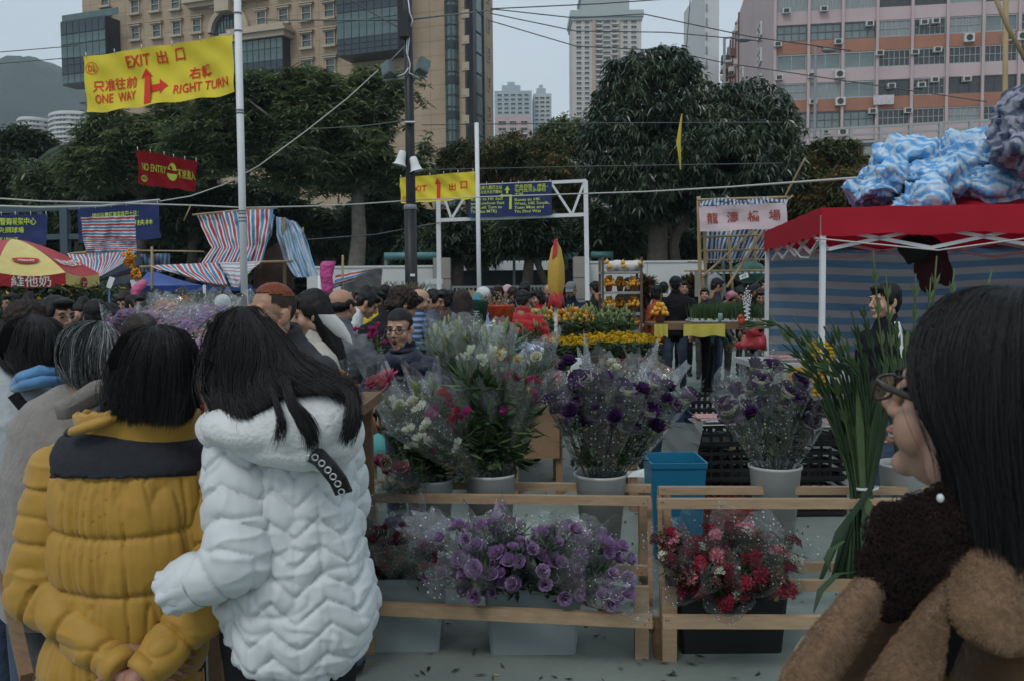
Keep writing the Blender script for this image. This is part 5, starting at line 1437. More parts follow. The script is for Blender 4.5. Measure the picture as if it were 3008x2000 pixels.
def body_proto(pose,female=False,long_coat=False,puffy=0.0,mouth=0.0,vox=.017,hvox=.008):
 key=(pose,female,long_coat,puffy,mouth,vox)
 if key in _bodies:return _bodies[key]
 el,wr,lean,nod=POSES[pose]
 Lm=Matrix.Translation((0,0,.92))@Matrix.Rotation(-R(lean),4,'X')@Matrix.Translation((0,0,-.92))
 T=lambda p:Lm@Vector(p)
 w=.93 if female else 1.0; pf=1+puffy
 regs=[]
 mb=MB()
 tor=[(.80,.118,.168),(.92,.122,.172),(1.05,.112,.155),(1.18,.120,.172),(1.30,.122,.180),(1.365,.100,.150),(1.42,.078,.098),(1.475,.066,.068),(1.51,.062,.063)]
 mb.path([T((0,-.01 if z>1.1 else 0,z))for z,_,_ in tor],[(a*pf,b*w*pf)for _,a,b in tor],20,up=(1,0,0))
 regs+=[(1,T((0,0,.86)),T((0,0,1.28)),.15,.17),(1,T((-.13,0,1.34)),T((.13,0,1.34)),.10,.10),(1,T((0,-.01,1.4)),T((0,-.01,1.46)),.09,.075)]
 hands=[]
 for s in(-1,1):
  sh,e,r_=T((s*.172*w,-.01,1.332)),T((s*el[0]*w,el[1],el[2])),T((s*wr[0],wr[1],wr[2]))
  mb.capsule(sh,e,.068*pf*w,.058*pf*w,12); mb.capsule(e,r_,.058*pf*w,.045*pf,12)
  regs+=[(1,sh,e,.068,.058),(1,e,r_,.058,.045)]
  d=(r_-e).normalized()
  hands.append((r_+d*.03,d,s))
  hp,kn,an=Vector((s*.085,0,.88)),Vector((s*.10,.01,.48)),Vector((s*.105,-.02,.08))
  if long_coat:
   mb.path([(0,0,.92),(0,0,.7),(0,.0,.5)],[(.13,.175*w),(.15,.19*w),(.16,.20*w)],20,up=(1,0,0)); regs.append((1,Vector((0,0,.9)),Vector((0,0,.5)),.18,.2))
  mb.capsule(hp,kn,.088,.066,12); mb.capsule(kn,an,.066,.048,12); mb.capsule(an+Vector((0,-.02,-.03)),an+Vector((s*.012,.13,-.045)),.045,.036,10)
  regs+=[(2,hp,kn,.088,.066),(2,kn,an,.066,.05),(3,an+Vector((0,-.02,-.045)),an+Vector((0,.13,-.045)),.05,.042)]
 V,Fc=remeshed(mb,vox,3)
 D=np.stack([seg_dist(V,a,b,ra,rb)[0]for(_,a,b,ra,rb)in regs],1)
 lab=np.array([r[0]for r in regs])[D.argmin(1)]
 n=vertex_normals(V,Fc)
 wr_=.010*vnoise(V*np.array([1,1,1.8]),9,3)+.006*vnoise(V*np.array([1,1,2.2]),19,5)
 if puffy:wr_=wr_+np.where(lab==1,.016*(np.abs(np.sin(V[:,2]*math.pi/.085))**.6-.6),0)
 V=V+n*np.where(lab==1,wr_,wr_*.6)[:,None]
 out=MB(); Fa=np.asarray(Fc)
 fl=lab[Fa]; fm=np.sort(fl,1)[:,1]
 out.add(V,Fa,fm,True)
 hc=T((0,.015,1.585)); HM=Matrix.Translation(hc)@Matrix.Rotation(-R(lean*.6+nod),4,'X')
 hv,hf=head_mesh(hvox,female=female,mouth_open=mouth)
 H4=np.array(HM); hv2=hv@H4[:3,:3].T+H4[:3,3]
 out.add(hv2,hf,0,True)
 for(p,d,s)in hands:
  up=Vector((s*.5,-1,.2))if pose in('stand','pocket')else Vector((0,-.3,1))
  q=MB(); hand_prims(q,frame(p,d,up),.45,-s,.95)
  for a in q.v:pass
  off=out.n; out.v+=q.v; out.f+=[tuple(i+off for i in f)for f in q.f]; out.m+=[0]*len(q.f); out.s+=[True]*len(q.f); out.n+=q.n
 me=out.mesh('person',[SK[0]]*4)
 zt=float(hv2[:,2].max())+.012
 _bodies[key]=(me,HM,zt,{})
 return _bodies[key]
def feature_meshes():
 if 'feat' in _heads:return _heads['feat']
 q=MB(); q.ellipsoid((0,0,0),(.0125,.006,.0045),None,10,6); eye=q.mesh('eye',M_eye)
 q=MB(); q.ellipsoid((0,0,0),(.019,.006,.0035),None,10,6); brow=q.mesh('eyebrow',M_brow)
 q=MB(); q.ellipsoid((0,0,0),(.021,.007,.0055),None,12,6); mouth=q.mesh('mouth',M_lip)
 _heads['feat']=(eye,brow,mouth); return _heads['feat']
def face_parts(root,HM,eyes_white=False):
 eye,brow,mouth=feature_meshes()
 for s in(-1,1):
  for(me,p)in((eye,(s*.031,.0785,.001)),(brow,(s*.031,.0855,.0255))):
   o=link_mesh(me.name.split('.')[0],me,root); o.matrix_local=HM@Matrix.Translation(p)
 o=link_mesh('mouth',mouth,root); o.matrix_local=HM@Matrix.Translation((0,.0905,-.0645))
def glasses(root,HM,m,w=1.0):
 mb=MB()
 for s in(-1,1):
  c=Vector((s*.033,.098,-.004)); n=20
  pts=[c+Vector((.026*math.cos(a),-.004*abs(math.cos(a)),.0165*math.sin(a)))for a in np.linspace(0,2*math.pi,n)]
  mb.path(pts,.0018*w,5); mb.path([(s*.059,.092,.0),(s*.074,.05,.002),(s*.079,-.01,-.002)],.0018*w,5)
 mb.path([(-.009,.099,.0),(0,.102,.003),(.009,.099,.0)],.0018*w,5)
 o=link_mesh('glasses',mb.mesh('glasses',m),root); o.matrix_local=HM
 return o
def hair_child(root,HM,style,m,vox=.009,name='hair'):
 V,Fc=hair_shell(style,vox)
 key=('hm',style,vox)
 if key not in _heads:
  mb=MB(); mb.add(V,Fc,0,True); _heads[key]=mb.mesh('hair',m)
 o=link_mesh(name,_heads[key],root)
 o.material_slots[0].link='OBJECT'; o.material_slots[0].material=m
 o.matrix_local=HM
 return o
def person(label,px,py_top,Y,facing,pose,top,hair,style='short',legs=None,sk=0,female=False,group=None,long_coat=False,puffy=0.0,face=None,mouth=0.0,wscale=1.0,vox=.017,hvox=.008,glass=None,cap=None):
 me,HM,zt,cache=body_proto(pose,female,long_coat,puffy,mouth,vox,hvox)
 o=bpy.data.objects.new('person',me); COL.objects.link(o)
 p=at(px,py_top,Y)
 s=p.z/zt
 o.location=(p.x,p.y,0); o.rotation_euler=(0,0,R(facing)); o.scale=(s*wscale,s*wscale,s)
 hl=HM.translation; off=Matrix.Rotation(R(facing),3,'Z')@Vector((hl.x,hl.y,0))*s
 o.location=(p.x-off.x,p.y-off.y,0)
 for i,m in enumerate((SK[sk],top,legs or M_jeans,M_shoe)):
  o.material_slots[i].link='OBJECT'; o.material_slots[i].material=m
 tag(o,label,'person',group)
 if style:hair_child(o,HM,style,hair)
 if cap:hair_child(o,HM,cap[0],cap[1],name='hat')
 vis=abs((facing%360)-180)<120 if face is None else face
 if vis:face_parts(o,HM)
 if glass:glasses(o,HM,glass)
 return o,HM,s
M_jeans=cloth('blue_jeans',(.045,.07,.115)); M_trou=cloth('black_trousers',(.012,.012,.014)); M_gtrou=cloth('grey_trousers',(.07,.07,.075))
K={}
for nm,c in dict(black=(.010,.010,.012),charcoal=(.028,.030,.034),navy=(.012,.018,.038),brown=(.05,.028,.018),darkbrown=(.022,.016,.015),maroon=(.05,.012,.020),red=(.34,.014,.020),orange=(.42,.085,.025),rust=(.22,.085,.035),grey=(.12,.13,.14),bluegrey=(.085,.105,.135),paleblue=(.28,.40,.60),white=(.52,.53,.54),cream=(.46,.43,.38),yellow=(.55,.40,.015),green=(.016,.055,.045),olive=(.045,.05,.025),pink=(.42,.16,.20),palepink=(.42,.30,.32),denim=(.17,.22,.28),teal=(.05,.20,.26),dkgreen=(.012,.035,.022)).items():
 K[nm]=cloth(nm+'_cloth',c)
# the crowd
G1='shoppers among the left stalls'; G2='shoppers in the middle of the market'; G3='shoppers around the fruit shelf and right stalls'
CR=[('man in denim shirt bending near the pink paper bundle',365,855,10,170,'look','denim',H_brown,'short',dict(group=G1)),('man with dark olive jacket in profile below the price cards',396,866,9,-95,'stand','olive',H_black,'short',dict(group=G1)),('grey streaked head of a short shopper behind the dotted jacket',436,882,8,160,'look','darkbrown',H_black,'short',dict(group=G1)),('woman with a black topknot and red coat left of the brown coat man',468,852,8.5,-110,'stand','red',H_black,'bun',dict(group=G1,female=True)),('person in white puffy jacket behind the brown coat man',502,868,10.5,20,'stand','white',H_black,'short',dict(group=G1,puffy=.12)),('man in rust brown coat facing the camera with one hand raised to his chin',531,848,9.3,178,'fold','rust',H_black,'crop',dict(group=G1)),('shopper in black with long hair right of the brown coat man',566,872,9,30,'stand','black',H_black,'long',dict(group=G1,female=True)),('dark haired shopper in maroon beside the low awning post',600,874,9.5,-150,'look','maroon',H_black,'short',dict(group=G1)),('elderly person with white knitted hat and pale jacket',654,868,9,170,'look','cream',H_white,None,dict(group=G1,cap=('beanie',K['white']))),('dark haired head just above the white knitted hat',655,852,11,170,'stand','charcoal',H_black,'short',dict(group=G1)),('shopper in pale pink beside the white pole',700,862,10,150,'stand','palepink',H_brown,'bob',dict(group=G1,female=True)),('shopper with dark coat at the far left under the parasol',30,862,9.5,160,'stand','darkbrown',H_black,'short',dict(group=G1)),('shopper with brown jacket under the parasol fringe',85,858,11,-160,'look','brown',H_black,'short',dict(group=G1)),('shopper in black jacket with white dots seen from behind',282,880,5.6,15,'stand','dotted',H_black,'short',dict(group=G1)),('woman with red collar looking right beside the dotted jacket',322,890,6.6,-120,'look','red',H_black,'bob',dict(group=G1,female=True)),('woman in black facing the camera behind the balding man',984,857,9,165,'look','black',H_black,'bob',dict(group=G2,female=True)),('woman in white jacket with a hair bun leaning to the right',1078,850,7.6,-75,'lean','white',H_black,'bun',dict(group=G2,female=True)),('man in yellow top with dark hair behind the white jacket woman',1098,842,9.5,-100,'look','yellow',H_black,'short',dict(group=G2)),('man in dark brown jacket seen from behind by the tall grasses',1131,836,11,10,'stand','darkbrown',H_black,'short',dict(group=G2)),('bushy haired shopper in a heavy black coat bending right',1165,848,6.6,-60,'lean','black',H_brown,'curly',dict(group=G2,wscale=1.15,puffy=.1)),('pale pink coat shopper half hidden by the lamp post',1200,846,9,-130,'look','palepink',H_black,'short',dict(group=G2)),('stout man in blue striped jersey with dark waistcoat facing right',1232,847,8.2,-85,'fold','stripe',H_black,'bald',dict(group=G2,wscale=1.12)),('man in blue grey jacket looking down at something in his hands',1277,849,8.6,-105,'fold','bluegrey',H_black,'short',dict(group=G2)),('person in brown with a dark hood seen from behind',1302,849,10.5,5,'stand','brown',H_black,'bob',dict(group=G2)),('long haired woman in dark grey coat seen from behind',1356,850,7.8,20,'pocket','charcoal',H_brown,'long',dict(group=G2,female=True)),('walker with a white cap and bright blue backpack',1418,845,10,25,'stand','paleblue',H_black,'short',dict(group=G2,cap=('beanie',K['white']))),('dark coated shopper right of the blue backpack',1434,850,11.5,10,'stand','charcoal',H_black,'short',dict(group=G2)),('person with pale blue jacket bent double over the lily pots',1352,922,8.0,70,'bend','paleblue',H_black,'short',dict(group=G2,legs=None)),('pale faced woman behind the bare branches',1463,838,13,175,'stand','darkbrown',H_brown,'bob',dict(group=G2,female=True)),('child in a pink knitted hat',1490,838,14,160,'stand','palepink',H_brown,None,dict(group=G2,cap=('beanie',K['palepink']))),('brown haired shopper with navy coat left of the red puffer',1509,842,12,-20,'stand','navy',H_brown,'short',dict(group=G2)),('man looking down behind the red puffer jacket',1541,829,12.5,160,'look','charcoal',H_black,'short',dict(group=G2)),('person with black hair and a bright red hooded puffer jacket',1537,852,9.6,-15,'fold','red',H_black,'short',dict(group=G2,puffy=.22,wscale=1.1)),('woman in red coat facing left beside the furled parasol',1577,850,12,120,'fold','red',H_black,'bob',dict(group=G3,female=True)),('older man in black behind the fruit table',1613,833,13,150,'look','black',H_grey,'bald',dict(group=G3)),('shopper in dark coat bending over the fruit table',1592,868,12.5,150,'reach','black',H_brown,'bob',dict(group=G3,female=True)),('man in charcoal beside the furled parasol cloth',1642,842,13,165,'stand','charcoal',H_black,'short',dict(group=G3)),('old man with a flat cap and navy jacket behind the fruit table',1677,828,13,165,'look','navy',H_grey,None,dict(group=G3,cap=('cap',K['grey']))),('dark brown jacketed man seen from behind left of the fruit shelf',1747,826,14,30,'fold','darkbrown',H_black,'short',dict(group=G3)),('shopper behind the fruit shelf',1845,815,17.5,175,'stand','darkbrown',H_black,'short',dict(group=G3)),('woman in orange jacket with a shoulder bag strap',1925,838,13.5,40,'stand','orange',H_black,'bob',dict(group=G3,female=True)),('person in cream coat seen from behind by the orange jacket',1950,828,15,-20,'stand','cream',H_black,'short',dict(group=G3)),('tall man in black jacket and jeans seen from behind',1984,811,13.5,-10,'stand','black',H_black,'short',dict(group=G3,wscale=1.08)),('man with a frowning face looking over the black jacket shoulder',2009,826,15.5,178,'stand','navy',H_black,'short',dict(group=G3)),('man in dark maroon jacket in profile by the bamboo posts',2108,817,13.5,-80,'fold','charcoal',H_black,'crop',dict(group=G3)),('person in dark green coat with a pink scarf bending over the shoots',2145,856,13,-120,'lean','green',H_black,'short',dict(group=G3)),('person in maroon coat behind the green coat shopper',2172,842,14,-150,'lean','maroon',H_black,'short',dict(group=G3)),('shopper with a peaked cap beside the striped sheet edge',2219,832,14,110,'look','black',H_black,None,dict(group=G3,cap=('cap',K['charcoal']))),('woman with swept back hair at the edge of the striped sheet',2251,818,14.5,150,'stand','charcoal',H_black,'bun',dict(group=G3,female=True)),('long haired woman in dark grey looking down at the pots',2236,848,12.5,165,'reach','charcoal',H_brown,'long',dict(group=G3,female=True)),]
def dotted_cloth():
 m=mat('dotted_black_cloth',(.012,.012,.014),rough=.7)
 nt=m.node_tree; b=nt.nodes['Principled BSDF']; tc=nt.nodes.new('ShaderNodeTexCoord'); v=nt.nodes.new('ShaderNodeTexVoronoi'); v.inputs['Scale'].default_value=16
 r=nt.nodes.new('ShaderNodeValToRGB'); r.color_ramp.interpolation='CONSTANT'; r.color_ramp.elements[0].color=(.4,.42,.45,1); r.color_ramp.elements[1].position=.26; r.color_ramp.elements[1].color=(.012,.012,.014,1)
 nt.links.new(tc.outputs['Object'],v.inputs['Vector']); nt.links.new(v.outputs['Distance'],r.inputs[0]); nt.links.new(r.outputs[0],b.inputs['Base Color']); return m
def striped_cloth(name,c1,c2,period):
 m=mat(name,c1,rough=.8)
 nt=m.node_tree; b=nt.nodes['Principled BSDF']; tc=nt.nodes.new('ShaderNodeTexCoord'); v=nt.nodes.new('ShaderNodeTexWave'); v.bands_direction='Z'; v.inputs['Scale'].default_value=.314/period; v.inputs['Distortion'].default_value=.3
 r=nt.nodes.new('ShaderNodeValToRGB'); r.color_ramp.interpolation='CONSTANT'; r.color_ramp.elements[0].color=(*c1,1); r.color_ramp.elements[1].position=.55; r.color_ramp.elements[1].color=(*c2,1)
 nt.links.new(tc.outputs['Object'],v.inputs['Vector']); nt.links.new(v.outputs['Fac'],r.inputs[0]); nt.links.new(r.outputs[0],b.inputs['Base Color']); return m
K['dotted']=dotted_cloth(); K['stripe']=striped_cloth('blue_striped_jersey',(.035,.05,.09),(.16,.24,.42),.055)
PP={}
legs_cycle=[M_jeans,M_trou,M_gtrou,M_trou]
for i,(lab,px,py,Y,fa,pose,top,hair,style,kw)in enumerate(CR):
 kw=dict(kw);
 if kw.get('legs')is None:kw['legs']=legs_cycle[i%4]if 'jeans' not in lab else M_jeans
 PP[lab]=person(lab,px,py,Y,fa,pose,K[top],hair,style,sk=i%3,**kw)
for k,(px,py,Y,fa,pose,top,hs,lab)in enumerate([(215,862,12,170,'stand','charcoal','short','shopper in charcoal below the parasol badge'),(245,872,10.5,-20,'look','darkbrown','bob','bob haired shopper in dark brown behind the dotted jacket'),(300,858,13,160,'stand','navy','short','shopper in navy in front of the blue tent corner'),(345,872,12,30,'stand','black','short','dark coated shopper behind the denim shirt man'),(420,862,13,-160,'look','maroon','bob','maroon coated shopper under the low awning'),(455,870,12,20,'stand','charcoal','short','shopper with his back turned behind the topknot woman'),(545,864,13,150,'stand','grey','short','grey coated shopper behind the rust brown coat'),(585,858,12,-30,'stand','navy','short','shopper in navy under the scooped awning'),(625,862,12.5,165,'look','brown','bob','brown coated shopper left of the white knitted hat'),(676,866,12,20,'stand','black','long','long haired shopper in black beside the white pole'),(945,856,9.5,150,'look','charcoal','short','shopper below the magenta bundle'),(1050,852,11,-150,'stand','navy','short','shopper in navy behind the slate jacket shoulder'),(1116,856,12.5,160,'stand','maroon','short','shopper in maroon behind the yellow top man'),(1150,846,13,170,'stand','charcoal','bob','shopper facing us under the grey trailing sheet'),(1255,856,12,160,'stand','black','short','dark shopper behind the blue striped jersey'),(1325,852,13,-15,'stand','navy','short','shopper in navy left of the long dark coat'),(1382,856,13.5,10,'stand','brown','short','brown coated shopper right of the long dark coat'),(1450,858,12.5,150,'stand','maroon','short','maroon coated shopper behind the bare branches'),(2070,846,15,165,'stand','charcoal','short','shopper in charcoal at the foot of the bamboo posts'),(2190,850,15.5,-160,'look','navy','short','navy coated shopper far behind the pussy willow')]):
 person(lab,px,py,Y,fa,pose,K[top],(H_black,H_black,H_brown)[k%3],hs,legs_cycle[k%4],k%3,group=G1 if px<800 else G2 if px<1600 else G3)
def near_part(name,lab,cat,mb,m):return tag(mb.build(name,m),lab,cat)
o,HM,s=PP['walker with a white cap and bright blue backpack']
mb=MB(); c=at(1404,902,9.6); mb.ellipsoid(c,(.095,.10,.16),None,18,12); mb.ellipsoid(c+Vector((.0,-.07,-.05)),(.07,.05,.08),None,14,8)
V,Fc=remeshed(mb,.02,2); mb=MB(); mb.add(V,Fc,0,True)
tb=thing('backpack','bright blue backpack worn under the white cap','backpack',c); mb.build('pack',K['teal'],tb)
mb=MB(); mb.ellipsoid(at(1404,916,9.45),(.03,.02,.015),None,8,6); mb.build('red_badge',K['red'],tb)
mb=MB(); mb.lathe([(.0,0),(.11,.0),(.14,.22),(.135,.24),(.13,.22),(.1,.02)],at(1392,958,8.4),18); mb.capsule(at(1380,885,8.4),at(1404,885,8.4),.012,.012,6)
near_part('green_bag','dark green carrier bag with pale print beside the long haired woman','bag',mb,K['dkgreen'])
q=MB(); put_text(q,lambda u,v:at(1388,925,8.25)+Vector((u,0,v)),'中天',0,0,.07,1,1); q2=q.build('lettering',mat('grey_print',(.3,.35,.33))); q2 .parent=bpy.data.objects['green_bag']
mb=MB(); mb.box(at(1393,866,10.8),(.16,.02,.09),Matrix.Rotation(.2,3,'Y')); near_part('cardboard_sign','small brown cardboard carried behind the blue backpack','cardboard',mb,mat('cardboard',(.33,.22,.14),rough=.9,var=.1))
mb=MB(); a=at(1192,868,8.0);
mb=MB(); mb.path([at(1944,862,13.25),at(1940,890,13.2),at(1928,915,13.2),at(1912,938,13.25)],.02,6); near_part('bag_strap','dark shoulder bag strap across the orange jacket','strap',mb,K['olive'])
mb=MB(); mb.path([at(2137,872,12.7),at(2150,866,12.75),at(2160,872,12.8)],[.05,.06,.05],10); near_part('pink_scarf','bright pink scarf on the green coat','scarf',mb,K['pink'])
# people close to the camera
def guides_hair(guides,n,seg,width,g,jitter=.006,thick=.02,tail=.0,fly=.004):
 """strands lying between neighbouring guide lines; guides are lists of (px, py, distance)"""
 k=len(guides); m=seg+1
 Gs=[]
 for gd in guides:
  P=np.array([at(*p)[:]for p in gd]); t=np.linspace(0,len(P)-1,m)
  i=np.minimum(t.astype(int),len(P)-2); f=t-i
  Pm=np.vstack([2*P[0]-P[1],P,2*P[-1]-P[-2]])
  p0,p1,p2,p3=Pm[i],Pm[i+1],Pm[i+2],Pm[i+3]; f=f[:,None]
  Gs.append(.5*(2*p1+(p2-p0)*f+(2*p0-5*p1+4*p2-p3)*f**2+(3*p1-p0-3*p2+p3)*f**3))
 Gs=np.array(Gs)
 q=g.random(n)*(k-1); i=np.minimum(q.astype(int),k-2); f=(q-i)[:,None,None]
 L=Gs[i]*(1-f)+Gs[i+1]*f
 tt=np.linspace(0,1,m)[None,:,None]
 L=L+g.normal(0,jitter,(n,1,3))*(.3+tt)+np.array([0,1,0])*(g.random((n,1,1))*thick)
 clump=np.stack([vnoise(np.stack([q*3.1,tt[0,j,0]*2*np.ones(n),np.zeros(n)],1),1.7,3)for j in range(m)],1)[:,:,None]
 L=L+clump*fly*(.3+tt)*np.array([1,.6,.3])
 cut=1-tail*g.random((n,1,1))
 idx=tt*cut*(m-1)
 i0=np.minimum(idx.astype(int),m-2)[:,:,0]; fr=(idx-np.minimum(idx.astype(int),m-2))
 ar=np.arange(n)[:,None]
 L=L[ar,i0]*(1-fr)+L[ar,i0+1]*fr
 return L,Gs
def strand_mesh(name,L,width,mats,mi=None,off=(0,0,0)):
 n,m,_=L.shape
 d=np.gradient(L,axis=1); d/=np.linalg.norm(d,axis=2,keepdims=True)+1e-9
 view=L-np.array([0,0,CAMH]); s=np.cross(d,view); s/=np.linalg.norm(s,axis=2,keepdims=True)+1e-9
 rn=np.random.default_rng(4).normal(0,.5,(n,1,3)); s=s+np.cross(d,rn)*.6; s/=np.linalg.norm(s,axis=2,keepdims=True)+1e-9
 w=width*np.array([1.0]*(m-2)+[.7,.15])[None,:,None]
 V=np.stack([L-s*w/2,L+s*w/2],2).reshape(-1,3)
 b=(np.arange(n)*m*2)[:,None]+(np.arange(m-1)*2)[None,:]
 Q=np.stack([b,b+1,b+3,b+2],2).reshape(-1,4)
 return fast_mesh(name,V,Q,mats,None if mi is None else np.repeat(mi,m-1),True,off)
def guide_shell(Gs,back,cols=40):
 k,m,_=Gs.shape; q=np.linspace(0,k-1,cols); i=np.minimum(q.astype(int),k-2); f=(q-i)[:,None,None]
 return Gs[i]*(1-f)+Gs[i+1]*f+np.array([0,back,0])
def near_hair(root,guides,n,seg,width,m,seed=1,jitter=.006,thick=.02,tail=.1,fly=.006,shell=.012,mats=None,mi=None,core=None):
 g=np.random.default_rng(seed)
 L,Gs=guides_hair(guides,n,seg,width,g,jitter,thick,tail,fly)
 off=BASE[root.name]
 mm=mats or[m]
 o=link_mesh('hair',strand_mesh('hair',L,width,mm,None if mats is None else np.random.default_rng(seed+1).choice(len(mm),n,p=mi),off),root)
 o['kind']='stuff'
 if shell is not None:
  mb=MB(); mb.grid(guide_shell(Gs,shell),0,True)
  mb.build('under_hair',H_under,root)
 return o
def limb_surface(prims,voxel,smooth=3):
 mb=MB()
 for p in prims:
  if p[0]=='tube':mb.path([at(*q[:3])for q in p[1]],[(q[3],q[4])for q in p[1]],22,up=(1,0,0))
  elif p[0]=='ball':mb.ellipsoid(at(*p[1]),p[2],None,18,12)
  else:mb.capsule(at(*p[1]),at(*p[2]),p[3],p[4],16)
 return remeshed(mb,voxel,smooth)
def along(V,chain):
 """nearest limb of a chain of (a, b, ra, rb): distance and arc length"""
 best=None; s0=0
 for(a,b,ra,rb)in chain:
  d,t=seg_dist(V,a,b,ra,rb); L=(Vector(b)-Vector(a)).length
  arc=s0+t*L
  if best is None:best,ar=d,arc
  else:
   k=d<best; best=np.where(k,d,best); ar=np.where(k,arc,ar)
  s0+=L
 return best,ar
def puff(x,period,sharp=.55):
 return np.abs(np.sin(np.pi*x/period))**sharp
M_yj=mat('yellow_nylon',(.36,.20,.028),rough=.58,var=.07,vscale=14,bump=.22,bscale=7,spec=.3,sheen=.15,crease=.6)
M_yoke=mat('black_fleece_yoke',(.016,.017,.022),rough=.9,var=.2,vscale=60,bump=.4,bscale=140)
D=2.32
yw=thing('person','woman in a yellow puffer jacket with black yoke, hands clasped behind her back','person',(at(395,1400,D).x,D,0))
LS,LE,LW=at(180,1385,D+.02),at(122,1725,D-.02),at(322,1925,D-.15)
RS,RE,RW=at(605,1385,D+.04),at(652,1735,D-.02),at(462,1930,D-.15)
left=[(LS,LE,.078,.088),(LE,LW,.084,.052)]; right=[(RS,RE,.075,.080),(RE,RW,.080,.052)]
mb=MB()
tor=[(395,1225,.07,.085),(395,1262,.095,.125),(393,1300,.115,.182),(392,1340,.13,.205),(390,1460,.15,.210),(390,1600,.165,.208),(390,1740,.165,.200),(385,1850,.16,.195),(360,1960,.165,.205),(345,2060,.17,.21),(345,2160,.17,.21)]
mb.path([at(x,y,D+.02)for(x,y,_,_)in tor],[(a,b)for(_,_,a,b)in tor],28,up=(1,0,0))
V1,F1_=remeshed(mb,.0056,6)
def baffle_y(py):return at(395,py,D).z
seams=[baffle_y(y)for y in(1372,1540,1700,1850,1985,2100)]
def crease(d,depth,fall):return-depth*np.exp(-(d/fall)**1.3)
def seam_d(z,seams):return np.min(np.abs(z[:,None]-np.array(seams)[None,:]),axis=1)
def cushion(d,half,h):return h*np.sqrt(np.clip(1-(1-np.clip(d/half,0,1))**2,0,1))
n=vertex_normals(V1,F1_)
bow=.012*np.cos((V1[:,0]-at(390,1600,D).x)/.2*1.5)
yoke=V1[:,2]>baffle_y(1378)
zz=V1[:,2]+bow-.010
ang=np.arctan2(V1[:,0]-at(390,1600,D).x,-(V1[:,1]-D))
sd_=seam_d(zz,seams)
fold=(1-np.abs(vnoise(np.stack([ang*3.6+zz*.9,zz*1.7,np.zeros(len(V1))],1),2.0,3)))**5
gath=vnoise(np.stack([ang*16,zz*5,np.ones(len(V1))],1),2.0,6)*np.exp(-sd_/.03)
d=np.where(yoke,.012+.002*vnoise(V1,14,2),cushion(sd_,.075,.014)+crease(sd_,.009,.006)-.012*fold+.0035*gath+.005*vnoise(V1,6,7)+.003*(1-np.abs(vnoise(V1*np.array([1.5,1,.7]),17,8)))**3)
V1=V1+n*d[:,None]
yb=baffle_y(1376)-.012*((V1[:,0]-at(390,1600,D).x)/.2)**2; V1[:,2]=np.where(np.abs(V1[:,2]-yb)<.0036,yb,V1[:,2])
mi=(V1[:,2]-yb)[np.asarray(F1_)].mean(1)>0
mi=mi.astype(int)
xmid=V1[:,0][np.asarray(F1_)].mean(1)
mb=MB(); mb.add(V1,F1_,mi,True); mb.build('jacket',[M_yj,M_yoke],yw)
for nm,chain,sd in(('sleeve',left,1),('sleeve',right,2)):
 mb=MB()
 for(a,b,ra,rb)in chain:mb.capsule(a,b,ra,rb,18)
 V,Fc=remeshed(mb,.0052,5); n=vertex_normals(V,Fc)
 _,arc=along(V,chain)
 tot=sum((Vector(a)-Vector(b)).length for a,b,_,_ in chain)
 th=np.arctan2(V[:,0]-LE.x,V[:,1]-LE.y)
 q_=arc+.022*vnoise(V,5,sd)
 dd=seam_d(q_,[.04,.19,.345,.47,.60])
 fold=(1-np.abs(vnoise(V*np.array([.8,.8,1.2]),8.5,sd+4)))**6
 V=V+n*(cushion(dd,.08,.006)+crease(dd,.011,.0055)-.002-.009*fold+.007*vnoise(V,26,sd)*np.exp(-dd/.03)+.006*(1-np.abs(vnoise(V*np.array([.7,1,1.5]),15,8+sd)))**3)[:,None]
 mb=MB(); mb.add(V,Fc,0,True); mb.build(nm,M_yj,yw)
 (a,b,ra,rb)=chain[1]; dv=(Vector(b)-Vector(a)).normalized()
 mb=MB(); mb.path([Vector(b)+dv*.02,Vector(b)+dv*.05,Vector(b)+dv*.058],[.050,.047,.040],18); mb.build('cuff',M_yj,yw)
mb=MB(); P=[]
for j,(h,rr)in enumerate(((-.02,1.0),(.03,1.02),(.062,1.06),(.07,1.0),(.062,.93),(.0,.9))):
 row=[]
 for i in range(33):
  a=R(-200+220*i/32)
  row.append(at(405,1262,D+.02)+Vector((.155*rr*math.cos(a),.11*rr*math.sin(a),h-.02*abs(math.cos(a))+.004*math.sin(i*2.2))))
 P.append(row)
mb.grid(P,0,True); mb.build('collar',M_yj,yw)
mb=MB(); mb.path([at(345,1225,D-.10),at(300,1238,D-.11),at(250,1255,D-.11),at(208,1268,D-.10)],[.010,.020,.020,.016],12,flat=.7); mb.path([at(209,1267,D-.10),at(200,1271,D-.10),at(192,1274,D-.10)],[.017,.016,.010],10,1,flat=.7)
mb.build('collar_tab',[M_yj,M_black],yw)
mb=MB(); head_prims(mb,female=True); V,Fc=remeshed(mb,.008,2)
HMy=Matrix.Translation(at(432,1090,D+.06))@Matrix.Rotation(R(-8),4,'Z')@Matrix.Rotation(R(-8),4,'X')
Hn=np.array(HMy); mb=MB(); mb.add(V@Hn[:3,:3].T+Hn[:3,3],Fc,0,True)
q=MB()
hand_prims(q,frame(RW+(RW-RE).normalized()*.05,(-.55,-.1,-.7),(.3,-1,-.2)),.7,1,.92)
hand_prims(q,frame(LW+(LW-LE).normalized()*.03+Vector((.04,.03,.01)),(.8,.1,-.35),(.2,-1,.4)),.5,-1,.92)
q.capsule(RW+(RW-RE).normalized()*.02,RW+(RW-RE).normalized()*.07,.03,.028,12); q.capsule(LW,LW+Vector((.05,.02,.0)),.032,.029,12)
V,Fc=remeshed(q,.0042,2); mb.add(V,Fc,0,True)
mb.build('body',mat('ruddy_skin',(.30,.145,.105),rough=.5,var=.2,vscale=40,sub=.1),yw)
mb=MB();
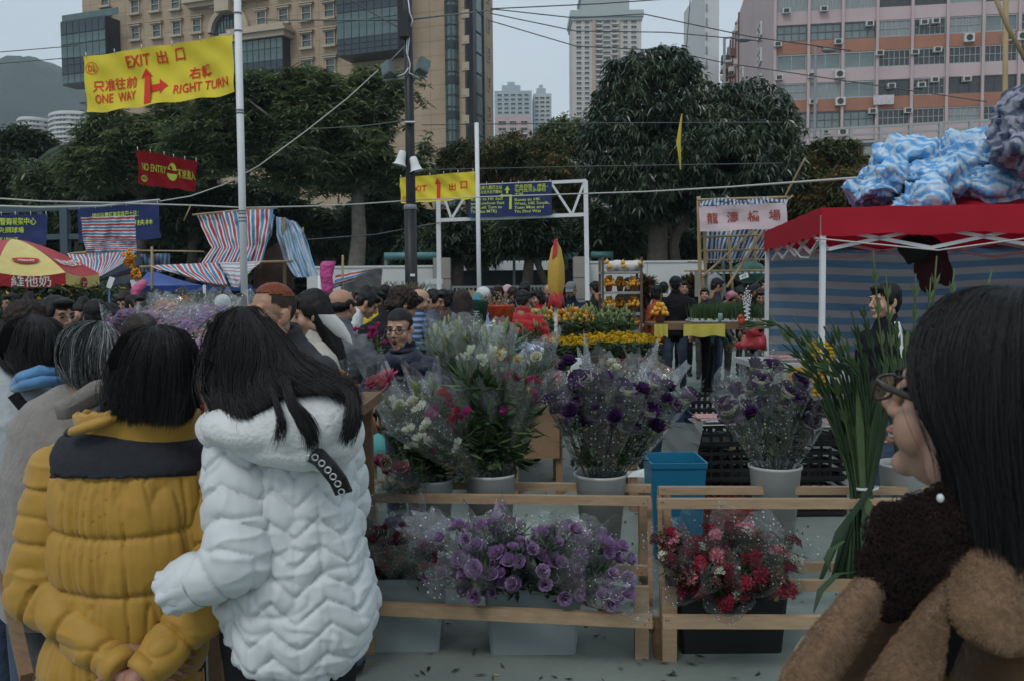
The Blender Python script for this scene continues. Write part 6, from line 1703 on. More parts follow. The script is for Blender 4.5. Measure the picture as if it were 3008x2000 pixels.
for s in(-1,1):mb.capsule(at(395+s*85,1950,D+.04),Vector((at(395+s*75,1950,D).x,D+.05,.08)),.105,.07,16)
V,Fc=remeshed(mb,.014,2); mb=MB(); mb.add(V,Fc,0,True); mb.build('trousers',M_trou,yw)
mb=MB(); mb.ellipsoid(at(446,1066,D-.01),(.102,.112,.094),None,24,16); mb.path([at(445,1090,D-.02),at(445,1150,D-.02),at(440,1200,D-.02)],[(.09,.104),(.075,.098),(.05,.080)],22,up=(1,0,0))
mb.build('under_hair',H_under,yw)
c0=[(448,962),(452,960),(456,960),(460,962)]
gd=[[(446,958,D-.02),(372,978,D+.0),(334,1040,D-.0),(320,1120,D-.03),(318,1180,D-.05),(300,1226,D-.07)],[(444,960,D-.05),(380,985,D-.06),(338,1050,D-.04),(322,1130,D-.06),(322,1180,D-.08),(306,1228,D-.09)],[(446,963,D-.07),(400,990,D-.115),(362,1060,D-.125),(345,1140,D-.12),(342,1200,D-.115),(335,1240,D-.11)],[(450,962,D-.07),(432,990,D-.135),(410,1060,D-.15),(398,1140,D-.14),(395,1210,D-.13),(395,1250,D-.12)],[(455,962,D-.07),(468,990,D-.135),(465,1060,D-.152),(458,1140,D-.145),(455,1210,D-.13),(450,1252,D-.12)],[(460,963,D-.07),(505,990,D-.12),(522,1060,D-.13),(520,1140,D-.12),(512,1205,D-.115),(505,1256,D-.11)],[(462,962,D-.05),(530,985,D-.06),(565,1050,D-.05),(570,1120,D-.06),(556,1190,D-.08),(535,1248,D-.09)],[(466,958,D-.02),(540,978,D-.0),(572,1040,D-.0),(577,1110,D-.02),(566,1180,D-.04),(545,1240,D-.06)]]
near_hair(yw,gd,11000,10,.0013,H_black,3,jitter=.0042,thick=.018,tail=.22,fly=.010,shell=None); near_hair(yw,gd,260,10,.0011,H_black,4,jitter=.010,thick=.0,tail=.3,fly=.02,shell=None)
M_wj=mat('white_nylon',(.54,.57,.58),rough=.6,var=.03,vscale=10,bump=.26,bscale=8,spec=.3,sheen=.15,crease=.6)
D=2.22
ww=thing('person','long haired young woman in a white zigzag quilted jacket','person',(at(840,1600,D).x,D,0))
mb=MB()
tor=[(775,1225,.08,.09),(790,1265,.10,.13),(810,1310,.115,.165),(830,1380,.13,.180),(845,1480,.14,.186),(850,1600,.15,.196),(862,1700,.16,.206),(872,1790,.165,.212),(858,1850,.165,.196),(838,1905,.16,.165),(825,1940,.14,.12)]
mb.path([at(x,y,D+.03)for(x,y,_,_)in tor],[(a,b)for(_,_,a,b)in tor],28,up=(1,0,0))
V,Fc=remeshed(mb,.0056,6); n=vertex_normals(V,Fc)
c0x=at(845,1500,D).x
ang=np.arctan2(V[:,0]-c0x,-(V[:,1]-D-.03))*.19
def tri(x):return 2*np.abs(x-np.floor(x+.5))
def zigzag(ang,z,w=.150,h=.068,amp=.052):
 ph=(z+amp*tri(ang/w))/h
 a=np.abs(ph-np.round(ph))*h
 b=np.abs(tri(ang/w+.0)-.0);
 v=np.minimum(np.abs(ang/w-np.round(ang/w)),np.abs(ang/w-.5-np.round(ang/w-.5)))*w
 return a,v
wob=.034*vnoise(V,2.6,8)+.008*vnoise(V,11,9)
a_,v_=zigzag(ang+wob,V[:,2]+wob)
d=cushion(a_,.034,.006)-.006*np.exp(-(a_/.005)**1.3)-.004*np.exp(-(v_/.006)**1.3)-.010*(1-np.abs(vnoise(V*np.array([1,1,1.3]),6,5)))**7-.006*(1-np.abs(vnoise(V,15,15)))**7+.005*vnoise(V,26,2)*np.exp(-a_/.016)+.006*vnoise(V,7,3)+.0045*(1-np.abs(vnoise(V*np.array([1,1,1.4]),22,25)))**3
V=V+n*d[:,None]
mb=MB(); mb.add(V,Fc,0,True); mb.build('jacket',M_wj,ww)
WS,WE,WW_=at(692,1325,D-.03),at(700,1640,D-.11),at(556,1712,D-.115)
for nm,chain,sd,per in(('sleeve',[(WS,WE,.080,.082),(WE,WW_,.080,.058)],1,.072),('sleeve',[(at(985,1340,D+.10),at(1010,1480,D+.16),.07,.066),(at(1010,1480,D+.16),at(900,1420,D+.30),.066,.055)],2,.07)):
 mb=MB()
 for(a,b,ra,rb)in chain:mb.capsule(a,b,ra,rb,18)
 V,Fc=remeshed(mb,.0055,5); n=vertex_normals(V,Fc); _,arc=along(V,chain)
 ax=np.arctan2(V[:,0]-WS.x,V[:,1]-WS.y)*.08
 a_,v_=zigzag(ax+.014*vnoise(V,4,4),-arc+.014*vnoise(V,4,5),.13,.075,.045)
 V=V+n*(cushion(a_,.036,.008)-.006*np.exp(-(a_/.005)**1.3)-.010*(1-np.abs(vnoise(V,10,sd+3)))**6+.005*vnoise(V,26,sd)*np.exp(-a_/.02)+.006*(1-np.abs(vnoise(V*np.array([.8,1,1.5]),17,8+sd)))**3)[:,None]
 mb=MB(); mb.add(V,Fc,0,True); mb.build(nm,M_wj,ww)
dv=(WW_-WE).normalized(); mb=MB(); P=[]
for(q,r)in((-.01,.066),(.02,.063),(.045,.052),(.06,.055),(.07,.045),(.05,.025)):
 f=frame(WW_+dv*q,dv,(0,-1,.3)); P.append([f@Vector((r*math.cos(t_)*(1+(.03+q*1.4)*math.sin(t_*8)),0,r*math.sin(t_)*(1+(.03+q*1.4)*math.sin(t_*8))))for t_ in np.linspace(0,2*math.pi,36,False)])
mb.grid(P,0,True,True); mb.build('cuff',M_wj,ww)
M_hood=mat('white_fleece',(.58,.59,.58),rough=.95,var=.06,vscale=30,bump=.7,bscale=70,sheen=.4)
mb=MB()
mb.ellipsoid(at(740,1262,D-.10),(.125,.085,.055),Matrix.Rotation(.15,3,'Y'),20,12); mb.ellipsoid(at(880,1240,D-.10),(.14,.09,.085),Matrix.Rotation(-.2,3,'Y'),20,12); mb.ellipsoid(at(960,1270,D-.06),(.085,.09,.085),None,18,12); mb.ellipsoid(at(900,1180,D-.04),(.12,.08,.06),None,18,12); mb.ellipsoid(at(650,1262,D-.04),(.06,.07,.05),None,14,10)
mb.ellipsoid(at(860,1315,D-.10),(.14,.07,.045),None,18,10)
V,Fc=remeshed(mb,.008,6); n=vertex_normals(V,Fc); V=V+n*(.010*vnoise(V,9,1)+.008*(1-np.abs(vnoise(V*np.array([1.4,1,.6]),10,4)))**2)[:,None]
mb=MB(); mb.add(V,Fc,0,True); mb.build('hood',M_hood,ww)
mb=MB(); head_prims(mb,female=True); V,Fc=remeshed(mb,.008,2)
HMw=Matrix.Translation(at(722,1040,D))@Matrix.Rotation(R(25),4,'Z')@Matrix.Rotation(R(-14),4,'X')
Hn=np.array(HMw); mb=MB(); mb.add(V@Hn[:3,:3].T+Hn[:3,3],Fc,0,True)
q=MB(); hand_prims(q,frame(at(636,1215,D+.03),(-.22,.0,1),(-.7,-1,0)),.8,-1,.95); q.capsule(at(636,1215,D+.03),at(680,1290,D+.06),.028,.034,12)
V,Fc=remeshed(q,.0042,2); mb.add(V,Fc,0,True)
mb.build('body',SK[0],ww)
mb=MB()
for s in(-1,1):mb.capsule(at(850+s*85,1850,D+.04),Vector((at(850+s*70,1950,D).x,D+.05,.08)),.105,.07,16)
V,Fc=remeshed(mb,.014,2); mb=MB(); mb.add(V,Fc,0,True); mb.build('trousers',M_trou,ww)
mb=MB(); mb.ellipsoid(at(722,1034,D+.02),(.088,.105,.092),None,24,16); mb.path([at(700,1080,D-.03),at(675,1160,D-.035),at(680,1215,D-.05)],[(.07,.088),(.06,.07),(.04,.045)],20,up=(1,0,0)); mb.build('under_hair',H_under,ww)
gd=[[(692,906,D+.02),(640,940,D+.04),(612,1020,D+.04),(612,1110,D+.0),(636,1190,D-.05),(650,1230,D-.09)],[(690,908,D-.03),(632,945,D-.02),(605,1030,D-.02),(606,1120,D-.04),(632,1200,D-.09),(655,1240,D-.12)],[(700,906,D-.05),(662,950,D-.09),(645,1040,D-.11),(645,1140,D-.12),(672,1215,D-.15),(690,1250,D-.17)],[(712,905,D-.06),(712,960,D-.12),(702,1050,D-.14),(692,1140,D-.14),(712,1200,D-.16),(735,1235,D-.18)],[(722,905,D-.06),(765,970,D-.11),(785,1050,D-.13),(788,1105,D-.14),(800,1140,D-.17),(825,1172,D-.19)],[(730,906,D-.05),(795,975,D-.08),(838,1045,D-.10),(872,1095,D-.12),(925,1128,D-.16),(985,1158,D-.17)],[(734,907,D-.03),(808,970,D-.03),(862,1045,D-.05),(930,1098,D-.08),(1030,1150,D-.11),(1052,1215,D-.12)],[(738,906,D+.02),(812,966,D+.03),(866,1040,D+.02),(932,1096,D-.03),(1020,1130,D-.07),(1056,1180,D-.09)]]
near_hair(ww,gd,12000,11,.0013,H_black,5,jitter=.0042,thick=.022,tail=.25,fly=.010,shell=.022); near_hair(ww,gd,260,11,.0011,H_black,6,jitter=.012,thick=.0,tail=.2,fly=.025,shell=None)
for(gl,nn)in(([[(820,1110,D-.16),(838,1150,D-.20),(858,1195,D-.215),(892,1245,D-.215),(912,1285,D-.21),(912,1330,D-.20)],[(850,1105,D-.16),(858,1150,D-.20),(872,1190,D-.215),(902,1235,D-.215),(920,1285,D-.21),(918,1335,D-.20)]],240),([[(985,1125,D-.12),(1022,1160,D-.15),(1028,1205,D-.17),(1022,1262,D-.175),(1008,1308,D-.17)],[(1005,1130,D-.12),(1042,1165,D-.15),(1048,1210,D-.17),(1040,1260,D-.175),(1018,1318,D-.17)]],260),([[(790,1130,D-.17),(812,1185,D-.20),(826,1235,D-.21),(822,1280,D-.205),(808,1318,D-.20)],[(796,1130,D-.17),(816,1185,D-.20),(831,1238,D-.21),(826,1285,D-.205),(812,1322,D-.20)]],28)):
 near_hair(ww,gl,nn*2,10,.0013,H_black,8,jitter=.005,thick=.006,tail=.35,fly=.010,shell=None)
mb=MB(); pts=[at(898,1325,D-.165),at(935,1345,D-.185),at(965,1378,D-.19),(at(990,1410,D-.185)),at(1008,1450,D-.16)]
P=[]
for i,p in enumerate(pts):
 t_=(pts[min(i+1,4)]-pts[max(i-1,0)]).normalized(); sd=t_.cross(Vector((0,-1,0))).normalized()
 P.append([p-sd*.021+Vector((0,.012,0)),p-sd*.019+Vector((0,0,0)),p+sd*.019,p+sd*.021+Vector((0,.012,0))])
mb.grid(P,0,False); sb=mb.build('bag_strap',mat('black_leather',(.008,.008,.008),rough=.5),None)
tag(sb,'black eyelet bag strap over the white quilted jacket','strap')
tor_=MB(); tor_.path([Vector((.007*math.cos(a),0,.007*math.sin(a)))for a in np.linspace(0,6.283,13)],.0022,5,0,False); tm=tor_.mesh('eyelet',mat('steel_eyelet',(.5,.5,.5),rough=.3,metal=.8))
for k in range(7):
 q=k/6*3.6+.2; i=min(3,int(q)); p=pts[i].lerp(pts[i+1],q-i)
 o=link_mesh('eyelet',tm,sb); o.location=p+Vector((0,-.006,0))
M_gcoat=mat('pale_grey_wool',(.33,.36,.375),rough=.95,var=.12,vscale=22,bump=.5,bscale=70,sheen=.3)
D=2.75
gw=thing('person','woman in pale grey coat and sky blue scarf with a dark bag strap','person',(at(80,1300,D).x,D,0))
mb=MB()
tor=[(95,1110,.085,.09),(80,1145,.10,.14),(70,1190,.12,.18),(55,1270,.14,.20),(45,1400,.15,.205),(40,1550,.155,.20),(30,1650,.155,.20)]
mb.path([at(x,y,D+.02)for(x,y,_,_)in tor],[(a,b)for(_,_,a,b)in tor],24,up=(1,0,0)); mb.capsule(at(-60,1270,D),at(-90,1520,D-.05),.08,.075,14); mb.capsule(at(165,1215,D+.02),at(205,1400,D+.05),.075,.07,14)
V,Fc=remeshed(mb,.010,4); n=vertex_normals(V,Fc); V=V+n*(.008*vnoise(V*np.array([1,1,.8]),9,2)+.009*(1-np.abs(vnoise(V*np.array([1,1,1.5]),8,5)))**3)[:,None]
mb=MB(); mb.add(V,Fc,0,True); mb.build('coat',M_gcoat,gw)
M_scarf=mat('sky_blue_fleece',(.085,.22,.42),rough=.9,var=.12,vscale=12,bump=.4,bscale=30,sheen=.3)
mb=MB()
for(pts,r)in(([(48,1132,D-.04),(75,1108,D-.115),(120,1092,D-.12),(160,1098,D-.09),(182,1118,D-.02)],.030),([(45,1140,D-.05),(80,1128,D-.125),(125,1118,D-.13),(165,1120,D-.10),(185,1130,D-.03)],.026)):
 mb.path([at(*p)for p in pts],[r*.8,r,r,r,r*.7],14,flat=.7)
mb.build('scarf',M_scarf,gw)
mb=MB(); P=[[at(34+92*q-12,1158+110*q+8,D-.155+.0*q),at(34+92*q+14,1158+110*q-8,D-.15)]for q in np.linspace(0,1.15,9)]; mb.grid(P,0,True); mb.grid([[p+Vector((0,.012,0))for p in r]for r in P],0,True)
tag(mb.build('bag_strap',K['black']),'broad dark bag strap across the pale grey coat','strap')
mb=MB(); head_prims(mb,female=True); V,Fc=remeshed(mb,.009,2); Hn=np.array(Matrix.Translation(at(104,1040,D+.02))@Matrix.Rotation(R(-12),4,'Z')); mb=MB(); mb.add(V@Hn[:3,:3].T+Hn[:3,3],Fc,0,True); mb.build('body',SK[1],gw)
mb=MB()
for s in(-1,1):mb.capsule(at(30+s*60,1600,D),Vector((at(30+s*60,1600,D).x,D,.08)),.09,.06,14)
mb.build('jeans',M_jeans,gw)
mb=MB(); mb.ellipsoid(at(92,1018,D+.01),(.088,.10,.088),None,24,16); mb.build('under_hair',H_under,gw)
gd=[[(90,929,D+.04),(34,948,D+.06),(8,1008,D+.06),(16,1056,D+.02),(45,1092,D-.04)],[(90,930,D-.02),(30,950,D-.02),(6,1010,D-.02),(14,1060,D-.05),(45,1096,D-.08)],[(92,928,D-.04),(55,955,D-.09),(38,1010,D-.105),(48,1065,D-.11),(70,1100,D-.11)],[(95,927,D-.04),(95,960,D-.11),(90,1020,D-.12),(95,1070,D-.12),(105,1096,D-.12)],[(98,928,D-.04),(135,955,D-.09),(150,1010,D-.105),(148,1060,D-.11),(140,1092,D-.11)],[(100,930,D-.02),(160,950,D-.03),(180,1010,D-.03),(176,1060,D-.05),(165,1100,D-.08)]]
near_hair(gw,gd,5000,9,.0015,H_black,11,jitter=.005,thick=.02,tail=.18,fly=.012,shell=None)
M_taupe=mat('taupe_wool',(.205,.185,.17),rough=.95,var=.12,vscale=24,bump=.5,bscale=80,sheen=.3)
D=2.58
tw_=thing('person','grey streaked haired person in a taupe wool coat with a broad turned up collar','person',(at(230,1300,D).x,D,0))
mb=MB()
tor=[(262,1130,.085,.085),(262,1165,.10,.12),(250,1215,.12,.165),(235,1290,.14,.20),(225,1400,.15,.205),(220,1600,.16,.21),(220,1800,.16,.21)]
mb.path([at(x,y,D+.04)for(x,y,_,_)in tor],[(a,b)for(_,_,a,b)in tor],24,up=(1,0,0)); mb.capsule(at(100,1330,D+.02),at(70,1520,D),.08,.075,14)
V,Fc=remeshed(mb,.010,4); n=vertex_normals(V,Fc); V=V+n*(.006*vnoise(V,9,2)+.010*(1-np.abs(vnoise(V*np.array([1,1,1.5]),7,5)))**3)[:,None]
mb=MB(); mb.add(V,Fc,0,True); mb.build('coat',M_taupe,tw_)
mb=MB()
P=[[(154,1183),(185,1172),(222,1150),(270,1118),(330,1106)],[(160,1200),(195,1200),(238,1178),(285,1150),(332,1140)],[(168,1232),(205,1226),(255,1200),(300,1180),(330,1176)]]
rows=[]
for j,row in enumerate(P):
 L_=lerp_row([(x,y,0)for x,y in row],15)
 rows.append([at(q[0],q[1],D-.145-.02*math.sin(i/14*3.1)-(.02,.035,.0)[j])for i,q in enumerate(L_)])
mb.grid(rows,0,True); mb.grid([[p+Vector((0,.02,-.004))for p in r]for r in rows],0,True); mb.build('collar',M_taupe,tw_)
mb=MB(); head_prims(mb); V,Fc=remeshed(mb,.009,2); Hn=np.array(Matrix.Translation(at(272,1062,D+.02))@Matrix.Rotation(R(0),4,'Z')); mb=MB(); mb.add(V@Hn[:3,:3].T+Hn[:3,3],Fc,0,True); mb.build('body',SK[2],tw_)
mb=MB();
for s in(-1,1):mb.capsule(at(225+s*70,1750,D+.05),Vector((at(225+s*70,1750,D).x,D+.05,.08)),.10,.065,12)
mb.build('trousers',M_gtrou,tw_)
mb=MB(); mb.ellipsoid(at(264,1042,D+.01),(.084,.10,.086),None,24,16); mb.build('under_hair',H_under,tw_)
gd=[[(270,948,D+.04),(205,962,D+.06),(180,1018,D+.06),(188,1076,D+.03),(212,1125,D-.03)],[(268,950,D-.02),(200,965,D-.02),(176,1020,D-.02),(186,1080,D-.04),(212,1135,D-.08)],[(280,948,D-.04),(232,970,D-.08),(205,1025,D-.10),(210,1085,D-.11),(228,1140,D-.11)],[(290,948,D-.05),(268,975,D-.10),(250,1030,D-.12),(250,1090,D-.12),(258,1135,D-.11)],[(300,950,D-.05),(305,985,D-.09),(300,1040,D-.11),(298,1090,D-.11),(300,1125,D-.10)],[(306,954,D-.03),(340,985,D-.04),(352,1040,D-.05),(345,1095,D-.06),(335,1125,D-.07)]]
near_hair(tw_,gd,5600,9,.0015,H_black,13,thick=.014,tail=.15,fly=.008,shell=None,mats=[H_black,H_grey,H_white],mi=[.45,.46,.09])
D=1.18
rw=thing('person','dark haired smiling woman in profile with glasses, brown sheepskin coat and curly dark scarf','person',(at(2900,1600,D).x,D,0))
mb=MB()
head_prims(mb,jaw=.95,nose=.95,female=True)
mb.ellipsoid((.042,.046,-.040),(.026,.030,.034),None,14,10); mb.ellipsoid((-.042,.046,-.040),(.026,.030,.034),None,14,10)
V,Fc=remeshed(mb,.0034,8)
HMr=Matrix.Translation(at(2874,1200,D))@Matrix.Rotation(R(40),4,'Z')@Matrix.Rotation(R(14),4,'X')@Matrix.Scale(1.1,4)
Hn=np.array(HMr)
mb=MB(); mb.add(V@Hn[:3,:3].T+Hn[:3,3],Fc,0,True)
mb.build('body',skin('skin_fair_face',(.38,.225,.16)),rw)
eye,brow,mouth=feature_meshes()
for s in(-1,1):
 for(me,p)in((eye,(s*.031,.0785,.001)),(brow,(s*.031,.0855,.0255))):
  o=link_mesh(me.name.split('.')[0],me,rw); o.matrix_local=Matrix.Translation(-BASE[rw.name])@HMr@Matrix.Translation(p)
q=MB(); q.ellipsoid((0,.0885,-.0598),(.0245,.0105,.0062),None,14,8); q.ellipsoid((0,.0865,-.0725),(.020,.0105,.0065),None,14,8); lp=q.mesh('lips',M_lip)
o=link_mesh('lips',lp,rw); o.matrix_local=Matrix.Translation(-BASE[rw.name])@HMr
q=MB(); q.ellipsoid((0,.0865,-.0658),(.020,.009,.0045),None,14,8); o=link_mesh('teeth',q.mesh('teeth',mat('teeth',(.55,.53,.48),rough=.3)),rw); o.matrix_local=Matrix.Translation(-BASE[rw.name])@HMr
mb=MB()
for s in(-1,1):
 c=Vector((s*.034,.104,-.004)); n_=24
 mb.path([c+Vector((.027*math.copysign(abs(math.cos(a))**.6,math.cos(a)),0,.0165*math.copysign(abs(math.sin(a))**.6,math.sin(a))))for a in np.linspace(0,2*math.pi,n_)],.0022,6)
 mb.path([(s*.061,.102,.006),(s*.074,.085,.006),(s*.080,.03,.004),(s*.081,-.01,-.004)],.0028,6,flat=1.6)
mb.path([(-.008,.104,.004),(0,.106,.006),(.008,.104,.004)],.0022,6)
o=link_mesh('glasses',mb.mesh('glasses',mat('dark_spectacle_frame',(.03,.022,.018),rough=.3)),rw); o.matrix_local=Matrix.Translation(-BASE[rw.name])@HMr
q=MB()
for s in(-1,1):q.add([Vector((s*.034+.026*math.cos(a),.1035,-.004+.016*math.sin(a)))for a in np.linspace(0,6.283,20,False)],[tuple(range(20))])
o=link_mesh('lens',q.mesh('lens',film_mat('lens_glass',gloss=.25,haze=.02,rough=.05)),rw); o.matrix_local=Matrix.Translation(-BASE[rw.name])@HMr
mb=MB(); mb.ellipsoid(at(2895,1080,D+.01),(.098,.085,.098),None,24,16)
mb.path([at(2900,1150,D),at(2910,1300,D),at(2935,1480,D),at(2965,1650,D-.02),at(3000,1800,D-.02)],[(.07,.062),(.07,.06),(.065,.048),(.055,.03),(.05,.02)],20,up=(1,0,0))
mb.build('under_hair',H_under,rw)
gd=[[(2925,852,D+.01),(2770,880,D+.01),(2694,965,D+.0),(2672,1060,D-.02),(2688,1150,D-.045),(2738,1230,D-.058),(2778,1310,D-.06),(2794,1400,D-.06),(2790,1500,D-.06)],[(2930,851,D-.01),(2800,870,D-.02),(2722,960,D-.04),(2702,1070,D-.06),(2722,1170,D-.072),(2764,1260,D-.078),(2790,1350,D-.08),(2800,1450,D-.08),(2818,1560,D-.08)],[(2945,850,D-.03),(2850,870,D-.06),(2778,970,D-.085),(2752,1100,D-.095),(2768,1230,D-.10),(2804,1360,D-.10),(2832,1500,D-.10),(2852,1620,D-.10)],[(2965,849,D-.04),(2902,885,D-.085),(2850,1000,D-.105),(2838,1150,D-.11),(2860,1310,D-.11),(2892,1490,D-.11),(2925,1690,D-.11)],[(2985,848,D-.04),(2958,900,D-.09),(2930,1020,D-.11),(2928,1200,D-.12),(2948,1400,D-.12),(2982,1610,D-.12),(3008,1800,D-.12)],[(3000,848,D-.04),(3010,920,D-.09),(3015,1100,D-.11),(3020,1300,D-.12),(3030,1560,D-.12),(3050,1850,D-.12)],[(3020,850,D-.02),(3070,930,D-.06),(3085,1100,D-.08),(3090,1300,D-.09),(3095,1560,D-.10),(3100,1850,D-.10)]]
gd=[[(x+(20 if x<2900 else 0),y,z)for(x,y,z)in r_]for r_ in gd]
near_hair(rw,gd,15000,14,.0008,H_black,21,jitter=.0045,thick=.014,tail=.2,fly=.009,shell=.014); near_hair(rw,gd,300,14,.0006,H_black,22,jitter=.010,thick=0,tail=.3,fly=.02,shell=None)
M_sheep=mat('sheepskin',(.15,.088,.046),rough=1.0,col2=(.21,.128,.074),vscale=16,bump=.7,bscale=190,spec=.1,sheen=.35)
M_sheepd=mat('sheepskin_shaded',(.085,.045,.022),rough=1.0,var=.25,vscale=12,bump=.7,bscale=160,spec=.1,sheen=.4)  # darker sheepskin colour stands in for shade in the gaps behind the lapels
def fuzzy(prims,voxel,smooth,amp,seed):
 V,Fc=limb_surface(prims,voxel,smooth); n=vertex_normals(V,Fc)
 V=V+n*(amp*(1.2*vnoise(V,7,seed)+.5*vnoise(V,22,seed+1))+.0016*vnoise(V,130,seed+2)+.0014*vnoise(V,230,seed+3))[:,None]
 return V,Fc,n
def coat_part(nm,prims,m,seed,voxel=.0052,smooth=3,amp=.006,furn=0,fl=.007):
 V,Fc,n=fuzzy(prims,voxel,smooth,amp,seed)
 mb=MB(); mb.add(V,Fc,0,True); o=mb.build(nm,m,rw)
 if furn:
  g=np.random.default_rng(seed); i=g.integers(0,len(V),furn)
  root=V[i]; d=n[i]+g.normal(0,.55,(furn,3))+np.array([-.2,0,-.5]); d/=np.linalg.norm(d,axis=1,keepdims=True)
  L=np.stack([root,root+d*fl*.6,root+d*fl+np.array([0,0,-fl*.2])],1)
  f=link_mesh('fur',strand_mesh('fur',L,.0009,m,None,BASE[rw.name]),o); f['kind']='stuff'
 return o
def slab(nm,rows,Ys,th,m,seed,furn,amp=.004):
 F_,B_=[],[]
 for row,Y in zip(rows,Ys):
  L_=lerp_row([(x,y,0)for x,y in row],13); F_.append([at(q[0],q[1],Y-.02*math.sin(i/12*math.pi))for i,q in enumerate(L_)]); B_.append([at(q[0],q[1],Y+th)for q in L_])
 mb=MB(); ring=[F_[j]+B_[j][::-1]for j in range(len(rows))]; mb.grid(ring,0,True,True); k=len(ring[0]); b0=mb.n-k*len(ring)
 for r_ in(0,len(ring)-1):
  for i in range(12):
   q=(b0+r_*k+i,b0+r_*k+i+1,b0+r_*k+k-2-i,b0+r_*k+k-1-i); mb.f.append(q if r_ else q[::-1]); mb.m.append(0); mb.s.append(True)
 V,Fc=remeshed(mb,.0048,6); n=vertex_normals(V,Fc); V=V+n*(amp*(1.2*vnoise(V,6,seed)+.4*vnoise(V,22,seed+1))+.0016*vnoise(V,130,seed+2)+.0014*vnoise(V,230,seed+3))[:,None]
 mb=MB(); mb.add(V,Fc,0,True); o=mb.build(nm,m,rw); g=np.random.default_rng(seed); i=g.integers(0,len(V),furn); root=V[i]; d=n[i]+g.normal(0,.5,(furn,3))+np.array([-.3,0,-.6]); d/=np.linalg.norm(d,axis=1,keepdims=True); fl=.0055
 f=link_mesh('fur',strand_mesh('fur',np.stack([root,root+d*fl*.6,root+d*fl],1),.0007,m,None,BASE[rw.name]),o); f['kind']='stuff'
slab('coat_sleeve',[[(2578,1650),(2640,1690)],[(2490,1735),(2590,1790)],[(2390,1845),(2520,1900)],[(2305,1955),(2460,2000)],[(2275,2060),(2440,2080)]],[1.13,1.11,1.09,1.075,1.07],.03,M_sheep,31,12000)
coat_part('coat_body',[('cap',(2720,1720,1.24),(2500,2010,1.22),.05,.085),('cap',(2900,1690,1.26),(2850,2100,1.26),.13,.16),('cap',(3000,1950,1.14),(3000,2080,1.14),.08,.09)],M_sheepd,32,.008)
slab('lapel',[[(2735,1735),(2790,1690)],[(2690,1790),(2775,1760),(2790,1770)],[(2620,1880),(2700,1840),(2785,1850)],[(2560,1960),(2660,1930),(2775,1935)],[(2520,2060),(2640,2050),(2760,2060)]],[1.10,1.075,1.055,1.045,1.04],.022,M_sheep,33,14000)
slab('collar_flap',[[(2775,1660),(2880,1600),(3040,1560)],[(2790,1740),(2900,1690),(3050,1660)],[(2800,1810),(2900,1790),(3060,1770)],[(2830,1855),(2920,1880),(3060,1860)],[(2880,1880),(2950,1915),(3060,1900)]],[1.10,1.07,1.05,1.045,1.05],.022,M_sheep,34,14000)
M_curl=mat('curly_dark_wool',(.013,.0065,.006),rough=1.0,var=.6,vscale=40,bump=.8,bscale=300,spec=.1,sheen=.15)
g=np.random.default_rng(41); mb=MB()
spine=[((2606,1520),.016),((2615,1560),.030),((2630,1610),.036),((2620,1670),.034),((2690,1530),.034),((2710,1570),.045),((2720,1640),.045),((2775,1500),.034),((2690,1700),.032),((2655,1740),.028),((2800,1530),.045),((2800,1620),.045),((2612,1765),.020),((2570,1650),.02)]
for((x,y),r)in spine:mb.ellipsoid(at(x,y,1.12),(r,r*.8,r),None,12,8)
mb.build('scarf',M_curl,rw); nn=9000; m_=8
sp_=np.array([at(x,y,1.12)[:]for(x,y),r in spine]); sr_=np.array([r for _,r in spine]); ii=g.integers(0,len(spine),nn)
v=g.normal(size=(nn,3)); v/=np.linalg.norm(v,axis=1,keepdims=True); v[:,1]=-np.abs(v[:,1])*.8
c=sp_[ii]+v*(sr_[ii]*(.95+.13*g.random(nn)))[:,None]; e1=np.cross(v,g.normal(size=(nn,3))); e1/=np.linalg.norm(e1,axis=1,keepdims=True); e2=np.cross(v,e1)
th=np.linspace(0,5.2,m_)[None,:,None]+g.random((nn,1,1))*6; rr=(.0025+.0035*g.random((nn,1,1)))
f=link_mesh('scarf_curls',strand_mesh('scarf_curls',c[:,None]+rr*(np.cos(th)*e1[:,None]+np.sin(th)*e2[:,None])+v[:,None]*rr*1.2*np.sin(th*.5),.0014,M_curl,None,BASE[rw.name]),rw); f['kind']='stuff'
mb=MB(); mb.ellipsoid(at(2762,1462,1.015),(.0042,.004,.0052),None,10,8); mb.build('earring',mat('pearl',(.55,.56,.58),rough=.2),rw)
mb=MB(); mb.capsule(at(2900,1900,1.25),Vector((at(2900,1900,1.25).x,1.25,.7)),.15,.16,16);
for s in(-1,1):mb.capsule(Vector((at(2900,1900,1.25).x+s*.08,1.25,.75)),Vector((at(2900,1900,1.25).x+s*.08,1.25,.08)),.085,.06,12)
mb.build('trousers',M_trou,rw)
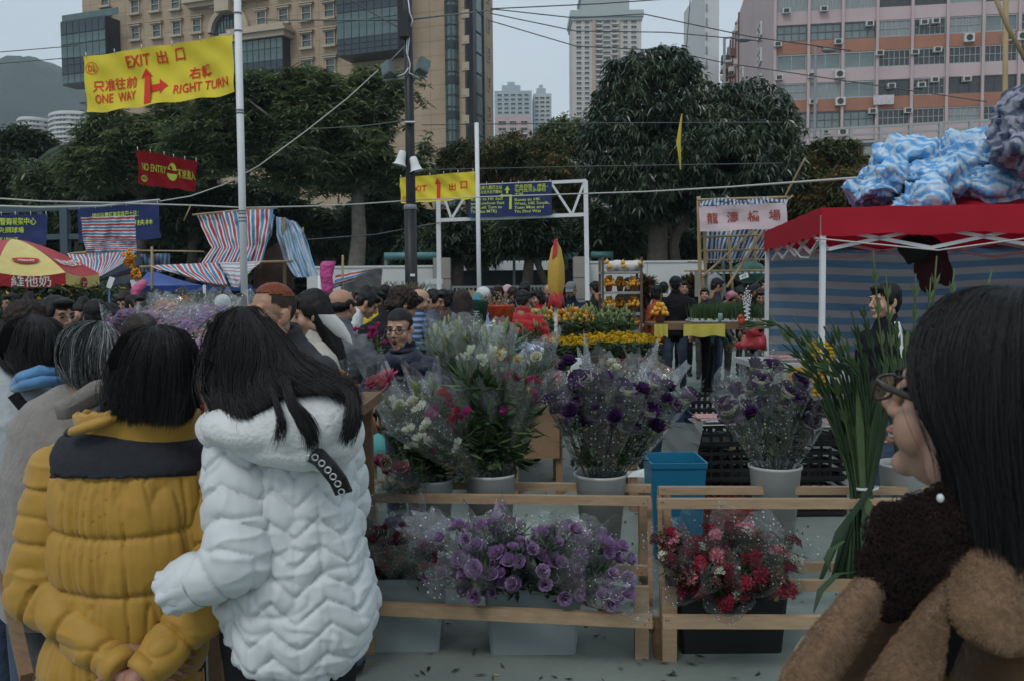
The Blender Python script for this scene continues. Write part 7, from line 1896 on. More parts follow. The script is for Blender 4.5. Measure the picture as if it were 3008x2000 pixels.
# people of the middle distance with readable faces
M_steelf=mat('thin_steel_frame',(.16,.16,.17),rough=.3,metal=.7); M_blackf=mat('black_spectacle_frame',(.012,.012,.012),rough=.3)
M_dleather=mat('dark_jacket',(.016,.017,.020),rough=.6,var=.2,vscale=9,bump=.4,bscale=18)
o,HM,s=person('man with short red dyed hair and thin glasses in a dark jacket',795,828,3.35,140,'stoop',M_dleather,H_red,None,sk=1,vox=.012,hvox=.0045,face=True,glass=M_steelf)
mb=MB()
def clipped(c,r,keep,mi):
 q=MB(); q.ellipsoid(c,r,None,48,32); V=np.concatenate(q.v); F_=[f for f in q.f if all(keep(V[i])for i in f)]
 n_=V-np.array(c); n_/=np.linalg.norm(n_,axis=1,keepdims=True); mb.add(V+n_*(.0022*vnoise(V,160,2)+.0015*vnoise(V,60,3))[:,None],F_,mi,True)
clipped((0,-.014,.034),(.0775,.0935,.090),lambda p:p[2]>.068+.18*max(0,p[1]),0); clipped((0,-.014,.032),(.0758,.0920,.0855),lambda p:p[2]>(-.03 if p[1]<-.045 else.012+.5*abs(p[1]+.01)if p[1]<.045 else.9),1)
h=link_mesh('hair',mb.mesh('hair',[H_red,mat('clipped_stubble',(.030,.019,.015),rough=.9,var=.3,vscale=60)]),o); h.matrix_local=HM
def collar(o,HM,m):
 mb=MB(); mb.path([(0,-.03,-.24),(0,-.02,-.18),(0,-.012,-.135),(0,-.010,-.128),(0,-.010,-.15)],[(.11,.125),(.088,.096),(.080,.086),(.074,.080),(.066,.070)],22,up=(1,0,0)); c=link_mesh('collar',mb.mesh('collar',m),o); c.matrix_local=HM
collar(o,HM,M_dleather)
person('woman with long black hair behind the red haired man',912,850,4.3,100,'fold',K['cream'],H_black,'long',sk=0,female=True,vox=.014,hvox=.006,face=True)
person('balding man in slate grey jacket seen from behind',1004,846,5.6,-28,'stand',mat('slate_jacket',(.075,.085,.098),rough=.55,var=.15,vscale=8,bump=.4,bscale=16,spec=.4),H_black,'bald',sk=1,vox=.014,hvox=.006,face=False,wscale=1.12)
M_navyp=mat('navy_nylon',(.010,.016,.034),rough=.5,var=.15,bump=.3,bscale=24,spec=.4)
POSES['shout']=((.30,.02,1.12),(.05,.27,1.20),14,-2)
o,HM,s=person('girl with rectangular glasses shouting in a navy padded jacket',1172,905,4.7,166,'shout',M_navyp,H_black,None,sk=0,female=True,puffy=.14,mouth=1.0,vox=.012,hvox=.0048,face=False)
eye,brow,mouth=feature_meshes()
for sg in(-1,1):
 for(me,p)in((eye,(sg*.031,.0785,.001)),(brow,(sg*.031,.0855,.0255))):
  q=link_mesh(me.name.split('.')[0],me,o); q.matrix_local=HM@Matrix.Translation(p)
q=MB(); q.ellipsoid((0,.0865,-.0735),(.0155,.010,.0165),None,16,10); m_=link_mesh('mouth',q.mesh('mouth',mat('open_mouth',(.05,.008,.008),rough=.5)),o); m_.matrix_local=HM
q=MB(); q.path([(.018*math.cos(a),.0935-.004*abs(math.cos(a)),-.0735+.0195*math.sin(a))for a in np.linspace(0,6.283,20)],.0040,6); m_=link_mesh('lips',q.mesh('lips',M_lip),o); m_.matrix_local=HM
glasses(o,HM,M_blackf,1.5); collar(o,HM,M_navyp)
mb=MB(); clipped((0,-.014,.034),(.0785,.0945,.0915),lambda p:p[2]>(-.05 if p[1]<-.03 else-.01 if p[1]<.022 else.046+.18*(p[1]-.025)+.05*abs(p[0])),0); mb.ellipsoid((0,-.098,.03),(.03,.03,.034),None,12,8); mb.ellipsoid((0,-.06,-.02),(.062,.042,.05),None,14,8)
h=link_mesh('hair',mb.mesh('hair',[H_black]),o); h.matrix_local=HM
person('boy with short black hair in a black top looking left',2598,829,5.3,108,'stand',K['black'],H_black,'short',sk=0,vox=.013,hvox=.005,face=True)
mb=MB(); P=[at(2632,945,5.14),at(2645,985,5.12),at(2652,1050,5.12)]; mb.grid([[p+Vector((-.012,0,0)),p+Vector((.016,-.01,0))]for p in P],0,True); tag(mb.build('white_piping',M_steelw),'white stripe piping on the shoulder of the black top','piping')
person('man with glasses and short black hair grinning to the right',168,868,4.5,-118,'stand',K['black'],H_black,'short',sk=2,vox=.014,hvox=.005,face=True,glass=M_steelf)
person('curly dark head in front of the man with glasses',80,886,3.9,10,'stand',K['brown'],H_brown,'curly',sk=1,face=False)
person('dark brown haired shopper partly hidden by the yellow jacket woman',415,920,3.5,12,'stand',K['maroon'],H_brown,'short',sk=1,face=False,hvox=.006)
# wooden flower stands, tubs, buckets and wrapped bunches
M_pine=mat('pale_pine',(.30,.20,.115),rough=.6,col2=(.40,.285,.18),vscale=7,stretch=(1.2,9,9),bump=.2,bscale=60)
M_pine2=mat('darker_pine',(.20,.125,.07),rough=.65,var=.25,vscale=7,stretch=(1.2,9,9))
M_tub=mat('grey_plastic_tub',(.25,.29,.30),rough=.35,var=.08,vscale=5,spec=.4)
M_pail=mat('pale_plastic_pail',(.40,.41,.40),rough=.4,var=.06,vscale=4,spec=.4)
M_btub=mat('black_plastic_tub',(.006,.006,.007),rough=.5)
def rack(label,rails,posts,braces):
 p0=ground(*rails[0][0]); t=thing('flower_rack',label,'flower rack',(p0 .x,p0 .y,0))
 for(a,b,w,h)in rails:
  A,B=ground(*a),ground(*b); mb=MB(); mb.beam(A-Vector((0,0,h/2)),B-Vector((0,0,h/2)),w,h); mb.build('rail',M_pine,t)
  for q_ in(.012,.022,.975,.988):
   mb=MB(); mb.ellipsoid(A.lerp(B,q_)+Vector((0,-w/2,-h*(.3+.4*(q_*1000%2)))),(.0035,.002,.0035),None,6,4); mb.build('nail',M_dkf,t)
 for(px,Y,z1,w)in posts:
  x=at(px,1500,Y).x; mb=MB(); mb.box((x,Y,z1/2),(w,.028,z1)); mb.build('post',M_pine,t)
 for(a,b)in braces:
  mb=MB(); mb.beam(at(*a),at(*b),.022,.045); mb.build('brace',M_pine2,t)
rack('stepped pine rack holding the freesias and the lavender bunches',[((1032,1447,.60),(1912,1457,.60),.036,.040),((1068,1409,.60),(1912,1422,.60),.036,.036),((1040,1764,.25),(1916,1804,.25),.030,.052),((1055,1640,.25),(1905,1660,.25),.03,.045)],[(1065,4.17,.56,.05),(1894,4.17,.56,.052),(1090,4.42,.56,.05),(1890,4.42,.56,.05),(1075,3.71,.235,.06),(1884,3.66,.30,.062),(1884,3.63,.19,.056)],[((1908,1470,4.15),(1912,1850,3.64)),((1050,1470,4.15),(1042,1800,3.70)),((1046,1425,4.4),(1040,1480,4.1))])
rack('second pine rack holding the sweet williams and gladioli',[((1930,1463,.60),(2700,1463,.60),.034,.044),((1934,1428,.60),(2720,1428,.60),.034,.036),((1946,1806,.25),(2700,1808,.25),.030,.050),((1960,1650,.25),(2560,1650,.25),.03,.045),((1960,1700,.25),(2560,1702,.25),.03,.05)],[(1954,4.10,.56,.052),(2690,4.10,.56,.05),(1954,4.34,.56,.05),(1966,3.64,.30,.062),(1966,3.61,.195,.060),(2680,3.64,.24,.06)],[((1936,1475,4.12),(1952,1950,3.62)),((1922,1810,3.66),(1944,1990,3.62)),((1938,1440,4.35),(1936,1480,4.1))])
def tub(label,px0,px1,Y,dep,z1,m,taper=.86,shadow=None):
 a,b=at(px0,1750,Y),at(px1,1750,Y); cx,w=(a.x+b.x)/2,b.x-a.x
 t=thing('plastic_tub',label,'tub',(cx,Y+dep/2,0)); mb=MB(); P=[]
 for(z,s,e)in((0.0,taper,0),(z1-.03,1.0,0),(z1-.03,1.04,.0),(z1,1.05,0),(z1,.98,0),(.012,taper-.03,0)):
  row=[]
  for(sx,sy)in((-1,-1),(1,-1),(1,1),(-1,1)):
   for(ex,ey)in((1,.86),(.86,1))if sx*sy>0 else((.86,1),(1,.86)):row.append((cx+sx*ex**.5*w/2*s,Y+dep/2+sy*ey**.5*dep/2*s,z))
  P.append(row)
 mb.grid(P,0,False,True); k=len(P[0]); b0=mb.n-len(P)*k
 mb.f.append(tuple(b0+i for i in range(k))[::-1]); mb.m.append(0); mb.s.append(False); mb.f.append(tuple(b0+5*k+i for i in range(k))); mb.m.append(0); mb.s.append(False)
 mb.build('tub',m,t); return Vector((cx,Y+dep/2,z1))
tubA=tub('grey plastic tub of dark red flowers nearest the white jacket',1030,1305,3.70,.27,.325,M_tub)
tubB=tub('grey plastic tub of lavender bunches in the middle of the lower row',1420,1712,3.66,.27,.325,M_tub)
tubC=tub('black plastic tub of sweet williams at the right',1988,2318,3.66,.27,.30,M_btub,.9)
def pail(label,px,py,Y,r,h,m=None):
 c=at(px,py,Y); t=thing('bucket',label,'bucket',(c.x,c.y,c.z-h)); mb=MB()
 mb.lathe([(.0,0),(r*.70,0),(r*.97,h-.02),(r*1.03,h-.012),(r*1.03,h),(r*.97,h),(r*.95,h-.03),(r*.68,.012),(0,.012)],(c.x,c.y,c.z-h),36); mb.build('pail',m or M_pail,t); return c
pA=pail('pale bucket of freesias',1441,1386,4.28,.127,.40); pB=pail('pale bucket of dark purple lisianthus in the middle',1764,1388,4.27,.127,.40)
pC=pail('pale bucket of purple and white lisianthus at the right',2277,1364,4.25,.125,.40); pD=pail('pale bucket of gladioli behind the profile woman',2660,1358,4.25,.125,.40)
pE=pail('pale bucket half hidden behind the left end of the rack',1262,1402,4.30,.12,.40)
def petal_ring(mb,n,r0,r1,z0,z1,w,curl,mi_rim,mi_in,ph=0.0,rows=4,ruffle=.0):
 for k in range(n):
  a=2*math.pi*k/n+ph; u=Vector((math.cos(a),math.sin(a),0)); v=Vector((-math.sin(a),math.cos(a),0)); P=[]
  for i in range(rows):
   q=i/(rows-1); rr=r0+(r1-r0)*q**.8; z=z0+(z1-z0)*q-curl*q**3; ww=w*math.sin(math.pi*(.18+.62*q))
   P.append([u*rr+v*ww*s+Vector((0,0,z+(.18*ww*abs(s)**2+ruffle*math.sin(7*q+5*s+k))))for s in(-1,0,1)])
  mb.grid(P,[mi_rim if i>=rows-2 else mi_in for i in range(rows-1)for _ in range(2)],True)
def pmat(name,c):return leaf_mat(name,c,rough=.6,spec=.2,var=.25,trans=.3)
Pw=pmat('white_petal',(.58,.58,.55)); Pp=pmat('deep_purple_petal',(.055,.016,.10)); Ppd=pmat('dark_purple_petal',(.030,.009,.055)); Plv=pmat('lavender_petal',(.27,.16,.36)); Plp=pmat('pale_lilac_petal',(.36,.25,.44)); Pr=pmat('crimson_petal',(.28,.012,.03)); Pk=pmat('pink_petal',(.46,.10,.16)); Ppk=pmat('pale_pink_petal',(.52,.30,.32)); Pm=pmat('magenta_petal',(.33,.03,.16)); Pcr=pmat('cream_petal',(.50,.47,.30)); Py=pmat('yellow_petal',(.55,.36,.015)); Pdr=pmat('dark_red_petal',(.075,.008,.016)); Por=pmat('orange_petal_soft',(.5,.17,.02)); Pg=leaf_mat('bud_green',(.16,.22,.07)); Lg=leaf_mat('stem_green',(.045,.085,.035)); Lgd=leaf_mat('stem_dark_green',(.022,.045,.022)); Lgl=leaf_mat('leaf_light_green',(.09,.14,.05))
def mk(name,mats,f):
 mb=MB(); f(mb); return mb.mesh(name,mats)
def f_lis(mb,s=1.0):
 petal_ring(mb,5,.004,.034*s,0,.034,.020*s,.012,0,1,0,4,.002); petal_ring(mb,5,.004,.025*s,.003,.040,.017*s,.004,0,1,.6,4,.002); petal_ring(mb,4,.003,.013*s,.008,.040,.012*s,-.002,0,1,.2,3); mb.ellipsoid((0,0,-.004),(.009,.009,.012),None,8,5,2)
def f_small(mb,seed,n=17,R_=.030):
 g=np.random.default_rng(seed)
 for k in range(n):
  a=k*2.399; r=R_*math.sqrt((k+.5)/n); c=Vector((r*math.cos(a),r*math.sin(a),.02*(1-(r/R_)**2)+g.normal(0,.002))); nrm=Vector((c.x*14,c.y*14,1)).normalized(); f=nrm.to_track_quat('Z','Y').to_matrix()
  for i in range(5):
   b=i*1.2566+k; p1,p2,p3=[f@Vector((q*math.cos(b+d),q*math.sin(b+d),z))for q,d,z in((.0095,-.5,.001),(.0115,0,.002),(.0095,.5,.001))]
   mb.add([c,c+p1,c+p2,c+p3],[(0,1,2,3)],0 if(k+i)%5 else 1)
  mb.ellipsoid(c+nrm*.0012,(.003,.003,.0015),f,5,3,1)
def f_free(mb,n=5):
 for k in range(n):
  c=Vector((.011*k-.02,.004*(k%2),.030-.0045*k-.001*k*k)); s=1-.13*k; rot=Matrix.Rotation(.25*k,3,'Y')
  q=MB()
  if k<3:petal_ring(q,5,.002,.014*s,0,.026*s,.008*s,.003,0,0,k,3)
  else:q.ellipsoid((0,0,.010),(.0045*s,.0045*s,.013*s),None,6,4,1)
  mb.add([c+rot@Vector(p)for p in np.concatenate(q.v)],q.f,q.m,True)
def f_mum(mb):
 for(n,r,z,w)in((14,.024,.002,.006),(11,.018,.006,.0055),(8,.011,.010,.005)):petal_ring(mb,n,.003,r,.003,z+.004,w,.002,0,0,n,2)
 mb.ellipsoid((0,0,.008),(.007,.007,.005),None,8,4,1)
def f_lily(mb):mb.path([(0,0,0),(0,0,.02),(0,0,.05),(0,0,.075),(0,0,.09)],[.004,.010,.013,.009,.002],7)
FLW={'purple':[mk('flower',[Pp,Pw,Pg],lambda m:f_lis(m)),mk('flower',[Ppd,Plp,Pg],lambda m:f_lis(m,1.05)),mk('flower',[Pp,Ppd,Pg],lambda m:f_lis(m,.9))],'lavender':[mk('flower',[Plv,Plp,Pg],lambda m:f_lis(m)),mk('flower',[Plp,Plv,Pg],lambda m:f_lis(m,.85))],'william':[mk('flower_head',[Pr,Pdr],lambda m:f_small(m,1,10,.022)),mk('flower_head',[Pdr,Lg],lambda m:f_small(m,21,12,.026)),mk('flower_head',[Pdr,Pdr],lambda m:f_small(m,22,9,.02)),mk('flower_head',[Pk,Ppk],lambda m:f_small(m,2)),mk('flower_head',[Pw,Pg],lambda m:f_small(m,3,7,.018)),mk('flower_head',[Pdr,Pr],lambda m:f_small(m,4)),mk('flower_head',[Pdr,Pdr],lambda m:f_small(m,5)),mk('flower_head',[Pdr,Lgl],lambda m:f_small(m,9))],'darkred':[mk('flower_head',[Pdr,Pdr],lambda m:f_small(m,6,12,.02)),mk('flower_head',[Pdr,Pm],lambda m:f_small(m,7,9,.016))],'white':[mk('flower',[Pw,Pg],f_free)],'crimson':[mk('flower',[Pr,Pg],f_free)],'magenta':[mk('flower',[Pm,Pg],f_free)],'yellow':[mk('flower',[Py,Pg],f_free)],'mum':[mk('flower',[Py,Por],f_mum)],'lily':[mk('bud',[Pg],f_lily),mk('bud',[leaf_mat('bud_pale',(.3,.33,.16))],f_lily)],'rose':[mk('flower',[Pk,Pm,Pg],lambda m:f_lis(m,1.1))],'cream':[mk('flower',[Pw,Pcr,Pg],lambda m:f_lis(m,.9))],'orange':[mk('flower',[Por,Py,Pg],lambda m:f_lis(m,.8))],'pinksmall':[mk('flower_head',[Pk,Ppk],lambda m:f_small(m,8,14,.024))]}
FILM=film_mat('clear_film',gloss=.13,haze=.045); FDOT=film_mat('dotted_film',gloss=.14,dots=.145,dscale=44,haze=.035)
def bunch(label,A,T,r,kinds,n,film=FDOT,leaf=Lg,group=None,spread=.85,r0=.03,lo=.72,hi=1.0,nleaf=60,seed=1,cat='flower bunch',fsc=1.0,leafL=.06,filmlen=1.14,wrap=True):
 g=np.random.default_rng(seed); A,T=Vector(A),Vector(T); ax=T-A; L=ax.length; u=ax/L; e1=u.orthogonal().normalized(); e2=u.cross(e1)
 t=thing('flower_bunch',label,cat,A,group=group)
 if wrap:
  P=[]; nq=34
  for i in range(11):
   q=i/10; row=[]
   for k in range(nq):
    th=2*math.pi*k/nq; nz=mnoise.noise(Vector((math.cos(th)*1.7,math.sin(th)*1.7,q*2.2+seed*3.3)))
    fold=mnoise.noise(Vector((math.cos(th)*5,math.sin(th)*5,q*1.2+seed)))
    rr=(r0+(r*1.18-r0)*q**.85)*(1+.22*nz+.13*fold*q); ll=L*filmlen*q*(1+(.10*math.sin(2*th+seed)+.12*fold)*q)
    row.append(A+u*ll+e1*(rr*math.cos(th))+e2*(rr*math.sin(th)))
   P.append(row)
  mb=MB(); mb.grid(P,0,True,True); mb.build('wrapping',film,t)
 mb=MB(); LC=[]
 for k in range(n):
  a=g.random()*6.283; rad=r*spread*math.sqrt(g.random()); h=L*(lo+(hi-lo)*g.random())
  p=A+u*h+e1*(rad*math.cos(a))+e2*(rad*math.sin(a))*1.0
  a0=A+(e1*math.cos(a)+e2*math.sin(a))*r0*.6
  mid=a0 .lerp(p,.55)+Vector(g.normal(0,.008,3)); mb.path([a0,mid,p],.0022,4,0,False)
  LC+=[a0 .lerp(mid,.6),mid,mid.lerp(p,.5)]
  kind=kinds[k%len(kinds)]; me=FLW[kind][g.integers(len(FLW[kind]))]
  o=link_mesh(me.name.split('.')[0],me,t); o.location=p-A
  dr=((p-a0).normalized()*.8+Vector((0,-.35,.45))+Vector(g.normal(0,.35,3))).normalized(); o.rotation_mode='QUATERNION'; o.rotation_quaternion=dr.to_track_quat('Z','Y')@Matrix.Rotation(g.random()*6.28,3,'Z').to_quaternion(); s=fsc*(.8+.45*g.random()); o.scale=(s,s,s)
 if n:
  so=mb.build('stems',Lgd,t); so['kind']='stuff'
 if nleaf and LC:
  C=np.array([LC[i][:]for i in g.integers(0,len(LC),nleaf)])+g.normal(0,.012,(nleaf,3)); V,Q=leaves(C,3,leafL,leafL*.28,-.9,.5,g)
  o=link_mesh('foliage',fast_mesh('foliage',V,Q,[leaf,Lgl,Lgd],g.choice(3,nleaf*3,p=[.6,.15,.25]),False,A),t); o['kind']='stuff'
 return t
dn=lambda c,z:c-Vector((0,0,z))
G='wrapped purple lisianthus bunches in the middle bucket'
for i,(px,py,Y,r,n)in enumerate([(1655,1165,4.15,.075,9),(1745,1120,4.12,.095,13),(1840,1150,4.18,.09,12),(1935,1110,4.30,.095,10),(1690,1080,4.40,.08,8),(1985,1165,4.30,.07,7)]):
 bunch(('leftmost','front left','front right','rear right','rear left','outermost right')[i]+' purple and white lisianthus bunch in the middle bucket',dn(pB,.06)+Vector((.02*(i-2),.01*i-.03,0)),at(px,py,Y),r,['purple'],int(n*1.2),FDOT,Lgd,G,seed=100+i,lo=.58,hi=1.06,spread=1.05,fsc=1.35,nleaf=70)
G='wrapped purple lisianthus bunches in the right bucket'
for i,(px,py,Y,r,n)in enumerate([(2150,1150,4.25,.09,9),(2240,1095,4.2,.09,9),(2330,1120,4.15,.085,9),(2405,1180,4.2,.075,8)]):
 bunch(('leftmost','second','third','rightmost')[i]+' purple edged lisianthus bunch from the left in the right bucket'.replace(' from the left' if i in(0,3)else '#',''),dn(pC,.06)+Vector((.025*(i-1.5),.01*i-.02,0)),at(px,py,Y),r,['purple'],int(n*1.2),FDOT,Lgd,G,seed=120+i,lo=.66,hi=1.05,spread=1.05,fsc=1.3,nleaf=60)
G=None
bunch('freesia bunch in tall clear film topped with white buds',dn(pA,.06),at(1415,1050,4.30),.115,['white'],7,FILM,Lg,seed=140,lo=.84,nleaf=150,leafL=.13,fsc=1.25,filmlen=1.12)
bunch('freesia bunch in clear film with crimson buds on top',dn(pA,.06)+Vector((.03,.02,0)),at(1488,1065,4.36),.09,['crimson','crimson','yellow'],8,FILM,Lg,seed=141,lo=.82,nleaf=150,leafL=.12,fsc=1.2,filmlen=1.1)
bunch('freesia bunch leaning right with yellow and orange buds',dn(pA,.06)+Vector((.05,0,0)),at(1545,1130,4.28),.10,['yellow','magenta','crimson'],8,FILM,Lgl,seed=142,lo=.6,nleaf=170,leafL=.10,fsc=1.1)
bunch('white freesia bunch lying out to the left over the rail',dn(pA,.02)+Vector((-.04,-.03,0)),at(1215,1240,3.95),.095,['white','white','white','magenta'],14,FDOT,Lgl,seed=143,lo=.45,nleaf=110,fsc=1.35,r0=.04)
bunch('magenta and crimson freesia bunch low on the left of its bucket',dn(pA,.04)+Vector((-.03,0,0)),at(1300,1170,4.12),.09,['crimson','magenta'],10,FILM,Lg,seed=144,lo=.6,nleaf=110,leafL=.09,fsc=1.2)
bunch('mixed lily and freesia bunch beside the white jacket',dn(pE,.06),at(1180,1180,4.30),.12,['cream','lily','lily','white'],14,FDOT,Lg,seed=145,lo=.55,nleaf=200,leafL=.10,fsc=1.2)
bunch('pink rose bunch in clear film in front of the shouting girl',dn(pE,.06)+Vector((.03,.05,0)),at(1120,1115,4.45),.06,['rose'],4,FILM,Lg,seed=146,lo=.86,nleaf=50,fsc=1.5)
bunch('pale lily bud bunch in tall clear film by the rack post',dn(pE,.06)+Vector((.06,.03,0)),at(1245,1120,4.45),.08,['lily'],8,FILM,Lg,seed=147,lo=.7,nleaf=160,leafL=.12)
bunch('white rose bunch in spotted film drooping below the freesias',dn(pE,.0)+Vector((0,-.05,0)),at(1120,1390,3.95),.085,['cream','white','rose'],9,FDOT,Lg,seed=148,lo=.5,nleaf=70,fsc=1.1)
G='lavender lisianthus bunches spilling from the middle tub'
for i,(px,py,Y,r,n)in enumerate([(1345,1560,3.62,.095,10),(1430,1535,3.80,.10,12),(1555,1545,3.88,.105,11),(1700,1560,3.82,.10,8),(1800,1610,3.62,.095,10),(1345,1690,3.48,.08,9),(1460,1650,3.55,.09,9),(1730,1690,3.5,.085,7),(1820,1745,3.46,.08,7),(1260,1570,3.66,.10,9),(1290,1650,3.55,.09,8),(1620,1640,3.5,.09,8)]):
 bunch('lavender lisianthus bunch '+('at the upper left of the middle tub','left of centre at the top of the middle tub','at the top centre of the middle tub','at the top right of the middle tub','reaching right towards the rack post','hanging low over the left rim of the middle tub','at the front centre of the middle tub','at the front right of the middle tub','drooping over the lower rail by the rack post','at the far upper left of the middle tub','stretching left over the gap between the tubs','at the front right of centre of the middle tub')[i],tubB+Vector((.04*(i%5-2),-.06+.03*(i%3),-.03)),at(px,py,Y),r,['lavender'],int(n*1.5),FDOT,Lgd,G,seed=160+i,lo=.45,hi=1.05,spread=1.05,fsc=.9,nleaf=110)
G='sweet william bunches in the black tub'
for i,(px,py,Y,r,n)in enumerate([(1970,1600,3.55,.085,16),(2060,1560,3.68,.09,16),(2150,1545,3.75,.085,14),(2235,1560,3.72,.085,14),(2325,1600,3.6,.08,14),(2080,1660,3.48,.09,16),(2215,1670,3.48,.09,14),(2010,1710,3.46,.08,14),(2140,1735,3.42,.085,14),(2290,1690,3.46,.08,12)]):
 bunch('red and pink sweet william bunch '+('at the far left of the black tub','at the upper left of the black tub','at the top centre of the black tub','at the upper right of the black tub','at the far right of the black tub','at the front left of the black tub','at the front right of the black tub','drooping over the left front of the black tub','drooping over the front centre of the black tub','drooping over the right front of the black tub')[i],tubC+Vector((.05*(i%5-2),-.05+.03*(i%3),-.03)),at(px,py,Y),r,['william'],n,FDOT,Lg,G,seed=180+i,lo=.6,fsc=.95,nleaf=260,leafL=.05)
G='dark red flower bunches in the left tub'
for i,(px,py,Y,r,n)in enumerate([(1075,1570,3.62,.11,22),(1165,1560,3.58,.12,22),(1255,1600,3.56,.10,18),(1170,1510,3.85,.11,14)]):
 bunch(('dark red flower bunch at the left tub edge by the white jacket','dark red flower bunch in the middle of the left tub','dark red flower bunch at the right of the left tub','lavender bunch standing behind the dark red ones in the left tub')[i],tubA+Vector((.05*(i-1.5),-.02,-.03)),at(px,py,Y),r,['darkred']if i<3 else['lavender'],n,FDOT,Lgd,G,seed=200+i,lo=.45,fsc=.62 if i<3 else.8,nleaf=320,leafL=.035)
M_gl=[leaf_mat('gladiolus_leaf',(.035,.07,.028)),leaf_mat('gladiolus_leaf_light',(.075,.115,.045)),leaf_mat('gladiolus_leaf_dark',(.018,.038,.018))]
def gladiolus(t,pts,w,m,buds=True,seed=0):
 mb=MB(); P=[at(*p)for p in pts]; k=9; Q=[]
 for i in range(k):
  q=i/(k-1)*(len(P)-1); j=min(int(q),len(P)-2); Q.append(P[j].lerp(P[j+1],q-j))
 for i in range(1,k-1):Q[i]=(Q[i-1]+Q[i]*2+Q[i+1])/4
 mb.path(Q,[.0085*(1-.6*i/k)for i in range(k)],5)
 g=np.random.default_rng(seed)
 for i in range(3,k-1):
  for s in(-1,1):
   d=(Q[i+1]-Q[i]).normalized(); sd=d.cross(Vector((0,1,0))).normalized()*s; L=w*(1.35-.09*i)
   a=Q[i]; b=a+d*L*.45+sd*.017; c=a+d*L+sd*(.012+.012*g.random()); n_=Vector((0,-.008,0))
   mb.add([a,b+n_,c,a.lerp(c,.5)-sd*.008],[(0,1,2,3)],0,True)
 return mb.build('stem',m,t)
g=np.random.default_rng(9)
t=thing('gladiolus_bundle','tall bundle of green gladioli tied with a white band, standing on the right rack','flower bunch',ground(2540,1700,.05))
tops=[(2170,962),(2262,926),(2300,1010),(2330,935),(2375,965),(2400,1010),(2435,925),(2470,990),(2500,915),(2510,985),(2345,1040),(2455,1060),(2285,1075),(2350,985),(2420,960),(2480,1050),(2390,1070),(2315,960),(2445,1010)]
for i,(x,y)in enumerate(tops):
 bx=2540+g.normal(0,22); wx=2540+(x-2440)*.10+g.normal(0,10); dy=g.normal(0,.025)
 arch=[(bx+(bx-2540)*1.1,1690+g.normal(0,12),3.92+dy),(wx,1432,3.97+dy*.5),(wx+(x-wx)*.30+18,1250,3.95+dy),(wx+(x-wx)*.62+28,1090,3.93+dy*2),(x,y,3.88+dy*3)]
 if i==0:arch[-2]=(2285,935,3.8); arch[-3]=(2390,1040,3.9)
 gladiolus(t,arch,.115,M_gl[i%3],seed=i)
for i in range(40):
 bx=2540+g.normal(0,30); dy=g.normal(0,.03); ex=2525+g.normal(0,34); mb=MB()
 C=[at(bx+(bx-2540)*.6,1700,3.9+dy),at(bx*.9+254,1560,3.92+dy),at(2540+(ex-2540)*.35,1432,3.96+dy*.5),at(ex,1260,3.95+dy),at(ex+(ex-2540)*.7,1120+g.normal(0,40),3.94+dy)]
 mb.grid([[p+Vector((-w_,0,0)),p+Vector((0,-.004,0)),p+Vector((w_,0,0))]for p,w_ in zip(C,(.010,.022,.013,.017,.001))],0,True); mb.build('leaf',M_gl[i%3],t)
mb=MB(); mb.path([at(2540,1432,3.96)+Vector((0,0,h))for h in(-.006,.006)],[(.045,.062)]*2,18,up=(1,0,0)); mb.build('band',mat('white_tie',(.5,.52,.54),rough=.3),t)
for(pts)in([(2520,1680,3.85),(2460,1690,3.7),(2410,1740,3.6),(2390,1800,3.55)],[(2480,1590,3.8),(2440,1620,3.72),(2428,1650,3.7),(2440,1680,3.7)]):
 mb=MB(); C=[at(*p)for p in pts]; mb.grid([[p+Vector((-w_,0,w_)),p+Vector((w_,0,w_*.3))]for p,w_ in zip(C,(.006,.012,.014,.003))],0,True); mb.build('leaf',M_gl[0],t)
t=thing('gladiolus_bundle','loose gladiolus spikes standing in the bucket behind the profile woman','flower bunch',pD)
for i,(x,y)in enumerate([(2565,735),(2603,805),(2690,805),(2752,752),(2735,815),(2805,790),(2915,790),(2530,905),(2628,960),(2660,1010),(2590,1060)]):
 gladiolus(t,[(2660+(x-2660)*.12,1400,4.25),(2660+(x-2660)*.35,1200,4.27),(2660+(x-2660)*.8,1000,4.3),(x,y,4.3)],.10,M_gl[(i+1)%3]if i>5 else M_gl[1],seed=50+i)
# displays behind the stand
M_wood=mat('brown_board',(.15,.09,.05),rough=.8,var=.2,vscale=6); M_card=mat('cardboard_box',(.26,.165,.10),rough=.9,var=.12,vscale=4)
def table(name,label,px0,px1,Y0,Y1,z,m,skirt=.0,sm=None,cat='table'):
 a,b=ground(px0,900).x,0; x0,x1=at(px0,900,Y0).x,at(px1,900,Y0).x
 t=thing(name,label,cat,((x0+x1)/2,(Y0+Y1)/2,0)); mb=MB(); mb.box(((x0+x1)/2,(Y0+Y1)/2,z-.02),(x1-x0,Y1-Y0,.04)); mb.build('top',m,t)
 for x in(x0+.06,x1-.06):
  for y in(Y0+.06,Y1-.06):mb=MB(); mb.box((x,y,(z-.04)/2),(.05,.05,z-.04)); mb.build('leg',m,t)
 if skirt:mb=MB(); mb.box(((x0+x1)/2,Y0+.01,z-.04-skirt/2),(x1-x0-.12,.02,skirt)); mb.build('front_board',sm or m,t)
 return t,x0,x1
table('display_bench','long low bench of potted lilies and yellow chrysanthemums',1470,1985,9.2,13.2,.70,M_wood,.5,M_card,'bench')
def potted(nm,label,cat,h,f):
 t=thing(nm,label,cat); mb=MB(); mb.lathe([(0,0),(.05,0),(.068,.10),(.07,.11),(.06,.105),(0,.10)],(0,0,0),14); mb.build('pot',mat('terracotta_pot',(.16,.065,.035),rough=.8),t); f(t); return t
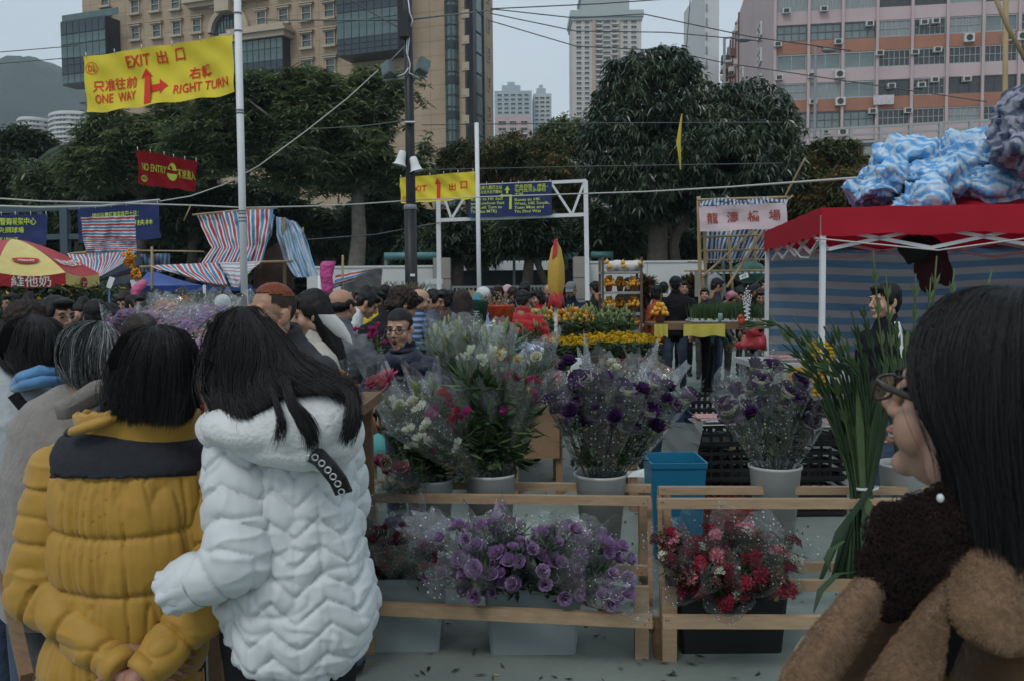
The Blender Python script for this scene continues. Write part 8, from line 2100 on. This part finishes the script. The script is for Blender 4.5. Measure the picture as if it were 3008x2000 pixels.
def fol(t,n,h,L,W,mats,seed,droop=-.6,base=.10):
 g=np.random.default_rng(seed); C=np.stack([g.normal(0,.035,n),g.normal(0,.035,n),base+(h-base)*g.random(n)],1); V,Q=leaves(C,4,L,W,droop,.35,g); o=link_mesh('foliage',fast_mesh('foliage',V,Q,mats,g.integers(0,len(mats),n*4)),t); o['kind']='stuff'
def heads(t,kind,n,h,r,sc,seed,up=1.0):
 g=np.random.default_rng(seed)
 for k in range(n):
  a=k*2.4; q=r*math.sqrt((k+.5)/n); me=FLW[kind][k%len(FLW[kind])]; o=link_mesh(me.name.split('.')[0],me,t); o.location=(q*math.cos(a),q*math.sin(a),h-.25*q+g.normal(0,.012)); o.rotation_euler=(g.normal(-.35,.3),g.normal(0,.4),g.random()*6); o.scale=(sc,)*3
lily=potted('potted_lily','potted lily with green buds on the long bench','pot plant',.4,lambda t:(fol(t,26,.36,.12,.026,[Lg,Lgd,Lgl],1),heads(t,'lily',5,.40,.06,.8,2)))
mum=potted('potted_chrysanthemum','potted yellow chrysanthemum on the long bench','pot plant',.3,lambda t:(fol(t,24,.24,.08,.035,[Lg,Lgd],3,-.2),heads(t,'mum',11,.30,.13,1.15,4)))
ORD='first second third fourth fifth sixth seventh eighth ninth tenth eleventh'.split()
def scatter(proto,spots,g,group,labs):
 for i,(x,y,z,s)in enumerate(spots):
  o=proto if i==0 else copy_tree(proto); o.location=(x,y,z); o.rotation_euler.z=g.random()*6; o.scale=(s,s,s); o['group']=group
  o['label']=labs[i]
g=np.random.default_rng(12)
sp=[]; sm_=[]; spl=[]; sml=[]
for r,Y in enumerate(np.linspace(9.35,13.0,11)):
 x0,x1=at(1480,900,9.2).x+.1,at(1980,900,9.2).x-.1
 for k in range(9):
  p=(x0+(x1-x0)*(k+.5+.4*(g.random()-.5))/9,Y+g.normal(0,.03),.70,.85+.3*g.random()); f_=r<5 and k>1; (sm_ if f_ else sp).append(p if f_ else p[:3]+(p[3]*1.2,)); (sml if f_ else spl).append('potted %s, %s plant from the left in the %s row of the long bench'%('chrysanthemum' if f_ else 'lily',ORD[k],ORD[r]))
scatter(lily,sp,g,'potted lilies on the long bench',spl); scatter(mum,sm_,g,'potted chrysanthemums on the long bench',sml)
t,x0,x1=table('display_bench','shorter bench of budding lilies left of the long bench',1262,1500,7.0,8.4,.68,M_wood,.4,M_card,'bench')
l2=copy_tree(lily); scatter(l2,[(x0+(x1-x0)*(k%6+.5)/6,7.12+.32*(k//6),.68,1.05+.3*g.random())for k in range(24)],g,'budding lilies on the shorter bench',['budding lily, %s from the left in the %s row of the shorter bench'%(ORD[k%6],ORD[k//6])for k in range(24)])
for i,(px,py,Y,r)in enumerate([(1300,985,6.6,.14),(1370,965,6.9,.16),(1450,985,6.5,.15),(1555,1045,6.6,.14),(1590,1010,7.2,.13),(1720,1090,6.3,.12),(1820,1075,6.4,.13),(1890,1085,6.2,.12)]):
 bunch('clear wrapped bunch '+('over the pale blue jacket','with pale lily buds behind the tall freesias','of lilies just right of the tall freesias','of white blooms before the yellow chrysanthemums','of purple streaked lilies by the bench front','of pale buds beside the white paper cone','of white roses above the purple lisianthus','of mauve blooms above the purple lisianthus')[i],at(px,py+190,Y),at(px,py,Y),r,[['lily'],['lily'],['lily'],['cream'],['lavender'],['lily','cream'],['cream'],['lavender','pinksmall']][i],5,FILM,Lg,None,seed=300+i,lo=.7,nleaf=60,leafL=.12,fsc=1.3)
for i,(px,Y)in enumerate([(1370,6.75),(1575,6.9),(1800,6.35)]):
 table('crate_table',('low table under the clear wrapped lilies','low table under the white wrapped blooms','low table behind the purple lisianthus bucket')[i],px-90,px+90,Y-.3,Y+.3,.62,M_card,.3)
M_fr=mat('yellow_fruit',(.58,.30,.02),rough=.35,var=.15,vscale=9,spec=.5); M_fr2=mat('orange_fruit',(.52,.17,.012),rough=.35,var=.15,vscale=9,spec=.5)
mb=MB(); mb.lathe([(0,-.034),(.024,-.026),(.034,0),(.024,.024),(.010,.036),(.007,.046),(0,.050)],(0,0,0),12); fm=mb.mesh('fruit',M_fr); mb=MB(); mb.lathe([(0,-.034),(.024,-.026),(.034,0),(.024,.024),(.010,.036),(.007,.046),(0,.050)],(0,0,0),12); fm2=mb.mesh('fruit',M_fr2)
def fruits(t,seed):
 g=np.random.default_rng(seed)
 for k in range(20):
  lv=0 if k<9 else 1 if k<16 else 2; a=k*2.4; r=(.095,.065,.03)[lv]; o=link_mesh('fruit',fm if k%4 else fm2,t); o.location=(r*math.cos(a),r*math.sin(a),.13+.055*lv+g.normal(0,.006)); o.rotation_euler=(g.normal(0,.5),g.normal(0,.5),0)
fp=potted('fruit_plant','potted pyramid of yellow nippled fruit on the fruit table','fruit plant',.3,lambda t:fruits(t,5))
table('fruit_table','table of yellow fruit pyramids beside the furled parasol',1555,1735,11.4,12.0,1.0,M_wood,.3,mat('pale_yellow_cloth',(.42,.36,.10),rough=.8))
xa,xb=at(1572,900,11.6).x,at(1722,900,11.6).x
scatter(fp,[(xa+(xb-xa)*(k%5)/4,11.5+.22*(k//5),1.0,1.0+.15*g.random())for k in range(10)],g,'fruit pyramids on the fruit table',['yellow fruit pyramid, %s from the left in the %s row of the fruit table'%(ORD[k%5],('front','back')[k//5])for k in range(10)])
M_ds=mat('brown_steel',(.10,.07,.05),rough=.6)
sx0,sx1=at(1771,900,13).x,at(1884,900,13).x; t=thing('fruit_shelf','four tier brown shelf loaded with yellow fruit','shelf',((sx0+sx1)/2,13.2,0))
tiers=[at(1825,y,13).z for y in(970,920,857,797)]
for x in(sx0,sx1):
 for y in(13.0,13.45):mb=MB(); mb.box((x,y,tiers[3]/2+.1),(.035,.035,tiers[3]+.2)); mb.build('post',M_ds,t)
for z in tiers:mb=MB(); mb.box(((sx0+sx1)/2,13.22,z-.02),(sx1-sx0+.04,.44,.035)); mb.build('shelf',mat('grey_shelf',(.26,.26,.25),rough=.6),t)
f2=copy_tree(fp); scatter(f2,[(sx0+.1+(sx1-sx0-.2)*k/2,13.12+.12*(k%2),z,.82+.1*g.random())for z in tiers[:3]for k in range(3)],g,'fruit pyramids on the tiered shelf',['yellow fruit pyramid at the %s of the %s tier of the brown shelf'%(p,q)for q in('lowest','second','third')for p in('left','middle','right')])
V,Fc=limb_surface([('ball',(1800+14*k,785-3*(k%2),13.15),(.10,.10,.06))for k in range(6)],.016,1); V=V+vertex_normals(V,Fc)*(.03*(1-np.abs(vnoise(V,13,3))))[:,None]
mb=MB(); mb.add(V,Fc,0,False); pr=thing('wrapped_fruit','crumpled white paper round fruit on the top of the tiered shelf','fruit',at(1830,790,13.1)); mb.build('paper',mat('white_paper',(.5,.49,.46),rough=.7),pr)
for(x,y)in((1783,770),(1830,772),(1880,774),(1833,782),(1790,784)):o=link_mesh('fruit',fm,pr); o.location=at(x,y,12.98)-BASE[pr.name]
t,x0,x1=table('stall_table','table with yellow cloth and rows of green narcissus shoots',1918,2262,12.2,13.0,1.06,M_wood,.05)
for(p0,p1,dz)in((1922,1962,.0),(2008,2130,.01)):
 a,b=at(p0,950,12.17),at(p1,950,12.17); mb=MB(); mb.grid([[a.lerp(b,i/12)+Vector((0,-.02*math.sin(i*1.3)*j,(1.05-a.z)*(1-i/12)+(1.05-b.z)*i/12-.17*j+.012*math.sin(i*.9)*j))for i in range(13)]for j in(0,.5,1)],0,True); mb.build('cloth',mat('yellow_table_cloth',(.46,.40,.07),rough=.8,var=.1),t)
def shoots(t):
 g=np.random.default_rng(8); mb=MB()
 for k in range(34):
  p=Vector((g.normal(0,.05),g.normal(0,.05),.03)); q=p+Vector((g.normal(0,.03),g.normal(0,.03),.17+.05*g.random())); s=Vector((.006,0,0)); mb.add([p-s,p+s,q+s*.4,q-s*.4],[(0,1,2,3)])
 mb.build('shoots',Lg,t)['kind']='stuff'; mb=MB()
 for k in range(4):mb.ellipsoid((.05*math.cos(k*1.57),.05*math.sin(k*1.57),.025),(.03,.03,.03),None,8,5)
 mb.build('bulbs',mat('narcissus_bulb',(.36,.33,.25),rough=.7),t)
 mb=MB(); mb.lathe([(0,0),(.09,0),(.10,.03),(.09,.03),(0,.01)],(0,0,0),12); mb.build('dish',M_alu,t)
na=thing('narcissus_dish','dish of green narcissus shoots on the yellow clothed table','pot plant'); shoots(na)
scatter(na,[(at(2045+22*(k%9),900,12.5).x,12.32+.22*(k//9),1.06,1.0+.2*g.random())for k in range(27)],g,'narcissus dishes on the yellow clothed table',['narcissus dish, %s from the left in the %s row of the yellow clothed table'%(ORD[k%9],ORD[k//9])for k in range(27)])
o=copy_tree(fp); o.location=(at(1937,900,12.4).x,12.35,1.06); o['label']='single yellow fruit pyramid beside the orange jacket'; del o['group']
mb=MB(); mb.lathe([(0,0),(.033,0),(.033,.12),(.03,.13),(0,.13)],(at(2116,900,12.25).x,12.25,1.06),14); tag(mb.build('spray_can',mat('green_white_can',(.20,.34,.30),rough=.3)),'small green and white can on the yellow clothed table','can')
V,Fc=limb_surface([('ball',(2180,945,12.2),(.055,.05,.06)),('ball',(2176,932,12.2),(.045,.04,.04))],.012,1); mb=MB(); mb.add(V,Fc,0,True); tag(mb.build('red_figure',mat('red_gold_figure',(.36,.05,.02),rough=.4,var=.4,vscale=25)),'small round red and gold ornament on the table end','ornament')
t=thing('pussy_willow','upright speckled white pussy willow branch in front of the table','branch',at(2196,950,12.1))
for k in range(5):
 mb=MB(); pts=[at(2196+(k-2)*1.5,950,12.1),at(2193+(k-2)*3,900,12.1),at(2194+(k-2)*5,842+14*abs(k-2),12.1)]; mb.path(pts,.006,4)
 for q in np.linspace(.1,1,16):i=0 if q<.5 else 1; p=pts[i].lerp(pts[i+1],(q-.5*i)*2); mb.ellipsoid(p+Vector((.012*(-1)**int(q*16),-.01,0)),(.009,.009,.014),None,5,4,1)
 mb.build('twig',[M_bark,M_steelw],t)
t=thing('furled_parasol','furled yellow parasol with a red lower flap on a white pole','parasol',(at(1630,900,11).x,11,0)); c=at(1634,712,11)
mb=MB(); P=[]
for(y,r)in((715,.02),(730,.05),(780,.085),(830,.09),(868,.065),(876,.05)):P.append([at(1634,y,11)+Vector((r*math.cos(a)*(1+.2*math.cos(a*4)),r*math.sin(a),0))for a in np.linspace(0,6.283,20,False)])
mb.grid(P,0,True,True); mb.build('canopy',mat('ochre_parasol',(.46,.29,.045),rough=.7,var=.1),t)
mb=MB(); P=[[at(1633,y,10.98)+Vector((r*math.cos(a)*(1+.25*math.cos(a*4+y)),r*math.sin(a),.03*math.cos(a*3)))for a in np.linspace(0,6.283,20,False)]for(y,r)in((862,.05),(875,.085),(890,.10),(903,.09))]; mb.grid(P,0,True,True); mb.build('flap',M_pr,t)
mb=MB(); mb.grid([[c+Vector((-.03,-.03,.03)),c+Vector((.02,-.05,.05))],[c+Vector((-.06,-.07,-.22)),c+Vector((0,-.09,-.15))]],0); mb.build('top_ribbon',M_pr,t)
mb=MB(); mb.path([(at(1630,900,11).x,11,0),c],.022,8); mb.build('pole',M_steelw,t)
g=np.random.default_rng(15); t=thing('branch_bunch','bunch of bare budded branches beside the red puffer jacket','branches',at(1462,960,8.9)); mb=MB()
for k in range(60):
 a=at(1462+g.normal(0,8),960,8.9); e=at(1462+g.normal(0,26),865+abs(g.normal(0,26)),8.9+g.normal(0,.1)); m=a.lerp(e,.5)+Vector(g.normal(0,.02,3)); mb.path([a,m,e],.004,3)
 for q in range(6):p=m.lerp(e,q/5); mb.ellipsoid(p+Vector(g.normal(0,.012,3)),(.008,.008,.01),None,4,3,1)
o=mb.build('twigs',[M_bark,mat('bud_tan',(.26,.19,.12))],t); o['kind']='stuff'
mb=MB(); mb.lathe([(0,0),(.10,0),(.13,.22),(.14,.24),(.12,.23),(0,.2)],at(1472,968,8.7),8); tag(mb.build('red_pot',mat('red_gold_pot',(.42,.06,.015),rough=.4,var=.5,vscale=18)),'red and gold pot under the bare branches','pot')
for(px,Y,lab)in((1122,12,'sheaf of tall thin grasses behind the white jacket with the bun'),(1180,12.5,'sheaf of reddish spiky blooms left of the lamp post'),(1225,13,'sheaf of dark red spikes right of the lamp post')):
 mb=MB()
 for k in range(26):a=at(px+g.normal(0,6),900,Y); e=at(px+g.normal(0,24),825+abs(g.normal(0,16)),Y); mb.path([a,a.lerp(e,.6)+Vector((0,0,.03)),e],[.012,.010,.003],4,int(g.integers(0,2)))
 o=mb.build('flower_sheaf',[Lgl,leaf_mat('rust_spike',(.16,.05,.03))]); tag(o,lab,'flowers')
FLW['lilac']=[mk('flower_head',[Plp,Ppk],lambda m:f_small(m,11,22,.034)),mk('flower_head',[Ppk,Pw],lambda m:f_small(m,12,20,.03)),mk('flower_head',[Plv,Plp],lambda m:f_small(m,13,18,.03))]
for i,(px,py,Y,r,kd)in enumerate([(470,930,3.5,.085,'lilac'),(520,905,3.7,.09,'lilac'),(575,935,3.4,.10,'lilac'),(630,900,3.9,.10,'lilac'),(680,905,4.2,.10,'lilac'),(560,1010,3.1,.09,'lilac'),(690,965,3.6,.09,'cream'),(500,895,4.4,.09,'orange')]):
 bunch(('lilac','lilac','lilac','lilac','pale pink','pink','cream','orange')[i]+' blossom bunch '+('nearest the yellow jacket head','beside the red foil cone','in the gap between the two dark heads','in front of the white banner pole','touching the white banner pole','low in the gap between the two dark heads','behind the long haired head','before the brown coat man')[i],at(px+15,py+190,Y),at(px,py,Y),r,[kd],22,FDOT,Lg,None,seed=330+i,lo=.5,nleaf=30,fsc=.9,leafL=.05)
tag(bundle('foil_cone','x',[(488,492,960),(480,500,930),(472,512,900),(484,500,884)],4.6,mat('red_foil',(.42,.02,.02),rough=.3,var=.2),6),'red foil cone wrapped round blossom at the left','wrapping')
t=thing('berry_spray','spray of red berries behind the yellow jacket','berries',at(585,1240,2.75)); mb=MB()
for k in range(90):c=at(583+g.normal(0,24),1165+g.normal(0,34),2.78+g.normal(0,.03)); mb.ellipsoid(c,(.0052,)*3,None,6,4)
o=mb.build('berries',mat('red_berry',(.36,.025,.012),rough=.3,var=.3)); o.parent=t; o.location=-BASE[t.name]; o['kind']='stuff'
C=np.array([at(583+g.normal(0,26),1190+g.normal(0,40),2.8)[:]for k in range(60)]); V,Q=leaves(C,3,.045,.016,0,.6,g); o=link_mesh('foliage',fast_mesh('foliage',V,Q,[Lgd],None,False,BASE[t.name]),t); o['kind']='stuff'
mb=MB(); mb.lathe([(0,0),(.017,.008),(.022,.028),(.016,.048),(.004,.062),(0,.066)],(0,0,0),12); tb_=mb.mesh('bloom',Pw)
for i,(x,y)in enumerate(((556,1180),(566,1262),(612,1246))):
 t=thing('white_tulip',('upper','lower left','lower right')[i]+' white tulip bud between the yellow and white jackets','tulip',at(x,y,2.6)); o=link_mesh('bloom',tb_,t); o.rotation_euler=(0,(-.1,-.5,.3)[i],0); mb=MB(); mb.path([at(x,y,2.6),at(x+6,y+60,2.62),at(x+20,y+160,2.62)],.004,5); mb.build('stem',Lg,t)
for i,(px,py,Y,r,kd)in enumerate([(975,1092,3.6,.06,'orange'),(935,1085,3.8,.06,'cream'),(20,1080,3.2,.09,'pinksmall'),(1085,965,5.6,.16,'magenta'),(350,935,4.6,.08,'lavender')]):
 bunch(('orange bloom in clear film behind the white hood','cream blooms in spotted film behind the white hood','red and white small flowers at the left edge','crimson flowering bush beside the shouting girl','purple flowers beside the woman with the red collar')[i],at(px,py+170,Y),at(px,py,Y),r,[kd],12,FDOT if i!=3 else FILM,Lg,None,seed=350+i,lo=.6,nleaf=120,fsc=1.2,wrap=i!=3)
for i,(px,py,Y)in enumerate([(985,1170,3.7),(1090,1120,5.6),(560,1150,3.4),(350,1100,4.6),(640,1090,4.0),(20,1230,3.2)]):
 table('trestle','trestle carrying '+('the orange bloom bunch','the crimson flowering bush','the lilac blossom bunches','the purple flowers','the pale blossom by the pole','the red and white small flowers')[i],px-80,px+80,Y-.22,Y+.25,at(px,py,Y).z,M_wood)
tag(bundle('paper_cone','x',[(1030,1036,1010),(985,1030,985),(950,1010,950),(935,985,925)],4.0,mat('white_wrapping',(.5,.51,.5),rough=.5,var=.08),9,.4),'white paper cone of flowers held by the long haired woman','bouquet')
tag(bundle('paper_cone','x',[(1658,1668,1155),(1664,1700,1110),(1674,1712,1070),(1690,1706,1050)],4.9,MATS['white_wrapping'],10,.4),'rolled white paper cone above the dark purple lisianthus','bouquet')
D_=5.2; t=thing('mushroom_ornament','turquoise dome on a cream post with an orange piece above','ornament',ground(1085,1440)); c=at(1084,1352,D_)
mb=MB(); mb.lathe([(0,-.01),(.12,-.01),(.128,.02),(.115,.09),(.08,.15),(.04,.175),(0,.18)],c,26); mb.build('dome',mat('turquoise_plastic',(.09,.36,.36),rough=.4),t); mb=MB(); mb.path([(c.x+.02,c.y,0),(c.x+.01,c.y,c.z)],[.04,.036],12); mb.build('post',Pcr,t); mb=MB(); mb.lathe([(0,0),(.085,0),(.07,.08),(.03,.13),(0,.14)],c+Vector((-.03,0,.17)),20); mb.build('cap',mat('orange_plastic',(.5,.13,.015),rough=.4),t)
pail('yellow bucket of pink blooms on the court',1615,1168,7.6,.12,.34,mat('yellow_plastic',(.46,.32,.012),rough=.4))
bunch('small pink blooms standing in the yellow bucket',at(1615,1185,7.6),at(1612,1100,7.6),.16,['pinksmall'],14,FILM,Lg,None,seed=370,lo=.7,nleaf=50,fsc=1.5)
M_bb=mat('blue_plastic_bin',(.012,.15,.27),rough=.35); bt=tub('bright blue plastic bin behind the racks',1915,2075,4.95,.34,at(1990,1345,5.1).z,M_bb,.84)
mb=MB(); mb.box(at(1945,1270,6.4),(.34,.3,.5)); tag(mb.build('blue_box',mat('navy_plastic',(.012,.035,.075),rough=.5)),'dark blue box behind the bright blue bin','box')
def crate(label,px0,px1,Y,z0,h,m,dep=.4,n=4):
 a,b=at(px0,1200,Y).x,at(px1,1200,Y).x; c=(a+b)/2; w=b-a; t=thing('plastic_crate',label,'crate',(c,Y,z0)); mb=MB(); mb.box((c,Y+dep/2,z0+.01),(w-.02,dep-.02,.02)); mb.build('base',m,t)
 for k in range(n):
  z=z0+h*(k+.5)/n; mb=MB(); s=h/n*.42
  for(cx,cy,lx,ly)in((c,Y,w,.015),(c,Y+dep,w,.015),(a,Y+dep/2,.015,dep-.03),(b,Y+dep/2,.015,dep-.03)):mb.box((cx,cy,z),(lx,ly,s))
  mb.build('slat',m,t)
 mb=MB()
 for k in range(7):
  for y in(Y+.012,Y+dep-.012):mb.box((a+w*(k+.5)/7,y,z0+h/2),(.02,.01,h))
 o=mb.build('uprights',m,t); o['kind']='stuff'
M_bc=mat('black_crate_plastic',(.008,.008,.009),rough=.45); M_rc=mat('red_crate_plastic',(.16,.02,.015),rough=.5)
for i,(p0,p1,Y,m)in enumerate([(2045,2255,5.9,M_bc),(2265,2490,5.9,M_bc)]):
 for k in range(3):crate(('lowest','middle','topmost')[k]+' black crate of the stack '+('left of','right of')[i]+' the right lisianthus bucket',p0,p1,Y,.24*k,.225,m)
for k in range(2):crate(('upper','lower')[1-k]+' small black crate of the pair behind the blue bin',2010,2130,6.6,.26+.24*k+.0,.225,M_bc)
crate('lower red slatted crate in front of the black crates',2085,2235,5.35,0,.20,M_rc,.35,5)
mb=MB(); mb.box(at(2070,1330,6.85)*1.0,(.5,.4,.26)); tag(mb.build('cardboard_box',M_card),'cardboard box under the small black crates','box')
table('stall_table','pale stall table under the canopy with papers and yellow baskets',2228,2520,6.3,7.0,at(2330,1068,6.3).z,mat('pale_table',(.36,.37,.37),rough=.6),.14)
M_yb=mat('yellow_basket',(.46,.27,.012),rough=.5)
crate('yellow slatted basket hanging at the front of the stall table',2345,2428,5.95,at(2380,1165,5.95).z,.18,M_yb,.25,6); crate('yellow basket on the stall table behind the gladioli',2400,2450,6.5,at(2330,1068,6.3).z,.14,M_yb,.2,5)
gp=np.random.default_rng(18)
for i,(px,py,Y,w,lab)in enumerate([(2095,1240,5.8,.24,'stack of newspapers on the black crates'),(2300,1062,6.5,.22,'magazines on the stall table'),(2420,1255,5.75,.24,'white papers at the right of the black crates')]):
 c=at(px,py,Y); mb=MB()
 for k in range(6):mb.box(c+Vector((gp.normal(0,.012),gp.normal(0,.012),.008*k)),(w,.2,.005),Matrix.Rotation(gp.normal(0,.12),3,'Z'),k%3)
 o=mb.build('newspapers',[MATS['white_paper'],mat('printed_page',(.33,.34,.38),var=.5,vscale=40),mat('red_print_page',(.4,.2,.18),var=.5,vscale=30)]); tag(o,lab,'papers')
V,Fc=limb_surface([('cap',(2180,1015,7.2),(2225,1010,7.2),.06,.06),('cap',(2205,995,7.2),(2222,972,7.2),.04,.025)],.012,1); V=V+vertex_normals(V,Fc)*(.085*(1-np.abs(vnoise(V*np.array([1,1,.6]),11,3)))**3-.035+.02*vnoise(V,7,5))[:,None]
mb=MB(); mb.add(V,Fc,0,True); tag(mb.build('plastic_bag',mat('red_plastic_bag',(.27,.018,.028),rough=.5)),'crumpled red plastic bag below the narcissus table','bag')
for i,(px,py,s)in enumerate([(1610,1262,.16),(1905,1400,.14),(2010,1240,.12)]):
 c=at(px,py,(9.5,5.6,5.5)[i]); mb=MB(); mb.grid([[c+Vector((s*(u-2)/2,.05*v,.03*mnoise.noise(Vector((u*.9,v*.9,i)))+(0 if i<2 else-.07*v)))for u in range(5)]for v in range(5)],0,False); tag(mb.build('paper_scrap',MATS['white_wrapping']),('crumpled white paper on the court by the yellow bucket','crumpled white paper beside the blue bin','torn white paper hanging off the blue box')[i],'paper')
V,Q=[],[]; k=1700
C=np.stack([g.uniform(-2.5,4.5,k),3.2+9*g.random(k)**1.6,np.full(k,.006)],1); V,Q=leaves(C,1,.045,.011,0,.03,g); V[:,2]=.005+.006*g.random(len(V))
o=link_mesh('leaf_litter',fast_mesh('leaf_litter',V,Q,[Lgd,M_bark,Py,Pdr,mat('litter_black',(.01,.01,.01))],g.choice(5,k,p=[.4,.3,.06,.06,.18]))); o['kind']='stuff'
t0=None; g=np.random.default_rng(23)
for i,(px,Y,lab)in enumerate([(20,11.5,'under the parasol pole'),(95,11.8,'right of the parasol pole'),(170,12,'behind the man with glasses'),(240,12.2,'below the tilted price card'),(310,12.6,'left of the blue tent')]):
 b=at(px,900,Y); t=thing('flowering_shrub','dark leafy shrub dotted with yellow blossom '+lab,'shrub',(b.x,Y,0)); k=420; C=np.stack([b.x+g.normal(0,.22,k),Y+g.normal(0,.2,k),.3+1.35*g.random(k)],1); V,Q=leaves(C,5,.10,.04,0,.5,g); o=link_mesh('crown',fast_mesh('crown',V,Q,[L_dark[1],L_dark[2],Py],g.choice(3,k*5,p=[.62,.35,.03]),False,(b.x,Y,0)),t); mb=MB(); mb.path([(b.x,Y,0),(b.x,Y,.8)],.03,6); mb.build('trunk',M_bark,t)
mb=MB(); mb.beam(at(-8,1600,2.6),at(78,1990,2.3),.03,.035); tag(mb.build('stool_leg',M_pine2),'slanting dark wooden stool leg at the lower left edge','stool')
